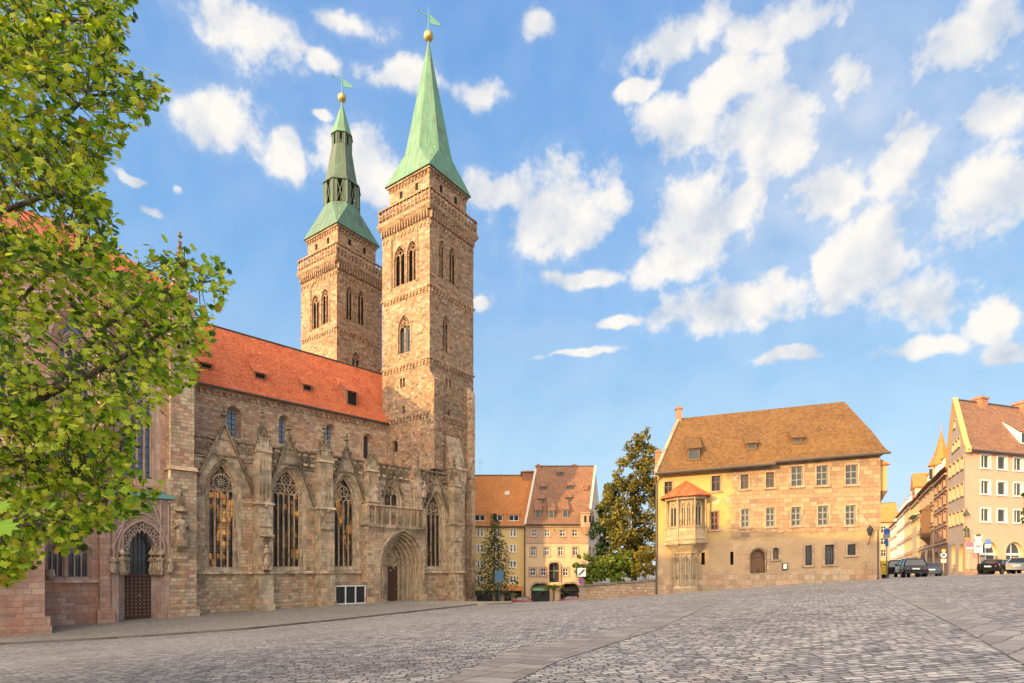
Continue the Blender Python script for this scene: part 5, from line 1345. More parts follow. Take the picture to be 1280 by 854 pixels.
for i, (s, o) in enumerate(PO):
    tr_.tube([FP.pt(s, hC + .3, o), FP.pt(s, hE - .05, o)], .075, 6); tr_.blob(FP.pt(s, hC + .1, o), .24, .8); tr_.blob(FP.pt(s, hW0, o), .13)
B8 = opoly(.92)
for (s, o) in B8 + [((B8[2][0] + B8[3][0]) / 2, B8[2][1])]: tr_.tube([FP.pt(s, hG + .6, o), FP.pt(s, hP - .2, o)], .06, 5)
for i in range(1, 5):
    for t in (.25, .75):
        (sa, oa), (sb, ob) = B8[i - 1], B8[i]; tr_.tube([FP.pt(sa + (sb - sa) * t, hG + .7, oa + (ob - oa) * t), FP.pt(sa + (sb - sa) * t, hP - .5, oa + (ob - oa) * t)], .04, 4)
        tr_.ring(FP.pt(sa + (sb - sa) * .5, hP - .55, oa + (ob - oa) * .5 + .02), Vector((FP.u.x, FP.u.y, 0)), Vector((0, 0, 1)), .16, .04, 8)
        tr_.ring(FP.pt(sa + (sb - sa) * .5, (hG + hP) / 2 - .3, oa + (ob - oa) * .5 + .02), Vector((FP.u.x, FP.u.y, 0)), Vector((0, 0, 1)), .14, .04, 8)
tr_.build('oriel_tracery', M['pale_stone'], oriel); gl.build('oriel_pane', M['glass'], oriel)
m = MB(); hA = ocy(352, .3); e_ = [FP.pt(s, hE + .02, o) for s, o in opoly(r_b + .38, -.0)]; apx = FP.pt(ori_c + .1, hA, .05)
for i in range(5): m.face([e_[i], e_[i + 1], apx])
m.face(e_)
for i in range(1, 5): m.tube([e_[i], apx], .07, 5)
for i in range(5): m.tube([e_[i] + Vector((0, 0, -.03)), e_[i + 1] + Vector((0, 0, -.03))], .06, 5)
m.build('oriel_roof', M['roof_red'], oriel)
# notice case, plaque, wall lantern, small oriel on the side wall
m = MB(); d = cr_(FP, 562, 583, 676, 703); m.fbox(FP, d[0], d[1], d[2], d[3], .0, .10); m.cur = 1; m.fbox(FP, d[0] + .07, d[1] - .07, d[2] + .07, d[3] - .07, .10, .108); m.build('notice_case', [M['iron'], M['white']], pars)
m = MB(); d = cr_(FP, 878, 915, 671, 706); m.fbox(FP, d[0], d[1], d[2], d[3], .0, .05); m.build('plaque', M['pale_stone'], pars)
def wall_lantern(par, f, s, h, o, sc_=1.0):
    m = MB(); m.tube([f.pt(s, h - 1.0 * sc_, 0), f.pt(s, h - .95 * sc_, .25 * sc_), f.pt(s, h - .6 * sc_, .5 * sc_), f.pt(s, h - .35 * sc_, o)], .03 * sc_, 5)
    c = f.pt(s, h, o); m.lathe(c, [(.10 * sc_, -.35 * sc_), (.12 * sc_, -.3 * sc_), (.11 * sc_, -.28 * sc_)], 6); m.lathe(c, [(.24 * sc_, .12 * sc_), (.20 * sc_, .18 * sc_), (.1 * sc_, .3 * sc_), (.05 * sc_, .42 * sc_), (.02 * sc_, .5 * sc_)], 6)
    for i in range(6):
        t = math.pi / 3 * (i + .5); m.tube([c + Vector((.11 * math.cos(t), .11 * math.sin(t), -.28)) * sc_, c + Vector((.2 * math.cos(t), .2 * math.sin(t), .12)) * sc_], .015 * sc_, 4)
    L = m.build('wall_lantern', M['iron'], par); m = MB(); m.lathe(c, [(.10 * sc_, -.27 * sc_), (.185 * sc_, .11 * sc_)], 6); m.build('lantern_glass', M['glass_house'], L)
px, py = cp(909, 550); wall_lantern(pars, FP, FP.s(px, .5), FP.h(px, py, .5), .5, 1.05)
m = MB(); hb0, hb1, ht_ = FP.h(1104, 636, -1.5), FP.h(1104, 615, -1.5), FP.h(1106, 583, -1.5)
m.hexa([FP.pt(S1, hb0, -.9), FP.pt(S1 + .05, hb0, -.9), FP.pt(S1 + .05, hb0, -2.0), FP.pt(S1, hb0, -2.0), FP.pt(S1, hb1, -.6), FP.pt(S1 + .75, hb1, -.6), FP.pt(S1 + .75, hb1, -2.4), FP.pt(S1, hb1, -2.4)])
m.cur = 1; m.fbox(FP, S1 + .0, S1 + .7, hb1 + .01, ht_, -2.3, -.7); m.cur = 2; m.hexa([FP.pt(S1, ht_, -.5), FP.pt(S1 + .95, ht_, -.5), FP.pt(S1 + .95, ht_, -2.5), FP.pt(S1, ht_, -2.5), FP.pt(S1, ht_ + .5, -.8), FP.pt(S1 + .3, ht_ + .5, -.8), FP.pt(S1 + .3, ht_ + .5, -2.2), FP.pt(S1, ht_ + .5, -2.2)])
m.build('side_bay', [M['door_brown'], M['pl_yellow'], M['roof_orange']], pars)

# --- garden wall between the parsonage and the lower street
gwf = Fr((P(724, 713, 55).x, 55.0), (12.5, 50.0))
gw = thing('garden_wall', 'low rough stone garden wall running from the parsonage to the street sign', 'wall', (9, 52.5, g(9, 52.5)))
m = MB(); tl, tr2 = gwf.h(724.5, 731.5), gwf.h(819, 724)
m.hexa([gwf.pt(0, -7, 0), gwf.pt(gwf.L, -7, 0), gwf.pt(gwf.L, -7, -.55), gwf.pt(0, -7, -.55), gwf.pt(0, tl - .16, 0), gwf.pt(gwf.L, tr2 - .16, 0), gwf.pt(gwf.L, tr2 - .16, -.55), gwf.pt(0, tl - .16, -.55)])
M['rubble'] = stone('rubble_wall', [(0, (.36, .24, .16)), (.25, (.46, .33, .21)), (.5, (.30, .21, .16)), (.75, (.50, .37, .25)), (1, (.40, .26, .18))], .42, .24, warp=.16, msz=.03, stain=.5, bump=.9)
m.build('masonry', M['rubble'], gw)
m = MB(); m.hexa([gwf.pt(-.08, tl - .16, .1), gwf.pt(gwf.L, tr2 - .16, .1), gwf.pt(gwf.L, tr2 - .16, -.65), gwf.pt(-.08, tl - .16, -.65), gwf.pt(-.08, tl, .08), gwf.pt(gwf.L, tr2, .08), gwf.pt(gwf.L, tr2 + .03, -.63), gwf.pt(-.08, tl + .03, -.63)]); m.build('coping', M['kerb'], gw)
# ------------------------------------------------------------------ the lower street: two houses behind the square
def gable_house_roof(f, s0, s1, eh, eo, rh, ro, mat, par, mid=None, dep=None, skew=0.0, name='roof', ov=.25):
    pr = [(eo, eh)] + ([mid] if mid else [(eo + (ro - eo) * .12, eh + (rh - eh) * .09)]) + [(ro, rh)]
    m = MB()
    for (oa, ha), (ob, hb) in zip(pr, pr[1:]):
        ta, tb = (ha - eh) / (rh - eh) * skew, (hb - eh) / (rh - eh) * skew
        m.face([f.pt(s0 - ov + ta, ha, oa), f.pt(s1 + ov + ta, ha, oa), f.pt(s1 + ov + tb, hb, ob), f.pt(s0 - ov + tb, hb, ob)])
    dep = dep or -2 * ro; m.face([f.pt(s0 - ov + skew, rh, ro), f.pt(s1 + ov + skew, rh, ro), f.pt(s1 + ov, eh, -dep), f.pt(s0 - ov, eh, -dep)])
    m.face([f.pt(s0 - ov, eh - .02, eo - .01), f.pt(s1 + ov, eh - .02, eo - .01), f.pt(s1 + ov, eh - .02, .0), f.pt(s0 - ov, eh - .02, .0)])
    r = m.build(name, mat, par)
    m = MB(); m.tube([f.pt(s0 - ov, eh - .1, eo + .05), f.pt(s1 + ov, eh - .1, eo + .05)], .1, 5); m.tube([f.pt(s0 - ov + skew, rh + .04, ro), f.pt(s1 + ov + skew, rh + .04, ro)], .12, 5); m.build('gutter', M['zinc'], r)
    return r, pr
def house_shell(f, s0, s1, eh, rh, ro, holes, mat, par, dep, base=-14, skew=0.0, name='wall'):
    m = MB(); m.wall(f, [(s0, base), (s1, base), (s1, eh), (s0, eh)], holes)
    for s in (s0, s1):
        m.face([f.pt(s, base, 0), f.pt(s, eh, 0), f.pt(s, eh, -dep), f.pt(s, base, -dep)]); m.face([f.pt(s, eh, 0), f.pt(s + skew, rh, ro), f.pt(s, eh, -dep)])
    m.face([f.pt(s0, base, -dep), f.pt(s1, base, -dep), f.pt(s1, eh, -dep), f.pt(s0, eh, -dep)])
    return m.build(name, mat, par)
def chimney(par, f, s, o, h0, h1, w=.7, mat=None):
    m = MB(); m.fbox(f, s - w / 2, s + w / 2, h0, h1 - .3, o - w / 2, o + w / 2); m.fbox(f, s - w * .6, s + w * .6, h1 - .3, h1 - .1, o - w * .6, o + w * .6); m.fbox(f, s - w * .3, s + w * .3, h1 - .1, h1 + .1, o - w * .3, o + w * .3)
    return m.build('chimney', mat or M['brick_red'], par)
DB = 92.0
xb = lambda px, d=DB: (px - CX) / F * d
# house B: broad front with arcade, stone top storey, tall brown roof
FB = Fr((xb(657), DB), (xb(735.5), DB))
hB = thing('town_house', 'cream town house with a steep brown roof, corner turret and street arcade', 'house', (xb(700), DB + 3, g(xb(700), DB)))
holes = []; EB = FB.h(690, 655)
for X in (510, 617, 745, 845): px = 590 + X / 6.57; house_window(hB, FB, rect(FB, px - 3.2, px + 3.2, 662.5, 670.5), holes, M['white'], M['glass_house'], 2, 2, .18, M['house_stone'], .14)
for X in (503, 615, 728, 848): px = 590 + X / 6.57; house_window(hB, FB, rect(FB, px - 3.0, px + 3.0, 684, 695), holes, M['white'], M['glass_house'], 2, 2, .18, M['house_stone'], .2)
for X in (500, 585, 768): px = 590 + X / 6.57; house_window(hB, FB, rect(FB, px - 3.2, px + 3.2, 711, 720), holes, M['white'], M['glass_house'], 2, 2, .18, M['house_stone'], .32)
d = ap(FB, 686.3, 698.8, 703.5, 728, .35); holes.append(arch(*d)); m = MB(); A_ = arch(*d); m.loft(FB, A_, 0, A_, -.7, True); m.strip(FB, archline(*d), archline(d[0] - .25, d[1] + .25, d[2], d[3], d[4] + .3), -.02, .3)
m.build('loggia_arch', M['house_stone'], hB); m = MB(); m.poly(FB, A_, -.68); m.build('loggia_glass', M['glass_house'], hB)
m = MB(); m.fbox(FB, d[0], d[1], d[2] + (d[3] - d[2]) * .68, d[2] + (d[3] - d[2]) * .74, -.66, -.5); m.fbox(FB, (d[0] + d[1]) / 2 - .05, (d[0] + d[1]) / 2 + .05, d[2] + .6, d[4], -.66, -.5); m.build('loggia_bars', M['window_grey'], hB)
for (a, b) in ((664, 687), (700.5, 724.5)):
    d = ap(FB, a, b, 730, 756, .33); holes.append(arch(*d)); A_ = arch(*d); m = MB(); m.loft(FB, A_, 0, A_, -1.6, True); m.strip(FB, archline(*d), archline(d[0] - .3, d[1] + .3, d[2], d[3], d[4] + .3), -.02, .06); ar = m.build('arcade_arch', M['house_stone'], hB)
    m = MB(); m.poly(FB, A_, -1.58); gs_ = m.build('shop_window', M['glass'], ar); m = MB()
    for k in range(1, 4): s = d[0] + (d[1] - d[0]) * k / 4; m.fbox(FB, s - .06, s + .06, d[2], d[4] - .3, -1.57, -1.45)
    m.fbox(FB, d[0], d[1], d[3] - .1, d[3] + .1, -1.57, -1.43); m.build('shop_frame', M['iron'], gs_)
    m = MB(); m.hexa([FB.pt(d[0] + .2, d[3] - .1, -.2), FB.pt(d[1] - .2, d[3] - .1, -.2), FB.pt(d[1] - .2, d[3] - .1, -1.4), FB.pt(d[0] + .2, d[3] - .1, -1.4), FB.pt(d[0] + .2, d[3] + .0, -.2), FB.pt(d[1] - .2, d[3] + .0, -.2), FB.pt(d[1] - .2, d[3] + .8, -1.4), FB.pt(d[0] + .2, d[3] + .8, -1.4)]); m.build('awning', M['cloth_green'] if a < 690 else M['iron'], ar)
RBh, RBo = FB.h(700, 583, -7.0), -7.0
house_shell(FB, 0, FB.L, EB, RBh - .2, RBo, holes, M['pl_cream'], hB, 14, skew=2.1)
skB = FB.s(671, RBo)
m = MB(); y0, y1 = FB.h(690, 679), EB; m.fbox(FB, -.01, FB.L + .02, FB.h(690, 679.5), FB.h(690, 678.5), -.01, .10); m.fbox(FB, -.01, FB.L + .02, EB - .5, EB - .1, -.01, .25); m.build('cornice', M['house_stone'], hB)
mh = []
for h_ in list(holes)[:4]: mh.append(h_)
def skin(f, s0, s1, h0, h1, hs_, mat, par, nm, pr=.035):
    hh = [[(s, h) for s, h in L] for L in hs_]
    m = MB(); m.wall(f, [(s0, h0), (s1, h0), (s1, h1), (s0, h1)], hh, pr); m.fbox(f, s0, s1, h0 - .0, h0 + .06, .0, pr + .02); return m.build(nm, mat, par)
skin(FB, .02, FB.L - .02, FB.h(690, 678.4), EB - .5, [arch(*grow(*rect(FB, 590 + X / 6.57 - 3.2, 590 + X / 6.57 + 3.2, 662.5, 670.5), .16)) for X in (510, 617, 745, 845)], M['house_stone'], hB, 'stone_facing')
rfB, prB = gable_house_roof(FB, 0, FB.L, EB, .6, RBh, RBo, M['roof_brown'], hB, mid=(-.6, EB + 1.0), dep=14.5, skew=2.1, ov=.05)
for (X, Y, w, hh, bk) in ((365, 290, .9, .55, .8), (302, 343, .9, .55, .8), (405, 340, .9, .55, .8), (295, 390, .9, .55, .8), (398, 385, .9, .55, .8), (282, 452, .9, 1.3, 2.2), (333, 452, .9, 1.3, 2.2), (386, 450, .9, 1.3, 2.2)):
    px, py = 580 + X / 3.05, 500 + Y / 3.05; o_ = -2
    for _ in range(8): h_ = FB.h(px, py, o_); o_ = roof_o(prB, h_)
    shed_dormer(rfB, FB, prB, FB.s(px, o_), w, h_, h_ + hh, bk, M['roof_brown'], M['zinc'] if hh < 1 else M['window_grey'], M['glass_house'], bars=False)
chimney(rfB, FB, FB.s(673, RBo), RBo, RBh - 2, FB.h(673, 581.5, RBo), .9); chimney(rfB, FB, FB.s(732, -4), -4, EB + 6, FB.h(732, 606, -4), .7)
chimney(rfB, FB, FB.s(718, RBo - .5), RBo - .5, RBh - 2, FB.h(718, 580.5, RBo), .9)
m = MB(); 
for s_b in (-.1, FB.L):
    for (oa, ha), (ob, hb) in zip(prB, prB[1:]):
        s, t = s_b + 2.1 * (ha - EB) / (RBh - EB), s_b + 2.1 * (hb - EB) / (RBh - EB)
        m.hexa([FB.pt(s - .15, ha - .2, oa), FB.pt(s + .2, ha - .2, oa), FB.pt(t + .2, hb - .2, ob), FB.pt(t - .15, hb - .2, ob), FB.pt(s - .15, ha + .2, oa), FB.pt(s + .2, ha + .2, oa), FB.pt(t + .2, hb + .2, ob), FB.pt(t - .15, hb + .2, ob)])
m.build('gable_coping', M['pl_white'], rfB)
m = MB(); tc_ = FB.pt(FB.L - .35, 0, .35); zt0, zt1 = FB.h(730, 659), FB.h(730, 641); m.lathe(tc_, [(.3, zt0 - 1.2), (1.0, zt0 - .1), (1.05, zt0), (1.05, zt1 - .3), (1.2, zt1 - .2), (1.2, zt1)], 8); m.cur = 1; m.lathe(tc_, [(1.25, zt1), (.7, zt1 + .5), (.05, zt1 + .8)], 8)
tur = m.build('corner_turret', [M['house_stone'], M['roof_brown']], hB); m = MB()
for a in (-1.9, -1.15, -.4): m.lathe(tc_ + Vector((1.04 * math.cos(a), 1.04 * math.sin(a), zt0 + .7)), [(.22, 0), (.22, 1.0)], 6, .8, .5)
m.build('turret_windows', M['void'], tur)
# side wall facing the garden, seen at a slant
FBs = Fr((FB.pt(FB.L, 0).x, DB), (FB.pt(FB.L, 0).x + 4.3, DB + 14))
sh = []
for k in range(4):
    for (y0, y1) in ((663, 671), (685, 696)): px = 737.5 + k * 4.2; house_window(hB, FBs, rect(FBs, px - .8, px + .8, y0 + k * 1.2, y1 + k * .9), sh, M['white'], M['glass_house'], 1, 2, .15, M['house_stone'], .2)
m = MB(); m.wall(FBs, [(0, -14), (FBs.L, -14), (FBs.L, EB), (FBs.L * .5, RBh - .3), (0, EB)], sh); m.build('side_wall', M['pl_white'], hB)
m = MB(); c = FB.pt(FB.s(693.5), FB.h(693.5, 663.2), .06); uu, vv = Vector((1, 0, 0)), Vector((0, 0, 1)); m.ring(c, uu, vv, .42, .09, 14); 
for k in range(8): t = k * math.pi / 4; m.tube([c + (uu * math.cos(t) + vv * math.sin(t)) * .1, c + (uu * math.cos(t) + vv * math.sin(t)) * .34], .05, 4)
m.blob(c, .16); m.build('gilt_emblem', M['gold'], hB)
# house A: orange roof, ochre wall, dark shop fronts
DA = 94.0
FAh = Fr((xb(570, DA), DA), (xb(656.8, DA), DA))
hA = thing('town_house', 'golden house with a big orange tiled roof beside the church tower', 'house', (xb(620, DA), DA + 3, g(xb(620, DA), DA)))
holes = []; EA = FAh.h(630, 657.5)
for (y0, y1) in ((661.5, 670.5), (681, 690), (701, 709.5), (720, 728.5)):
    for c in (641.3, 620.5, 600): 
        for dx in (-2.2, 2.2): house_window(hA, FAh, rect(FAh, c + dx - 1.35, c + dx + 1.35, y0, y1), holes, M['white'], M['glass_house'], 1, 2, .15, M['white'], .1)
d = rect(FAh, 590, 652, 738, 760); holes.append(arch(*d)); m = MB(); A_ = arch(*d); m.loft(FAh, A_, 0, A_, -.5, True); m.poly(FAh, A_, -.48)
for k in range(1, 9): s = d[0] + (d[1] - d[0]) * k / 9; m.fbox(FAh, s - .12, s + .12, d[2], d[4], -.47, -.1)
sf = m.build('shop_front', M['iron'], hA); m = MB()
for k in (5.1, 7.1): s = d[0] + (d[1] - d[0]) * k / 9; m.fbox(FAh, s, s + .9, d[2] + .4, d[4] - .4, -.46, -.4)
m.build('show_window', M['pl_cream'], sf)
m = MB(); a0, a1 = FAh.s(630), FAh.s(652); h1, h0 = FAh.h(640, 733), FAh.h(640, 737.5); m.hexa([FAh.pt(a0 - .6, h0 - .1, 1.6), FAh.pt(a1, h0 - .1, 1.6), FAh.pt(a1, h0 - .1, .02), FAh.pt(a0 - .6, h0 - .1, .02), FAh.pt(a0 - .6, h0, 1.6), FAh.pt(a1, h0, 1.6), FAh.pt(a1, h1, .02), FAh.pt(a0, h1, .02)]); m.build('canopy', M['roof_orange'], hA)
RAh, RAo = FAh.h(630, 594.5, -7), -7.0
house_shell(FAh, 0, FAh.L, EA, RAh - .2, RAo, holes, M['pl_gold'], hA, 14)
rfA, prA = gable_house_roof(FAh, -2, FAh.L - .2, EA, .5, RAh, RAo, M['roof_orange'], hA, dep=14.5, ov=.0, skew=2.0)
for (X, w) in ((65, 1.7), (208, 1.7), (343, 1.7)):
    px = 590 + X / 6.57; o_ = 0
    for _ in range(8): h_ = FAh.h(px, 651.5, o_); o_ = roof_o(prA, h_)
    shed_dormer(rfA, FAh, prA, FAh.s(px, o_), w, h_, h_ + 1.0, 1.3, M['roof_orange'], M['white'], M['glass_house'])
m = MB(); px, py = 634, 617; o_ = 0
for _ in range(8): h_ = FAh.h(px, py, o_); o_ = roof_o(prA, h_)
m.fbox(FAh, FAh.s(px, o_) - .4, FAh.s(px, o_) + .4, h_ - .3, h_ + .4, o_ - .3, o_ + .15); m.build('skylight', M['white'], rfA)
chimney(rfA, FAh, FAh.s(662, RAo), RAo - .5, RAh - 2, FAh.h(662, 589.5, RAo), 2.6); 
m = MB(); t0 = FAh.pt(FAh.s(600, RAo), RAh, RAo); m.tube([t0, t0 + Vector((0, 0, 3))], .03, 4)
for h in (2.2, 2.6): m.tube([t0 + Vector((-.5, 0, h)), t0 + Vector((.5, 0, h))], .02, 4)
m.build('aerial', M['steel'], rfA)
m = MB(); m.tube([FB.pt(-.15, -10, .15), FB.pt(-.15, EB, .15)], .1, 6); m.build('downpipe', M['zinc'], hB)

# ------------------------------------------------------------------ the peach corner house
CX0 = P(1206, 713, 60)
FK = Fr((CX0.x, CX0.y), (CX0.x + .949 * 26, CX0.y + .316 * 26))      # front
gd = Vector((.504, .864)); GL = 12.2
FG = Fr((CX0.x + gd.x * GL, CX0.y + gd.y * GL), (CX0.x, CX0.y))      # gable wall towards the side street
hK = thing('corner_house', 'peach plastered corner house with a brown tiled roof and arched shop windows', 'house', (CX0.x + 6, CX0.y + 6, g(CX0.x, CX0.y)))
def ck(X, Y): return 1080 + X / 3.285, 480 + Y / 3.285
EK = FK.h(1209, 560.5); holes = []
step = (FK.s(ck(615, 0)[0]) - FK.s(ck(480, 0)[0])) / 2; ww = FK.s(ck(517, 0)[0]) - FK.s(ck(480, 0)[0])
for (Y0, Y1) in ((291, 345), (398, 452), (512, 565)):
    s0 = FK.s(ck(480, 0)[0]); px = ck(498, 0)[0]; h1, h0 = FK.h(px, ck(0, Y0)[1]), FK.h(px, ck(0, Y1)[1])
    for k in range(8):
        s = s0 + k * step; house_window(hK, FK, (s, s + ww, h0, h1, h1), holes, M['white'], M['glass_house'], 1 if k % 2 else 2, 1, .18, M['white'], .13)
a0, a1 = FK.s(ck(474, 0)[0]), FK.s(ck(549, 0)[0]); b0 = FK.s(ck(581, 0)[0]); hb_, ha_ = FK.h(1235, 721) - 1, FK.h(1235, 677)
for k in range(4):
    s = a0 + k * (b0 - a0); d = (s, s + a1 - a0, hb_, ha_ - (a1 - a0) * .46, ha_); w_ = house_window(hK, FK, d, holes, M['white'], M['glass'], 2, 1, .35, M['pl_cream'], .3, sill=False, bar=.07, name='shop_window')
    m = MB(); m.fbox(FK, d[0], d[1], d[3] - .15, d[3] + .1, -.36, -.2); m.build('transom', M['white'], w_)
    q = random.Random(k); m = MB()
    for j in range(16): 
        m.cur = j % 3; sx_ = q.uniform(d[0] + .2, d[1] - .4); hx = q.uniform(d[2] + 1.6, d[3] - .6); m.fbox(FK, sx_, sx_ + q.uniform(.15, .4), hx, hx + q.uniform(.15, .45), -.348, -.33 + q.uniform(.0, .02))
    m.build('display', [M['pl_rose'], M['cloth_green'], M['white']], w_)
RKo = -6.4; RKh = FK.h(1197, 500, RKo)
m = MB(); m.wall(FK, [(0, -5), (FK.L, -5), (FK.L, EK), (0, EK)], holes); m.build('front_wall', M['pl_peach'], hK)
m = MB(); m.wedge(FK, .01, FK.L, -5, FK.h(1230, 711), -.02, .07, .03); m.build('plinth', M['house_stone'], hK)
gh = []; rows = ((322, 378, 4), (403, 460, 4), (516, 570, 4))
def gwin(X0, X1, Y0, Y1, sl, arched=0): 
    pa, pb = ck(X0, 0)[0], ck(X1, 0)[0]; s0, s1 = FG.s(pa), FG.s(pb); pm = (pa + pb) / 2
    return s0, s1, FG.h(pm, ck(0, Y1)[1]), FG.h(pm, ck(0, Y0)[1])
for (top_r, dy) in ((300, 48), (408, 50), (520, 50)):
    for k, X in enumerate((403, 386, 369, 354)):
        Y0 = top_r + k * (12, 8, 5)[(300, 408, 520).index(top_r)]; s0, s1, h0, h1 = gwin(X - 5, X + 5, Y0, Y0 + dy, 0)
        house_window(hK, FG, (s0, s1, h0, h1, h1), gh, M['white'], M['glass_house'], 1, 2, .3, M['pl_cream'], .12)
for k, X in enumerate((390, 379, 367)): s0, s1, h0, h1 = gwin(X - 4, X + 4, 222 + k * 12, 258 + k * 11, 0); house_window(hK, FG, (s0, s1, h0, h1, h1), gh, M['white'], M['glass_house'], 1, 1, .25, M['pl_cream'], .1)
s0, s1, h0, h1 = gwin(368, 375, 150, 182, 0); house_window(hK, FG, (s0, s1, h0, h1, h1), gh, M['white'], M['glass_house'], 1, 1, .25, M['pl_cream'], .1)
for (X0, X1) in ((360, 376), (389, 412)): s0, s1, h0, h1 = gwin(X0, X1, 655, 770, 0); d = (s0, s1, h0, h1 - (s1 - s0) * .5, h1); gh.append(arch(*d)); A_ = arch(*d); m = MB(); m.loft(FG, A_, 0, A_, -.35, True); m.poly(FG, A_, -.33); m.build('blind_arch', M['pl_cream'], hK)
PKh = FG.h(1194, 499)
m = MB(); m.wall(FG, [(0, -6), (FG.L, -6), (FG.L, EK), (FG.L * .47, PKh), (0, EK)], gh); m.build('gable_wall', M['pl_peach_shade'], hK)
ridge0 = FG.pt(FG.L * .47, PKh, 0); rv = Vector((FK.u.x, FK.u.y, 0)) * 26
m = MB(); e0 = FK.pt(-.15, EK - .15, .45); e1 = FK.pt(FK.L, EK - .15, .45); mid0 = e0.lerp(ridge0, .13) + Vector((0, 0, -.35)); rr1 = ridge0 + rv; mid1 = e1.lerp(rr1, .13) + Vector((0, 0, -.35))
m.face([e0, e1, mid1, mid0]); m.face([mid0, mid1, rr1, ridge0]); bk0 = FG.pt(-.1, EK, .0); m.face([ridge0, rr1, bk0 + rv, bk0]); m.face([e0, e1, FK.pt(FK.L, EK - .16, 0), FK.pt(0, EK - .16, 0)])
rfK = m.build('roof', M['roof_brown'], hK)
m = MB(); m.tube([e0 + Vector((0, 0, -.1)), e1 + Vector((0, 0, -.1))], .12, 6); m.tube([ridge0, rr1], .13, 6); m.build('gutter', M['zinc'], rfK)
m = MB(); gn = Vector((FG.n.x, FG.n.y, 0)); 
for (a, b) in ((e0, mid0), (mid0, ridge0), (bk0, ridge0)):
    m.hexa([a - gn * .25 + Vector((0, 0, -.35)), a + gn * .22 + Vector((0, 0, -.35)), b + gn * .22 + Vector((0, 0, -.35)), b - gn * .25 + Vector((0, 0, -.35)), a - gn * .25 + Vector((0, 0, .22)), a + gn * .22 + Vector((0, 0, .22)), b + gn * .22 + Vector((0, 0, .22)), b - gn * .25 + Vector((0, 0, .22))])
m.build('gable_coping', M['pl_yellow'], rfK)  # yellow puts the sunlight on the gable verge into the colour
nK = Vector((FK.n.x, FK.n.y, 0)); oK = (ridge0 - FK.pt(0, PKh, 0)).dot(nK)
prK = [(.45, EK - .15), ((mid0 - FK.pt(0, 0, 0)).dot(nK), mid0.z), (oK, PKh)]
chimney(rfK, FK, FK.s(1224.5, oK), oK, PKh - 1.5, FK.h(1224.5, 497, oK), 1.1); chimney(rfK, FK, FK.s(1277, oK), oK, PKh - 1.5, FK.h(1277, 503, oK), 1.2); chimney(rfK, FK, 22, oK, PKh - 1.5, PKh + 1.3, 1.1)
for s_ in (FK.s(1279.5, -1), FK.s(1279.5, -1) + 8):
    h_ = FK.h(1277, 556.5, -1.2); shed_dormer(rfK, FK, prK, s_, 1.9, h_, h_ + 1.25, 1.9, M['roof_brown'], M['white'], M['glass_house'])
# madonna on the corner, under a little roof
stt = Fr((CX0.x - .5, CX0.y), (CX0.x + .5, CX0.y + .05)); zb_ = FK.h(1208, 672)
m = MB(); cpt = CX0 + Vector((-.1, -.35, 0)); cpt.z = 0; m.lathe(cpt + Vector((0, 0, zb_)), [(.08, -.55), (.26, -.1), (.30, 0)], 8); m.cur = 1; m.lathe(cpt + Vector((0, 0, FK.h(1208, 644.5))), [(.40, 0), (.28, .1), (.10, .45), (.03, .75)], 8); m.cur = 0; m.smooth = False
m.tube([cpt + Vector((0, .25, zb_)), cpt + Vector((0, .3, FK.h(1208, 644)))], .06, 5)
cn = m.build('statue_canopy', [M['pale_stone'], M['bronze']], hK); m = MB(); statue(m, cpt + Vector((0, 0, zb_)), (FK.h(1208, 649) - zb_) * .62, Vector((-.6, -.8)), 7); m.build('madonna', M['bronze'], cn)

# ------------------------------------------------------------------ the sunlit side street
S0p = Vector((53.2, 70.4)) ; sd_ = Vector((.504, .864)); base_t = 0.0
def street_house(t0, t1, eave_py, label, mat, roofm, nwin, floors, trim, dorm=0, gfl=1, sash=None, rise=6.0):
    a, b = S0p + sd_ * t1, S0p + sd_ * t0; f = Fr((a.x, a.y), (b.x, b.y)); pxn = CX + F * b.x / b.y
    eh = f.h(pxn, eave_py); gz = g(b.x, b.y) - 1.5
    root = thing('street_house', label, 'house', (b.x + 3, b.y + 3, g(b.x, b.y)), 'houses along the side street'); hl = []
    fh = (eh - .6 - (gz + 1.5) - 3.9) / floors; w = f.L / nwin
    for fl in range(floors):
        h0 = gz + 1.5 + 3.9 + fl * fh + .75; h1 = h0 + fh * .58
        for k in range(nwin): s = (k + .5) * w; house_window(root, f, (s - w * .23, s + w * .23, h0, h1, h1), hl, sash or M['white'], M['glass_house'], 2, 2, .22, trim, .2)
    for k in range(max(2, nwin // 2)):
        w2 = f.L / max(2, nwin // 2); s = (k + .5) * w2; d = (s - w2 * .32, s + w2 * .32, gz, gz + 3.7, gz + 4.4); hl.append(arch(*d)); A_ = arch(*d); m = MB(); m.loft(f, A_, 0, A_, -.4, True); m.strip(f, archline(*d), archline(d[0] - .2, d[1] + .2, d[2], d[3], d[4] + .2), -.02, .06); q = m.build('arch_opening', trim, root); m = MB(); m.poly(f, A_, -.38); m.build('shop_glass', M['glass'], q)
    house_shell(f, 0.02, f.L - .02, eh, eh + rise - .1, -5.5, hl, mat, root, 11, base=gz - 3)
    m = MB()
    for fl in range(floors + 1): h = gz + 1.5 + 3.9 + fl * fh - (.0 if fl < floors else .3); m.fbox(f, .03, f.L - .03, h + .1, h + .32, -.01, .16 + (.15 if fl == floors else 0))
    m.build('cornice', trim, root)
    rf, pr = gable_house_roof(f, 0, f.L, eh, .5, eh + rise, -5.5, roofm, root, dep=11.5, ov=.05)
    for k in range(dorm): s = f.L * (k + .5) / dorm; shed_dormer(rf, f, pr, s, 1.4, eh + 1.0, eh + 2.5, 1.2, roofm, M['white'], M['glass_house'])
    chimney(rf, f, f.L * .3, -5, eh + rise - 1, eh + rise + 1.4, .9)
    return root, f, eh, rf
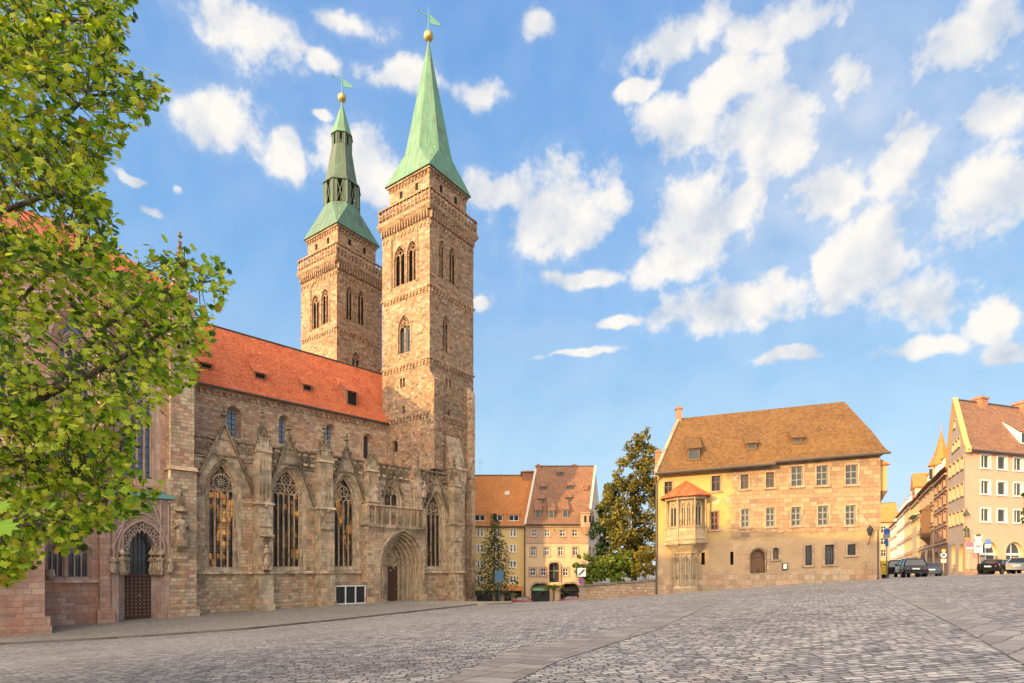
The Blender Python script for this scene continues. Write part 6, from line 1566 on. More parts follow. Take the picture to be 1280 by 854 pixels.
rA = street_house(0.0, 12.4, 585, 'narrow red sandstone house adjoining the peach corner house', M['brick_red'], M['roof_orange'], 3, 4, M['house_stone'], 2)
rB = street_house(12.4, 31, 600, 'cream street house with an orange spired roof turret and dark oriel', M['pl_cream'], M['roof_orange'], 4, 3, M['house_stone'], 2)
rC = street_house(31, 46, 620, 'yellow street house with a half-timbered roof gable', M['pl_yellow'], M['roof_orange'], 5, 3, M['pl_cream'], 1)
rD = street_house(46, 62, 628, 'rose plastered street house past the half-timbered gable', M['pl_rose'], M['roof_orange'], 5, 3, M['pl_cream'], 2)
rE = street_house(62, 84, 638, 'white-trimmed ochre house far along the side street', M['pl_ochre'], M['roof_orange'], 6, 3, M['white'], 3, rise=7)
rF = street_house(84, 110, 652, 'farthest yellow house at the end of the side street', M['pl_yellow'], M['roof_orange'], 6, 3, M['white'], 2)
# roof turret with a pointed cap on the cream house
root, f, eh, rf = rB
m = MB(); c = f.pt(f.L * .62, 0, -1.6); m.lathe(c, [(1.35, eh - .2), (1.35, eh + 2.9), (1.55, eh + 3.0)], 8); m.cur = 1; m.lathe(c, [(1.75, eh + 3.0), (1.0, eh + 4.4), (.45, eh + 6.4), (.05, eh + 8.2), (.02, eh + 9.6)], 8); tq = m.build('roof_turret', [M['pl_cream'], M['roof_orange']], rf)
m = MB(); 
for a in (-2.6, -3.4, -1.8): m.lathe(c + Vector((1.30 * math.cos(a), 1.30 * math.sin(a), eh + 1.0)), [(.32, 0), (.32, 1.5)], 6, .8, .8)
m.build('turret_windows', M['glass'], tq)
m = MB(); so = f.L * .72; z0 = g(f.pt(so, 0).x, f.pt(so, 0).y); oh = [z0 + 4.4, z0 + 5.6, z0 + 9.6, z0 + 10.4]
m.hexa([f.pt(so - .5, oh[0], .02), f.pt(so + .5, oh[0], .02), f.pt(so + .5, oh[0], 0), f.pt(so - .5, oh[0], 0), f.pt(so - 1.2, oh[1], 1.1), f.pt(so + 1.2, oh[1], 1.1), f.pt(so + 1.2, oh[1], 0), f.pt(so - 1.2, oh[1], 0)]); m.fbox(f, so - 1.2, so + 1.2, oh[1], oh[2], 0.02, 1.1)
m.wedge(f, so - 1.35, so + 1.35, oh[2], oh[3], .01, 1.3, .1); oq = m.build('oriel', M['door_brown'], root)
m = MB()
for s in (so - .55, so + .55): m.fbox(f, s - .35, s + .35, oh[1] + 1.4, oh[2] - .5, 1.1, 1.13)
m.build('oriel_pane', M['glass'], oq)
# half-timbered dormer gable on the yellow house
root, f, eh, rf = rC
m = MB(); s = f.L * .45; m.fbox(f, s - 2.2, s + 2.2, eh - .1, eh + 2.4, -3.5, .2); m.prism(f, [(s - 2.2, eh + 2.4), (s + 2.2, eh + 2.4), (s, eh + 4.6)], -4.8, .2); gq = m.build('roof_gable', M['pl_white'], rf)
m = MB()
for t in (-2.1, -1.05, 0, 1.05, 2.1): m.fbox(f, s + t - .1, s + t + .1, eh, eh + 2.4, .19, .26)
for h in (0.05, 1.2, 2.3): m.fbox(f, s - 2.2, s + 2.2, eh + h, eh + h + .18, .19, .25)
m.build('timber_frame', M['timber_red'], gq)
m = MB(); 
for sg in (-1, 1): m.prism(f, [(s + sg * 2.6, eh + 2.1), (s, eh + 4.75), (s, eh + 5.0), (s + sg * 2.75, eh + 2.3)], -5, .5)
m.build('gable_roof', M['roof_orange'], gq)
m = MB(); z0 = g(f.pt(f.L / 2, 0).x, f.pt(f.L / 2, 0).y); m.fbox(f, 3.2, f.L - 3.2, z0 + 3.2, z0 + 8.6, .0, .12); m.build('blank_panel', M['pl_cream'], root)
m = MB(); m.wedge(f, 2.6, f.L - 2.6, z0 + 10.4, z0 + 10.8, -.01, .9, .1); m.build('green_canopy', M['cloth_green'], root)
# closed street end
e_ = S0p + sd_ * 112; fe = Fr((e_.x - 22, e_.y + 10), (e_.x + 1, e_.y - 2)); rt = thing('street_house', 'house closing the far end of the side street', 'house', (e_.x - 10, e_.y + 8, g(e_.x - 10, e_.y + 8)), 'houses along the side street'); hl = []
for fl in range(3):
    for k in range(7): house_window(rt, fe, (1.4 + k * 3.4, 2.7 + k * 3.4, 4 + fl * 3.4, 6 + fl * 3.4, 6 + fl * 3.4), hl, M['white'], M['glass_house'], 2, 2, .2, M['pl_cream'], .15)
house_shell(fe, 0, fe.L, 14, 20, -5.5, hl, M['pl_rose'], rt, 11); gable_house_roof(fe, 0, fe.L, 14, .5, 20, -5.5, M['roof_orange'], rt, dep=11.5)
# ------------------------------------------------------------------ unseen houses behind the camera, placed and sized to shade the square
def near_house(qx, pz, w, eh, rh, label, mat, roofm):
    """qx: place across the sun's direction, pz: distance along it"""
    L = -SUN_DIR; Q = Vector((L.y, -L.x)); c = Vector((L.x, L.y)) * pz + Q * qx
    f = Fr(c + Q * (w / 2), c - Q * (w / 2)); root = thing('caster_house', label, 'house', (c.x, c.y, g(c.x, c.y)), 'unseen shadow-casting houses behind the camera'); hl = []
    z0 = g(c.x, c.y); n = max(3, int(w / 3.2)); k_ = 0; h = z0 + 4.6
    while h + 2.2 < eh:
        for k in range(n): s = w * (k + .5) / n; house_window(root, f, (s - .55, s + .55, h, h + 1.8, h + 1.8), hl, M['white'], M['glass_house'], 2, 2, .2, M['pl_cream'], .15)
        h += 3.3
    for k in range(n // 2 + 1): s = w * (k + .5) / (n // 2 + 1); house_window(root, f, (s - 1.0, s + 1.0, z0 - .5, z0 + 2.6, z0 + 3.4), hl, M['door_brown'], M['glass'], 2, 2, .3, M['house_stone'], .2, sill=False)
    house_shell(f, 0, w, eh, rh - .1, -6, hl, mat, root, 12); gable_house_roof(f, 0, w, eh, .5, rh, -6, roofm, root, dep=12.4); chimney(root.children[-1], f, w * .3, -6, rh - 1.5, rh + 1.6, 1.0)
# ------------------------------------------------------------------ trees and plants
def leaf_mat(name, ramp_, trans=.45):
    k = NM(name)
    gi = k.n('ShaderNodeNewGeometry'); r = gi.outputs['Random Per Island']
    col = k.ramp(r, ramp_)
    k.fin(col, .5, .35)
    tb = k.n('ShaderNodeBsdfTranslucent'); k.put(tb.inputs[0], k.mix(1, col, (1.0, .95, .45), 'MULTIPLY'))
    ms = k.n('ShaderNodeMixShader'); ms.inputs[0].default_value = trans
    k.t.links.new(k.b.outputs[0], ms.inputs[1]); k.t.links.new(tb.outputs[0], ms.inputs[2])
    out = [n for n in k.t.nodes if n.type == 'OUTPUT_MATERIAL'][0]; k.t.links.new(ms.outputs[0], out.inputs[0])
    return k.m
M['plane_leaf'] = leaf_mat('plane_leaves', [(0, (.035, .10, .010)), (.16, (.12, .25, .014)), (.34, (.28, .46, .022)), (.6, (.52, .64, .045)), (.9, (.74, .78, .10)), (1, (.50, .33, .06))], .58)
M['leaf_bright'] = leaf_mat('bright_leaves', [(0, (.26, .50, .015)), (1, (.34, .58, .03))], .5)
M['leaf_gold'] = leaf_mat('olive_leaves', [(0, (.04, .06, .012)), (.4, (.13, .13, .024)), (.75, (.26, .21, .04)), (1, (.38, .27, .06))], .35)
M['leaf_dark'] = leaf_mat('dark_green_leaves', [(0, (.010, .028, .014)), (.6, (.025, .06, .022)), (1, (.06, .10, .03))], .3)
M['leaf_green'] = leaf_mat('green_leaves', [(0, (.04, .09, .010)), (.5, (.15, .21, .02)), (1, (.32, .34, .045))], .4)
M['leaf_yellow'] = leaf_mat('yellow_leaves', [(0, (.18, .17, .02)), (.5, (.34, .27, .03)), (1, (.45, .32, .05))], .4)
M['needles'] = leaf_mat('conifer_needles', [(0, (.008, .022, .010)), (.6, (.020, .045, .016)), (1, (.05, .08, .025))], .2)
M['fruit'] = plain('brown_seed_balls', (.10, .06, .03), .9, .1)
M['cone'] = plain('orange_cones', (.42, .18, .06), .8, .2)
def bark(name, a, b):
    k = NM(name); n = k.noise(k.coord('Object'), 3, 5, .65); k.bump(n, .5, .05); return k.fin(k.mix(k.rng(n, .4, .6), a, b), .9, .2)
M['bark_plane'] = bark('plane_bark', (.075, .06, .042), (.16, .14, .10))
M['bark'] = bark('dark_bark', (.045, .033, .024), (.10, .075, .055))
LOBES = [(0, 1.0), (.20, .62), (.36, .68), (.62, .92), (.80, .55), (1.05, .58), (1.35, .80), (1.75, .36), (2.45, .22)]
def leaf(m, base, d, n, L, fold=.25, curl=.2):
    """lobed plane leaf: base, direction, normal, length"""
    d = d.normalized(); n = (n - d * n.dot(d)).normalized(); s = d.cross(n); V = [base]; Fc = []
    c = base + d * L * .38
    for sg in (1, -1):
        st = len(V)
        for a, r in LOBES:
            x, y = math.cos(a) * r * L * .62, math.sin(a) * r * L * .62 * sg
            V.append(c + d * x + s * y + n * (-abs(y) * fold - max(0, x) ** 2 / L * curl))
        Fc += [(0, st + i, st + i + 1) for i in range(len(LOBES) - 1)]
    m.mesh(V, Fc)
def quad_leaf(m, c, d, n, L, w=.5):
    d = d.normalized(); n = (n - d * n.dot(d)); n = n.normalized() if n.length > 1e-3 else Vector((0, 0, 1)); s = d.cross(n) * L * w
    m.mesh([c - d * L * .5, c + s - d * L * .05, c + d * L * .5 - n * L * .08, c - s - d * L * .05], [(0, 1, 2, 3)])
def rv(q): 
    while True:
        v = Vector((q.uniform(-1, 1), q.uniform(-1, 1), q.uniform(-1, 1)))
        if .05 < v.length < 1: return v
# --- the big plane tree at the left: trunk outside the picture, crown reaching in
def plane_tree():
    q = random.Random(11); base = Vector((-12.6, 9.2, 0)); base.z = g(base.x, base.y)
    root = thing('plane_tree', 'large leafy plane tree overhanging the left edge, with small hanging seed balls', 'tree', tuple(base))
    tr = MB(); tr.smooth = True
    tr.tube([base + Vector((0, 0, -.4)), base + Vector((.05, 0, 1.5)), base + Vector((.1, .1, 4)), base + Vector((.0, .2, 7)), base + Vector((-.1, .2, 11)), base + Vector((.2, .1, 15))], [.62, .46, .40, .32, .2, .06], 12)
    trunk = tr.build('trunk', M['bark_plane'], root)
    bound = [(-60, 175), (0, 172), (20, 158), (45, 150), (80, 152), (105, 200), (115, 208), (130, 182), (160, 155), (185, 140), (200, 128), (240, 122), (265, 146), (300, 140), (318, 150), (326, 276), (345, 294), (365, 292), (385, 270), (415, 264), (440, 262), (470, 246), (490, 226), (520, 182), (560, 178), (590, 170), (615, 212), (632, 175), (655, 118), (680, 92), (700, 44), (726, 8)]
    def bx(y):
        for (y0, x0), (y1, x1) in zip(bound, bound[1:]):
            if y0 <= y <= y1: return x0 + (x1 - x0) * (y - y0) / (y1 - y0)
        return 0
    lf = MB(); br = MB(); br.smooth = True
    limbs = []; balls = []
    def limb(pts, r0, r1): 
        P_ = [Vector(p) for p in pts]; br.tube(P_, [r0 + (r1 - r0) * i / (len(P_) - 1) for i in range(len(P_))], 7)
        for a, b in zip(P_, P_[1:]): limbs.extend([a.lerp(b, t) for t in (0, .25, .5, .75)])
    T = lambda z: base + Vector((.05, .1, z))
    limb([T(2.6), P(-90, 590, 9.3), P(0, 527, 9.0), P(60, 492, 8.8), P(110, 470, 8.6), P(165, 440, 8.6), P(215, 408, 8.5)], .12, .015)
    limb([P(0, 527, 9.0), P(70, 540, 9.4), P(130, 545, 9.6), P(175, 560, 9.8)], .05, .015)
    limb([P(60, 492, 8.8), P(130, 410, 9.0), P(190, 370, 9.1), P(268, 350, 9.0)], .045, .012)
    limb([T(2.2), P(-80, 640, 9.0), P(0, 572, 8.6), P(60, 576, 8.4), P(110, 600, 8.4), P(150, 625, 8.5)], .10, .015)
    limb([T(4.0), P(-80, 470, 10), P(0, 400, 10.2), P(60, 340, 10.2), P(120, 300, 10.4)], .08, .012)
    limb([T(6.2), P(-70, 260, 9.6), P(0, 195, 9.6), P(60, 165, 9.6), P(110, 120, 9.6), P(190, 112, 9.5)], .08, .010)
    limb([T(7.5), P(-70, 130, 10.5), P(0, 30, 10.5), P(60, -20, 10.5), P(110, -60, 10.5)], .08, .012)
    limb([T(7.2), P(-60, 190, 8.6), P(0, 80, 8.6), P(70, 30, 8.6), P(140, 15, 8.6)], .07, .012)
    limb([T(5.0), P(-80, 330, 8.4), P(0, 265, 8.2), P(70, 240, 8.2), P(120, 255, 8.2)], .07, .010)
    limb([T(1.9), P(-70, 690, 8.4), P(0, 660, 8.2), P(50, 655, 8.2), P(90, 650, 8.2)], .07, .012)
    for k in range(9):
        a = q.uniform(1.2, 5.4); z = q.uniform(3, 11); r = q.uniform(3.5, 5.5); t = T(z); dv = Vector((math.cos(a), math.sin(a), 0)); limb([t, t + dv * r * .4 + Vector((0, 0, .8)), t + dv * r + Vector((0, 0, 1.5))], .12, .02)
    def spray(c, n, out, size, spread):
        tw = c - out * spread * .9 + Vector((0, 0, -.1)); near = min(limbs, key=lambda v: (v - c).length_squared)
        if (near - c).length < 1.0: br.tube([near, near.lerp(c, .5) + Vector((0, 0, .05)), c], [.010, .007, .004], 4)
        else: br.tube([c - out * spread * 1.3 - rv(q) * .1, c, c + out * spread * .6], [.006, .005, .003], 4)
        for i in range(n):
            b = c + rv(q) * spread; d = (out * .7 + rv(q) * .8 + Vector((0, 0, -.35))).normalized(); nn = (Vector((0, 0, .7)) + rv(q) * 1.25 + Vector((.1, -.3, 0)))
            leaf(lf, b, d, nn, size * q.uniform(.55, 1.3), q.uniform(.05, .45), q.uniform(0, .5))
        if q.random() < .04:
            e = c + rv(q) * spread * .7 + Vector((0, 0, -.16)); balls.append(e)
    made = 0
    while made < 1900:
        y = q.uniform(-60, 722); x = q.uniform(-70, bx(y)) if bx(y) > -60 else -70
        if x < -65: continue
        e = bx(y) - x
        if e < 10: x -= 10
        dens = noise.noise(Vector((x * .013, y * .013, 3.3)))
        if dens < -.30 and q.random() < .7: continue
        if 490 < y < 610 and 150 < x < 196 and q.random() < .55: continue
        d = q.uniform(7.6, 10.6); c = P(x, y, d); out = Vector((.85, -.2, -.05)) + rv(q) * .3
        spray(c, q.randint(8, 12), out.normalized(), .125, .27 if e > 25 else .18); made += 1
    for k in range(340):                               # the part of the crown outside the picture
        v = rv(q); c = base + Vector((v.x * 5.6, v.y * 5.2, 7.6 + v.z * 6.2))
        if CX + F * c.x / max(.1, c.y) > -40 and c.y > 1: continue
        spray(c, 9, Vector((v.x, v.y, 0)) + Vector((0, 0, .05)), .24, .5)
    nl = MB()
    for (x, y, d, s) in ((4, 629, 3.4, .11), (0, 655, 3.2, .165)):
        leaf(nl, P(x - 14, y + 2, d), Vector((1, .1, -.10)), Vector((.1, -.75, .6)), s, .1, .1)
    nl.build('near_leaves', M['leaf_bright'], root, uv=False)
    br.build('branches', M['bark_plane'], trunk); lf.build('crown', M['plane_leaf'], root, uv=False)
    for e in balls[:90]: fr = MB(); fr.smooth = True; fr.tube([e + Vector((0, 0, .2)), e], .005, 3); fr.ball(e, .03, 6, 5); fr.build('seed_ball', M['fruit'], root)
plane_tree()
def crown_tree(name, label, cat, base, lobes, mat, n, leaf_size, trunk_h, trunk_r, limbs=6, seed=1, group=None, gap=.15, barkm=None, inner=.35):
    """trunk with limbs to every lobe; foliage as many small leaf faces through the lobes' volumes"""
    q = random.Random(seed); base = Vector(base); root = thing(name, label, cat, tuple(base), group); tr = MB(); tr.smooth = True
    top = base + Vector((0, 0, trunk_h)); tr.tube([base + Vector((0, 0, -.4)), base.lerp(top, .4) + Vector((.1, 0, 0)), top], [trunk_r * 1.2, trunk_r, trunk_r * .55], 8)
    for (c, r) in lobes:
        c = Vector(c); a = base.lerp(top, q.uniform(.55, 1)); tr.tube([a, a.lerp(c, .5) + Vector((0, 0, .15 * r)), c], [trunk_r * .45, trunk_r * .25, .02], 5)
        for k in range(4): e = c + rv(q) * r * .8; tr.tube([c.lerp(a, .2), e], [trunk_r * .12 + .01, .01], 4)
    tr.build('trunk', barkm or M['bark'], root); lf = MB(); tot = sum(r ** 2 for c, r in lobes)
    for (c, r) in lobes:
        c = Vector(c); cl = [(c + rv(q).normalized() * r * q.uniform(inner, 1.0), r * q.uniform(.16, .34)) for _ in range(int(16 + r * 5))]
        k = int(n * r * r / tot)
        for _ in range(k):
            cc, rr = q.choice(cl); v = rv(q); p = cc + v * rr
            quad_leaf(lf, p, rv(q) + Vector((0, 0, -.3)), (p - c).normalized() * .6 + rv(q) + Vector((0, 0, .5)), leaf_size * q.uniform(.6, 1.3), .42)
    lf.build('crown', mat, root, uv=False); return root
def lb(px, py, d, rpx): return (P(px, py, d), rpx / F * d)
def gz(px, d, py=713): p = P(px, py, d); return (p.x, p.y, g(p.x, p.y))
DT = 66
crown_tree('broadleaf_tree', 'tall olive-gold tree rising behind the garden wall beside the parsonage', 'tree', gz(792, DT), [lb(806, 550, DT, 15), lb(799, 568, DT + 1, 21), lb(812, 588, DT, 22), lb(785, 595, DT - 1, 23), lb(806, 615, DT + 1, 27), lb(779, 622, DT, 26), lb(814, 648, DT, 28), lb(786, 657, DT - 2, 32), lb(766, 642, DT, 21), lb(806, 684, DT, 28), lb(778, 690, DT - 1, 25)], M['leaf_gold'], 20000, .27, 12, .32, seed=3, inner=.5)
crown_tree('broadleaf_tree', 'dark green tree half hidden left of the tall olive-gold tree', 'tree', gz(764, 72), [lb(762, 618, 72, 13), lb(757, 640, 72, 16), lb(766, 658, 72, 18), lb(752, 664, 72, 15), lb(760, 688, 72, 21), lb(770, 608, 73, 10)], M['leaf_dark'], 6000, .36, 8, .25, seed=5)
crown_tree('garden_bush', 'loose green bush behind the street sign at the wall end', 'bush', gz(737, 60), [lb(733, 706, 60, 15), lb(746, 711, 60, 15), lb(728, 719, 59, 9), lb(750, 704, 61, 8), lb(738, 722, 59, 10)], M['leaf_green'], 3400, .26, 1.4, .08, seed=6, group='bushes behind the garden wall')
crown_tree('garden_bush', 'dense mid-green bush under the tall tree behind the wall', 'bush', gz(772, 58), [lb(764, 708, 58, 16), lb(780, 703, 58, 17), lb(772, 720, 57, 12), lb(790, 715, 58, 10), lb(755, 718, 58, 9)], M['leaf_green'], 4200, .24, 1.4, .08, seed=7, group='bushes behind the garden wall')
crown_tree('garden_bush', 'yellowing bush against the corner of the parsonage', 'bush', gz(807, 56), [lb(802, 697, 56, 12), lb(812, 692, 56, 10), lb(806, 710, 55, 11), lb(815, 712, 55, 7), lb(796, 714, 55, 8)], M['leaf_yellow'], 2200, .22, 1.3, .07, seed=8, group='bushes behind the garden wall')
crown_tree('broadleaf_tree', 'small sunlit tree at the far right edge in front of the corner house', 'tree', gz(1300, 30), [lb(1283, 645, 30, 11), lb(1296, 640, 30, 14), lb(1292, 620, 30, 12), lb(1310, 630, 30, 20), lb(1320, 600, 31, 22), lb(1312, 660, 30, 14)], M['leaf_green'], 2600, .16, 4.2, .11, seed=9)
def conifer(px, d, ytop, ybot, wpx, label):
    q = random.Random(4); b = gz(px, d); root = thing('conifer', label, 'tree', b); base = Vector(b); ht = P(px, ytop, d).z - base.z; W_ = wpx / F * d
    tr = MB(); tr.tube([base + Vector((0, 0, -.3)), base + Vector((0, 0, ht * .97))], [.22, .02], 7); z0 = P(px, ybot, d).z - base.z; lf = MB(); cn = MB(); n = 34
    for i in range(n):
        t = i / n; z = z0 + (ht - z0) * t
        for k in range(7 if t < .7 else 5):
            a = i * 2.4 + k * 2 * math.pi / 7 + q.uniform(-.3, .3); L = W_ * (1 - t) ** .8 * q.uniform(.75, 1.12) + .12; dv = Vector((math.cos(a), math.sin(a), -.22)); s = base + Vector((0, 0, z)); e = s + dv * L
            tr.tube([s, e], [.03, .008], 3)
            for j in range(int(6 + L * 6)):
                u = q.uniform(.15, 1.05); p = s.lerp(e, u) + rv(q) * .22; quad_leaf(lf, p, dv + rv(q) * .8, rv(q) + Vector((0, 0, 1)), q.uniform(.22, .42), .28)
            if q.random() < .0: pass
    tr.build('trunk', M['bark'], root); lf.build('crown', M['needles'], root, uv=False)
conifer(618, 77, 641, 740, 33, 'loose dark conifer between the church and the golden house')
def palm(px, d, ytop, ybot, label):
    q = random.Random(8); b = gz(px, d); root = thing('small_tree', label, 'tree', b); base = Vector(b); zt = P(px, ytop + 14, d).z - base.z; tr = MB(); tr.smooth = True; hd = base + Vector((0, 0, zt)); tr.tube([base + Vector((0, 0, -.3)), base + Vector((.05, 0, zt * .6)), hd], [.22, .16, .2], 8); lf = MB()
    for k in range(24):
        a = k * 2.4; up_ = q.uniform(-.1, .9); L = q.uniform(1.4, 2.6); dv = Vector((math.cos(a), math.sin(a) * .8, up_)).normalized(); pts = [hd + dv * L * t + Vector((0, 0, -.75 * t * t * L * .6)) for t in (0, .25, .5, .75, 1)]
        for i in range(4):
            for j in range(5):
                p = pts[i].lerp(pts[i + 1], j / 5); 
                for sg in (-1, 1): quad_leaf(lf, p + Vector((-dv.y, dv.x, 0)) * sg * .12, dv * .5 + Vector((-dv.y, dv.x, 0)) * sg, Vector((0, 0, 1)) + rv(q) * .4, .5, .14)
        tr.tube(pts, [.03, .025, .02, .015, .006], 4)
    tr.build('trunk', M['bark'], root); lf.build('crown', M['leaf_green'], root, uv=False)
palm(691.5, 80, 722, 752, 'short-trunked spiky fronded tree in front of the arcade')
# ------------------------------------------------------------------ cars
def paint(name, col, rough=.25):
    k = NM(name); k.b.inputs['Coat Weight'].default_value = .5; k.b.inputs['Coat Roughness'].default_value = .08
    n = k.noise(k.coord('Object'), 2, 3); return k.fin(k.mix(k.math('MULTIPLY', n, .3), col, tuple(c * .6 for c in col)), rough, .5, .3)
M['car_navy'] = paint('navy_car_paint', (.012, .018, .032)); M['car_black'] = paint('black_car_paint', (.010, .011, .014)); M['car_blue'] = paint('blue_grey_car_paint', (.05, .08, .13)); M['car_silver'] = paint('silver_car_paint', (.33, .33, .34)); M['car_red'] = paint('red_car_paint', (.22, .018, .015))
M['tyre'] = plain('tyre_rubber', (.018, .018, .019), .85, .2); M['rim'] = plain('alloy_rim', (.35, .35, .36), .35, .5, .8)
M['car_glass'] = glass('car_glass', (.012, .016, .020), .04, (.03, .04, .05), .7); M['tail_red'] = plain('red_lamp_glass', (.35, .012, .015), .2, .6, 0, .1); M['lamp_clear'] = plain('clear_lamp_glass', (.6, .6, .6), .15, .6, 0, .1); M['plastic'] = plain('black_plastic', (.02, .02, .021), .6, .3)
def car(label, loc, yaw, paint_, kind='suv', L=4.3, Wd=1.82, H=1.62):
    """front towards local +Y"""
    root = thing('parked_car', label, 'car', tuple(loc), 'cars parked round the square', yaw); hw = Wd / 2; hl = L / 2
    if kind == 'suv': top = [(-hl, .62, .98), (-hl + .12, .40, 1.02), (-hl + .55, .34, 1.02), (0, .30, 1.0), (hl - 1.2, .30, .99), (hl - .35, .34, .86), (hl - .02, .45, .62)]; cab = [(-hl + .16, -hl + .42), (hl - 1.25, hl - 2.0)]
    elif kind == 'hatch': top = [(-hl, .60, .92), (-hl + .12, .38, .97), (-hl + .5, .32, .98), (0, .28, .95), (hl - 1.1, .28, .93), (hl - .35, .32, .78), (hl - .02, .42, .58)]; cab = [(-hl + .12, -hl + .75), (hl - 1.15, hl - 2.0)]
    else: top = [(-hl, .58, .92), (-hl + .1, .36, 1.0), (-hl + .6, .3, 1.0), (0, .28, .97), (hl - 1.3, .28, .94), (hl - .4, .32, .78), (hl - .02, .42, .56)]; cab = [(-hl + .62, -hl + 1.35), (hl - 1.35, hl - 2.1)]
    b = MB(); b.smooth = False; prev = None
    for i, (y, lo, hi) in enumerate(top):
        k = .90 if i in (0, len(top) - 1) else (.97 if i in (1, len(top) - 2) else 1.0); w = hw * k; mid = (lo + hi) / 2
        cur = [Vector(p) for p in ((-w * .93, y, lo), (-w, y, lo + .12), (-w * 1.0, y, mid + .05), (-w * .95, y, hi - .04), (-w * .86, y, hi), (w * .86, y, hi), (w * .95, y, hi - .04), (w * 1.0, y, mid + .05), (w, y, lo + .12), (w * .93, y, lo))]
        if prev:
            n = len(cur)
            for j in range(n): b.face([prev[j], prev[(j + 1) % n], cur[(j + 1) % n], cur[j]])
        else: b.face(cur)
        prev = cur
    b.face(prev)
    body = b.build('body', paint_, root, local=True)
    hb = 1.0 if kind == 'suv' else .95; (yb, yt), (yf, yft) = cab; wb, wt = hw * .90, hw * .68
    gl = MB(); lo = [(-wb, yb, hb - .03), (wb, yb, hb - .03), (wb, yf, hb - .03), (-wb, yf, hb - .03)]; hi = [(-wt, yt, H - .07), (wt, yt, H - .07), (wt, yft, H - .07), (-wt, yft, H - .07)]
    gl.hexa(lo + hi); gl.build('windows', M['car_glass'], root, local=True)
    rf = MB(); rf.hexa([(-wt - .015, yt - .06, H - .075), (wt + .015, yt - .06, H - .075), (wt + .015, yft + .05, H - .075), (-wt - .015, yft + .05, H - .075), (-wt * .85, yt + .15, H), (wt * .85, yt + .15, H), (wt * .85, yft - .2, H), (-wt * .85, yft - .2, H)])
    for sg in (-1, 1):
        rf.tube([(sg * wb, yb, hb - .03), (sg * wt, yt, H - .07)], .05, 5); rf.tube([(sg * wb, yf, hb - .03), (sg * wt, yft, H - .07)], .04, 5); ym = (yb + yf) / 2 - .1; rf.tube([(sg * wb, ym, hb - .03), (sg * wt, (yt + yft) / 2, H - .07)], .035, 5)
    rf.build('roof', paint_, root, local=True)
    for sx_ in (-1, 1):
        for y in (-hl + .78, hl - .82):
            w = MB(); w.smooth = False; c = Vector((sx_ * (hw - .11), y, .32)); V = []
            for dx, r in ((-.10, .20), (-.10, .31), (-.06, .325), (.06, .325), (.10, .31), (.10, .20)):
                V.append([c + Vector((dx, math.cos(t) * r, math.sin(t) * r)) for t in [2 * math.pi * k / 16 for k in range(16)]])
            for A_, B_ in zip(V, V[1:]):
                for k in range(16): w.face([A_[k], A_[(k + 1) % 16], B_[(k + 1) % 16], B_[k]])
            wh = w.build('wheel', M['tyre'], root, local=True); r_ = MB(); x = c.x + sx_ * .085
            r_.face([Vector((x, c.y + math.cos(t) * .2, c.z + math.sin(t) * .2)) for t in [2 * math.pi * k / 16 for k in range(16)]])
            for k in range(5): t = k * 1.2566; r_.tube([(x + sx_ * .012, c.y, c.z), (x + sx_ * .012, c.y + .19 * math.cos(t), c.z + .19 * math.sin(t))], .025, 4)
            r_.build('rim', M['rim'], wh, local=True)
            a = MB(); a.tube([(sx_ * (hw - .01), y + .40 * math.cos(t), .32 + .40 * math.sin(t)) for t in [math.pi * k / 8 for k in range(9)]], .045, 4); a.build('wheel_arch', M['plastic'], root, local=True)
    for sx_ in (-1, 1):
        m = MB(); m.hexa([(sx_ * hw * .60, -hl - .02, .74), (sx_ * hw * .93, -hl + .04, .72), (sx_ * hw * .93, -hl + .25, .72), (sx_ * hw * .60, -hl + .1, .74), (sx_ * hw * .64, -hl + .02, .93), (sx_ * hw * .93, -hl + .08, .96), (sx_ * hw * .95, -hl + .3, .96), (sx_ * hw * .64, -hl + .12, .93)]); m.build('tail_light', M['tail_red'], root, local=True)
        m = MB(); m.hexa([(sx_ * hw * .55, hl - .08, .56), (sx_ * hw * .92, hl - .2, .58), (sx_ * hw * .92, hl - .5, .6), (sx_ * hw * .55, hl - .3, .6), (sx_ * hw * .55, hl - .14, .70), (sx_ * hw * .92, hl - .30, .75), (sx_ * hw * .92, hl - .55, .80), (sx_ * hw * .55, hl - .36, .76)]); m.build('headlight', M['lamp_clear'], root, local=True)
        m = MB(); m.hexa([(sx_ * hw * .92, yf - .35, hb + .0), (sx_ * hw * 1.13, yf - .33, hb + .02), (sx_ * hw * 1.13, yf - .2, hb + .02), (sx_ * hw * .92, yf - .2, hb), (sx_ * hw * .92, yf - .35, hb + .14), (sx_ * hw * 1.12, yf - .33, hb + .15), (sx_ * hw * 1.12, yf - .2, hb + .15), (sx_ * hw * .92, yf - .2, hb + .14)]); m.build('mirror', paint_, root, local=True)
    m = MB(); m.box(-.26, .26, -hl - .035, -hl + .05, .68, .79); m.build('number_plate', M['white'], root, local=True)
    m = MB(); m.hexa([(-hw * .86, -hl - .05, .36), (hw * .86, -hl - .05, .36), (hw * .86, -hl + .3, .34), (-hw * .86, -hl + .3, .34), (-hw * .86, -hl - .05, .56), (hw * .86, -hl - .05, .56), (hw * .86, -hl + .3, .56), (-hw * .86, -hl + .3, .56)]); m.build('rear_bumper', M['plastic'] if kind == 'suv' else paint_, root, local=True)
    return root
def park(px, d, dz=0.0): p = P(px, 713, d); return Vector((p.x, p.y, g(p.x, p.y) + dz))
yaw_st = -math.atan2(.504, .864)
car('dark navy off-roader nearest the parsonage, seen from behind, partly in front of another', park(1137.5, 49.5), yaw_st + .12, M['car_navy'], 'suv')
car('black off-roader half hidden behind the dark navy one', park(1119.5, 54), yaw_st + .05, M['car_black'], 'suv', 4.4, 1.85, 1.66)
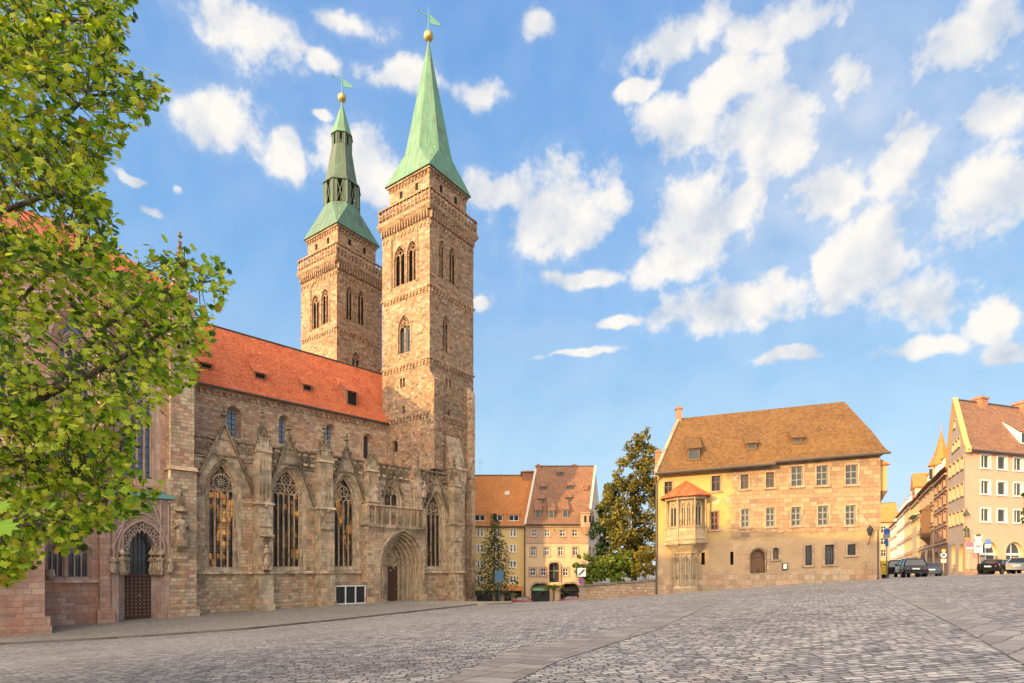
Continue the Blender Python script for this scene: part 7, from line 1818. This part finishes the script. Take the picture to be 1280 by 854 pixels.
car('small blue-grey car at the start of the side street', park(1161.5, 60), yaw_st + .02, M['car_blue'], 'hatch', 3.9, 1.72, 1.42)
car('black saloon parked under the first shop arch', park(1246.5, 54.3), -1.0, M['car_black'], 'saloon', 4.5, 1.8, 1.42)
car('silver car cut off by the right edge', park(1281, 53.0), -1.0, M['car_silver'], 'hatch', 4.1, 1.76, 1.48)
car('red car in the lower street before the golden house', park(649, 90, .0), 1.5, M['car_red'], 'hatch', 4.0, 1.7, 1.42)
car('red car with pale reflections before the right arcade arch', park(710, 88.5, .0), 1.45, M['car_red'], 'hatch', 4.0, 1.7, 1.45)

# ------------------------------------------------------------------ signs and poles
def solid(name, col, rough=.5): k = NM(name); return k.fin(col, rough, .4)
M['s_blue'] = solid('sign_blue', (.02, .12, .42)); M['s_white'] = solid('sign_white', (.75, .75, .72)); M['s_red'] = solid('sign_red', (.50, .02, .02)); M['s_black'] = solid('sign_black', (.02, .02, .02)); M['s_back'] = solid('sign_back', (.02, .06, .13), .9); M['s_yellow'] = solid('sign_yellow', (.70, .45, .03))
def disc(m, c, ax, up, nrm, r, o, n=20):
    m.face([c + nrm * o + (ax * math.cos(2 * math.pi * i / n) + up * math.sin(2 * math.pi * i / n)) * r for i in range(n)])
def plate(m, c, ax, up, nrm, w, h, o0, o1):
    q = [c + ax * sx_ * w / 2 + up * sy * h / 2 for sx_, sy in ((-1, -1), (1, -1), (1, 1), (-1, 1))]; m.hexa([p + nrm * o0 for p in q] + [p + nrm * o1 for p in q])
def post(px, d, py_top, label, name='street_sign', cat='sign', r=.04, mat=None, group=None):
    p = park(px, d); root = thing(name, label, cat, tuple(p), group); top = P(px, py_top, d).z; m = MB(); m.tube([p + Vector((0, 0, -.3)), Vector((p.x, p.y, top))], r, 8); m.tube([p, p + Vector((0, 0, .12))], r * 1.8, 8); m.build('pole', mat or M['steel'], root)
    nrm = Vector((-p.x, -p.y, 0)).normalized(); ax = Vector((-nrm.y, nrm.x, 0)); ax = ax if ax.x > 0 else -ax
    return root, p, nrm, ax, Vector((0, 0, 1)), (lambda py: Vector((p.x, p.y, P(px, py, d).z)) + nrm * (r + .02))
UPV = Vector((0, 0, 1))
# blue sign (seen from its bluish face) at the west end of the church
root, p, nr, ax, up, at = post(624, 69, 712, 'square blue sign on a grey pole by the church corner', mat=M['s_back'])
m = MB(); c = at(720.5); plate(m, c, ax, up, nr, 1.05, 1.35, -.02, .02); m.build('board', M['s_back'], root)
# square sign with a dark diagonal, and a round no-stopping sign below
root, p, nr, ax, up, at = post(727, 53.5, 708, 'white square sign with a dark diagonal above a small round sign')
m = MB(); c = at(715.5); plate(m, c, ax, up, nr, .78, .80, -.02, .02); m.cur = 1; 
for t in (-.06, .06): m.tube([c + nr * .03 - ax * .26 - up * .27 + ax * t, c + nr * .03 + ax * .26 + up * .27 + ax * t], .035, 4)
m.blob(c + nr * .03 + ax * .1 + up * .12, .1); m.build('board', [M['s_white'], M['s_black']], root)
def roundel(root, c, ax, up, nr, r, fill, rim, bar=None, name='roundel', cross=False):
    m = MB(); disc(m, c, ax, up, nr, r, .02); m.cur = 1; disc(m, c, ax, up, nr, r * .78, .026); m.cur = 2; disc(m, c, ax, up, nr, r, -.012)
    if bar is not None:
        m.cur = 0
        for sg in ((1, -1) if cross else (1,)): d = (ax * sg - up).normalized(); e = Vector(d).cross(nr) * r * .11; m.face([c + nr * .03 - d * r * .8 + e, c + nr * .03 - d * r * .8 - e, c + nr * .03 + d * r * .8 - e, c + nr * .03 + d * r * .8 + e])
    return m.build(name, [rim, fill, M['steel']], root)
roundel(root, at(726.5), ax, up, nr, .30, M['s_blue'], M['s_red'], 1)
# sign cluster before the corner house
root, p, nr, ax, up, at = post(1223, 57, 667, 'cluster of traffic signs on a dark pole at the corner house', r=.06, mat=M['iron'])
m = MB(); plate(m, at(669.5), ax, up, nr, .42, .22, -.01, .02); m.build('lamp_plate', M['s_black'], root)
m = MB(); plate(m, at(680), ax, up, nr, .62, 1.7, -.015, .012); m.build('board', M['s_white'], root)
roundel(root, at(675.5) + nr * .012, ax, up, nr, .33, M['s_white'], M['s_red'])
m = MB(); plate(m, at(682.8) + nr * .012, ax, up, nr, .42, .16, .0, .012); m.build('red_plate', M['s_red'], root)
c = at(680.5) - ax * .68; roundel(root, c, ax, up, nr, .27, M['s_blue'], M['s_red'], 1, cross=True); m = MB(); plate(m, c - up * .36, ax, up, nr, .42, .14, -.01, .012); m.build('small_plate', M['s_white'], root)
m = MB(); c2 = at(679) + ax * .74; plate(m, c2 + up * .12, ax, up, nr, .44, .46, -.01, .012); m.cur = 1; plate(m, c2 - up * .32, ax, up, nr, .36, .36, -.01, .012); m.build('parking_sign', [M['s_blue'], M['s_white']], root)
m = MB(); m.tube([p + UPV * 3.0 - ax * .7, p + UPV * 3.0 + ax * .75], .025, 5); m.build('bracket', M['steel'], root)
# blue street signs by the parsonage
root, p, nr, ax, up, at = post(1108.5, 51, 660, 'pole with blue and grey signs beside the parked off-roaders', r=.05)
roundel(root, at(664.5), ax, up, nr, .26, M['s_blue'], M['s_blue'])
m = MB(); plate(m, at(670), ax, up, nr, .55, .40, -.01, .012); m.build('grey_plate', M['steel'], root); m = MB(); plate(m, at(678.5), ax, up, nr, .26, .66, -.01, .012); m.build('blue_plate', M['s_blue'], root)
root, p, nr, ax, up, at = post(1179.5, 62, 687, 'pole with a blue round sign and red-white plate in the side street')
roundel(root, at(694), ax, up, nr, .26, M['s_blue'], M['s_white']); m = MB(); plate(m, at(688.5), ax, up, nr, .30, .26, -.01, .012); m.build('yellow_plate', M['s_yellow'], root)
m = MB(); c = at(701); plate(m, c, ax, up, nr, .46, .40, -.01, .012); m.cur = 1; plate(m, c + up * .12, ax, up, nr, .40, .08, .012, .02); plate(m, c - up * .10, ax, up, nr, .40, .08, .012, .02); m.build('striped_plate', [M['s_white'], M['s_red']], root)
# tall slim pole at the right end of the parsonage
post(1097.5, 45.2, 662, 'tall slim grey pole leaning at the right corner of the parsonage', 'street_pole', 'pole', r=.06, mat=M['zinc'])
# yellow post box and small bollards
p = park(1104, 52.0); root = thing('post_box', 'yellow post box on the pavement beside the parsonage corner', 'post box', tuple(p)); m = MB(); m.box(p.x - .28, p.x + .28, p.y - .2, p.y + .2, p.z + .35, p.z + 1.5); m.hexa([(p.x - .3, p.y - .22, p.z + 1.5), (p.x + .3, p.y - .22, p.z + 1.5), (p.x + .3, p.y + .22, p.z + 1.5), (p.x - .3, p.y + .22, p.z + 1.5), (p.x - .24, p.y - .1, p.z + 1.62), (p.x + .24, p.y - .1, p.z + 1.62), (p.x + .24, p.y + .1, p.z + 1.62), (p.x - .24, p.y + .1, p.z + 1.62)]); m.build('box', M['s_yellow'], root)
m = MB(); m.box(p.x - .2, p.x - .1, p.y - .1, p.y + .1, p.z - .2, p.z + .35); m.box(p.x + .1, p.x + .2, p.y - .1, p.y + .1, p.z - .2, p.z + .35); m.build('foot', M['iron'], root); m = MB(); m.box(p.x - .2, p.x + .2, p.y - .212, p.y - .199, p.z + 1.2, p.z + 1.28); m.build('slot', M['void'], root)
# bicycle-like planter of the corner shop: a low flower tub
p = park(1233, 56.5); root = thing('planter', 'low planter with warm coloured flowers by the black saloon', 'planter', tuple(p)); m = MB(); m.lathe(p, [(.3, -.1), (.36, .1), (.45, .42), (.42, .45)], 10); m.build('tub', M['bronze'], root)
q = random.Random(2); m = MB(); m2 = MB()
for k in range(160): c = p + Vector((q.uniform(-.5, .5), q.uniform(-.4, .4), .4 + q.uniform(0, .5))); quad_leaf(m, c, rv(q), rv(q), .16)
for k in range(40): c = p + Vector((q.uniform(-.5, .5), q.uniform(-.45, .3), .5 + q.uniform(0, .5))); quad_leaf(m2, c, rv(q), rv(q), .14, .5)
m.build('foliage', M['leaf_green'], root, uv=False); m2.build('flowers', M['cone'], root, uv=False)
near_house(-58, -38, 26, 8, 13, 'unseen cream house added to cast shade, facing the choir', M['pl_cream'], M['roof_brown'])
near_house(-34, -40, 23, 13, 19.6, 'unseen ochre house added to cast shade, facing the church tower', M['pl_ochre'], M['roof_old'])
near_house(-13, -40, 18.6, 15.5, 22.5, 'unseen rose house added to cast shade, facing the parsonage', M['pl_rose'], M['roof_brown'])
near_house(7, -40, 21, 22, 30, 'unseen tall yellow house added to cast shade, facing the side street', M['pl_yellow'], M['roof_old'])
near_house(32, -38, 27, 20, 27, 'unseen tall white house added to cast shade, facing the corner house', M['pl_white'], M['roof_brown'])
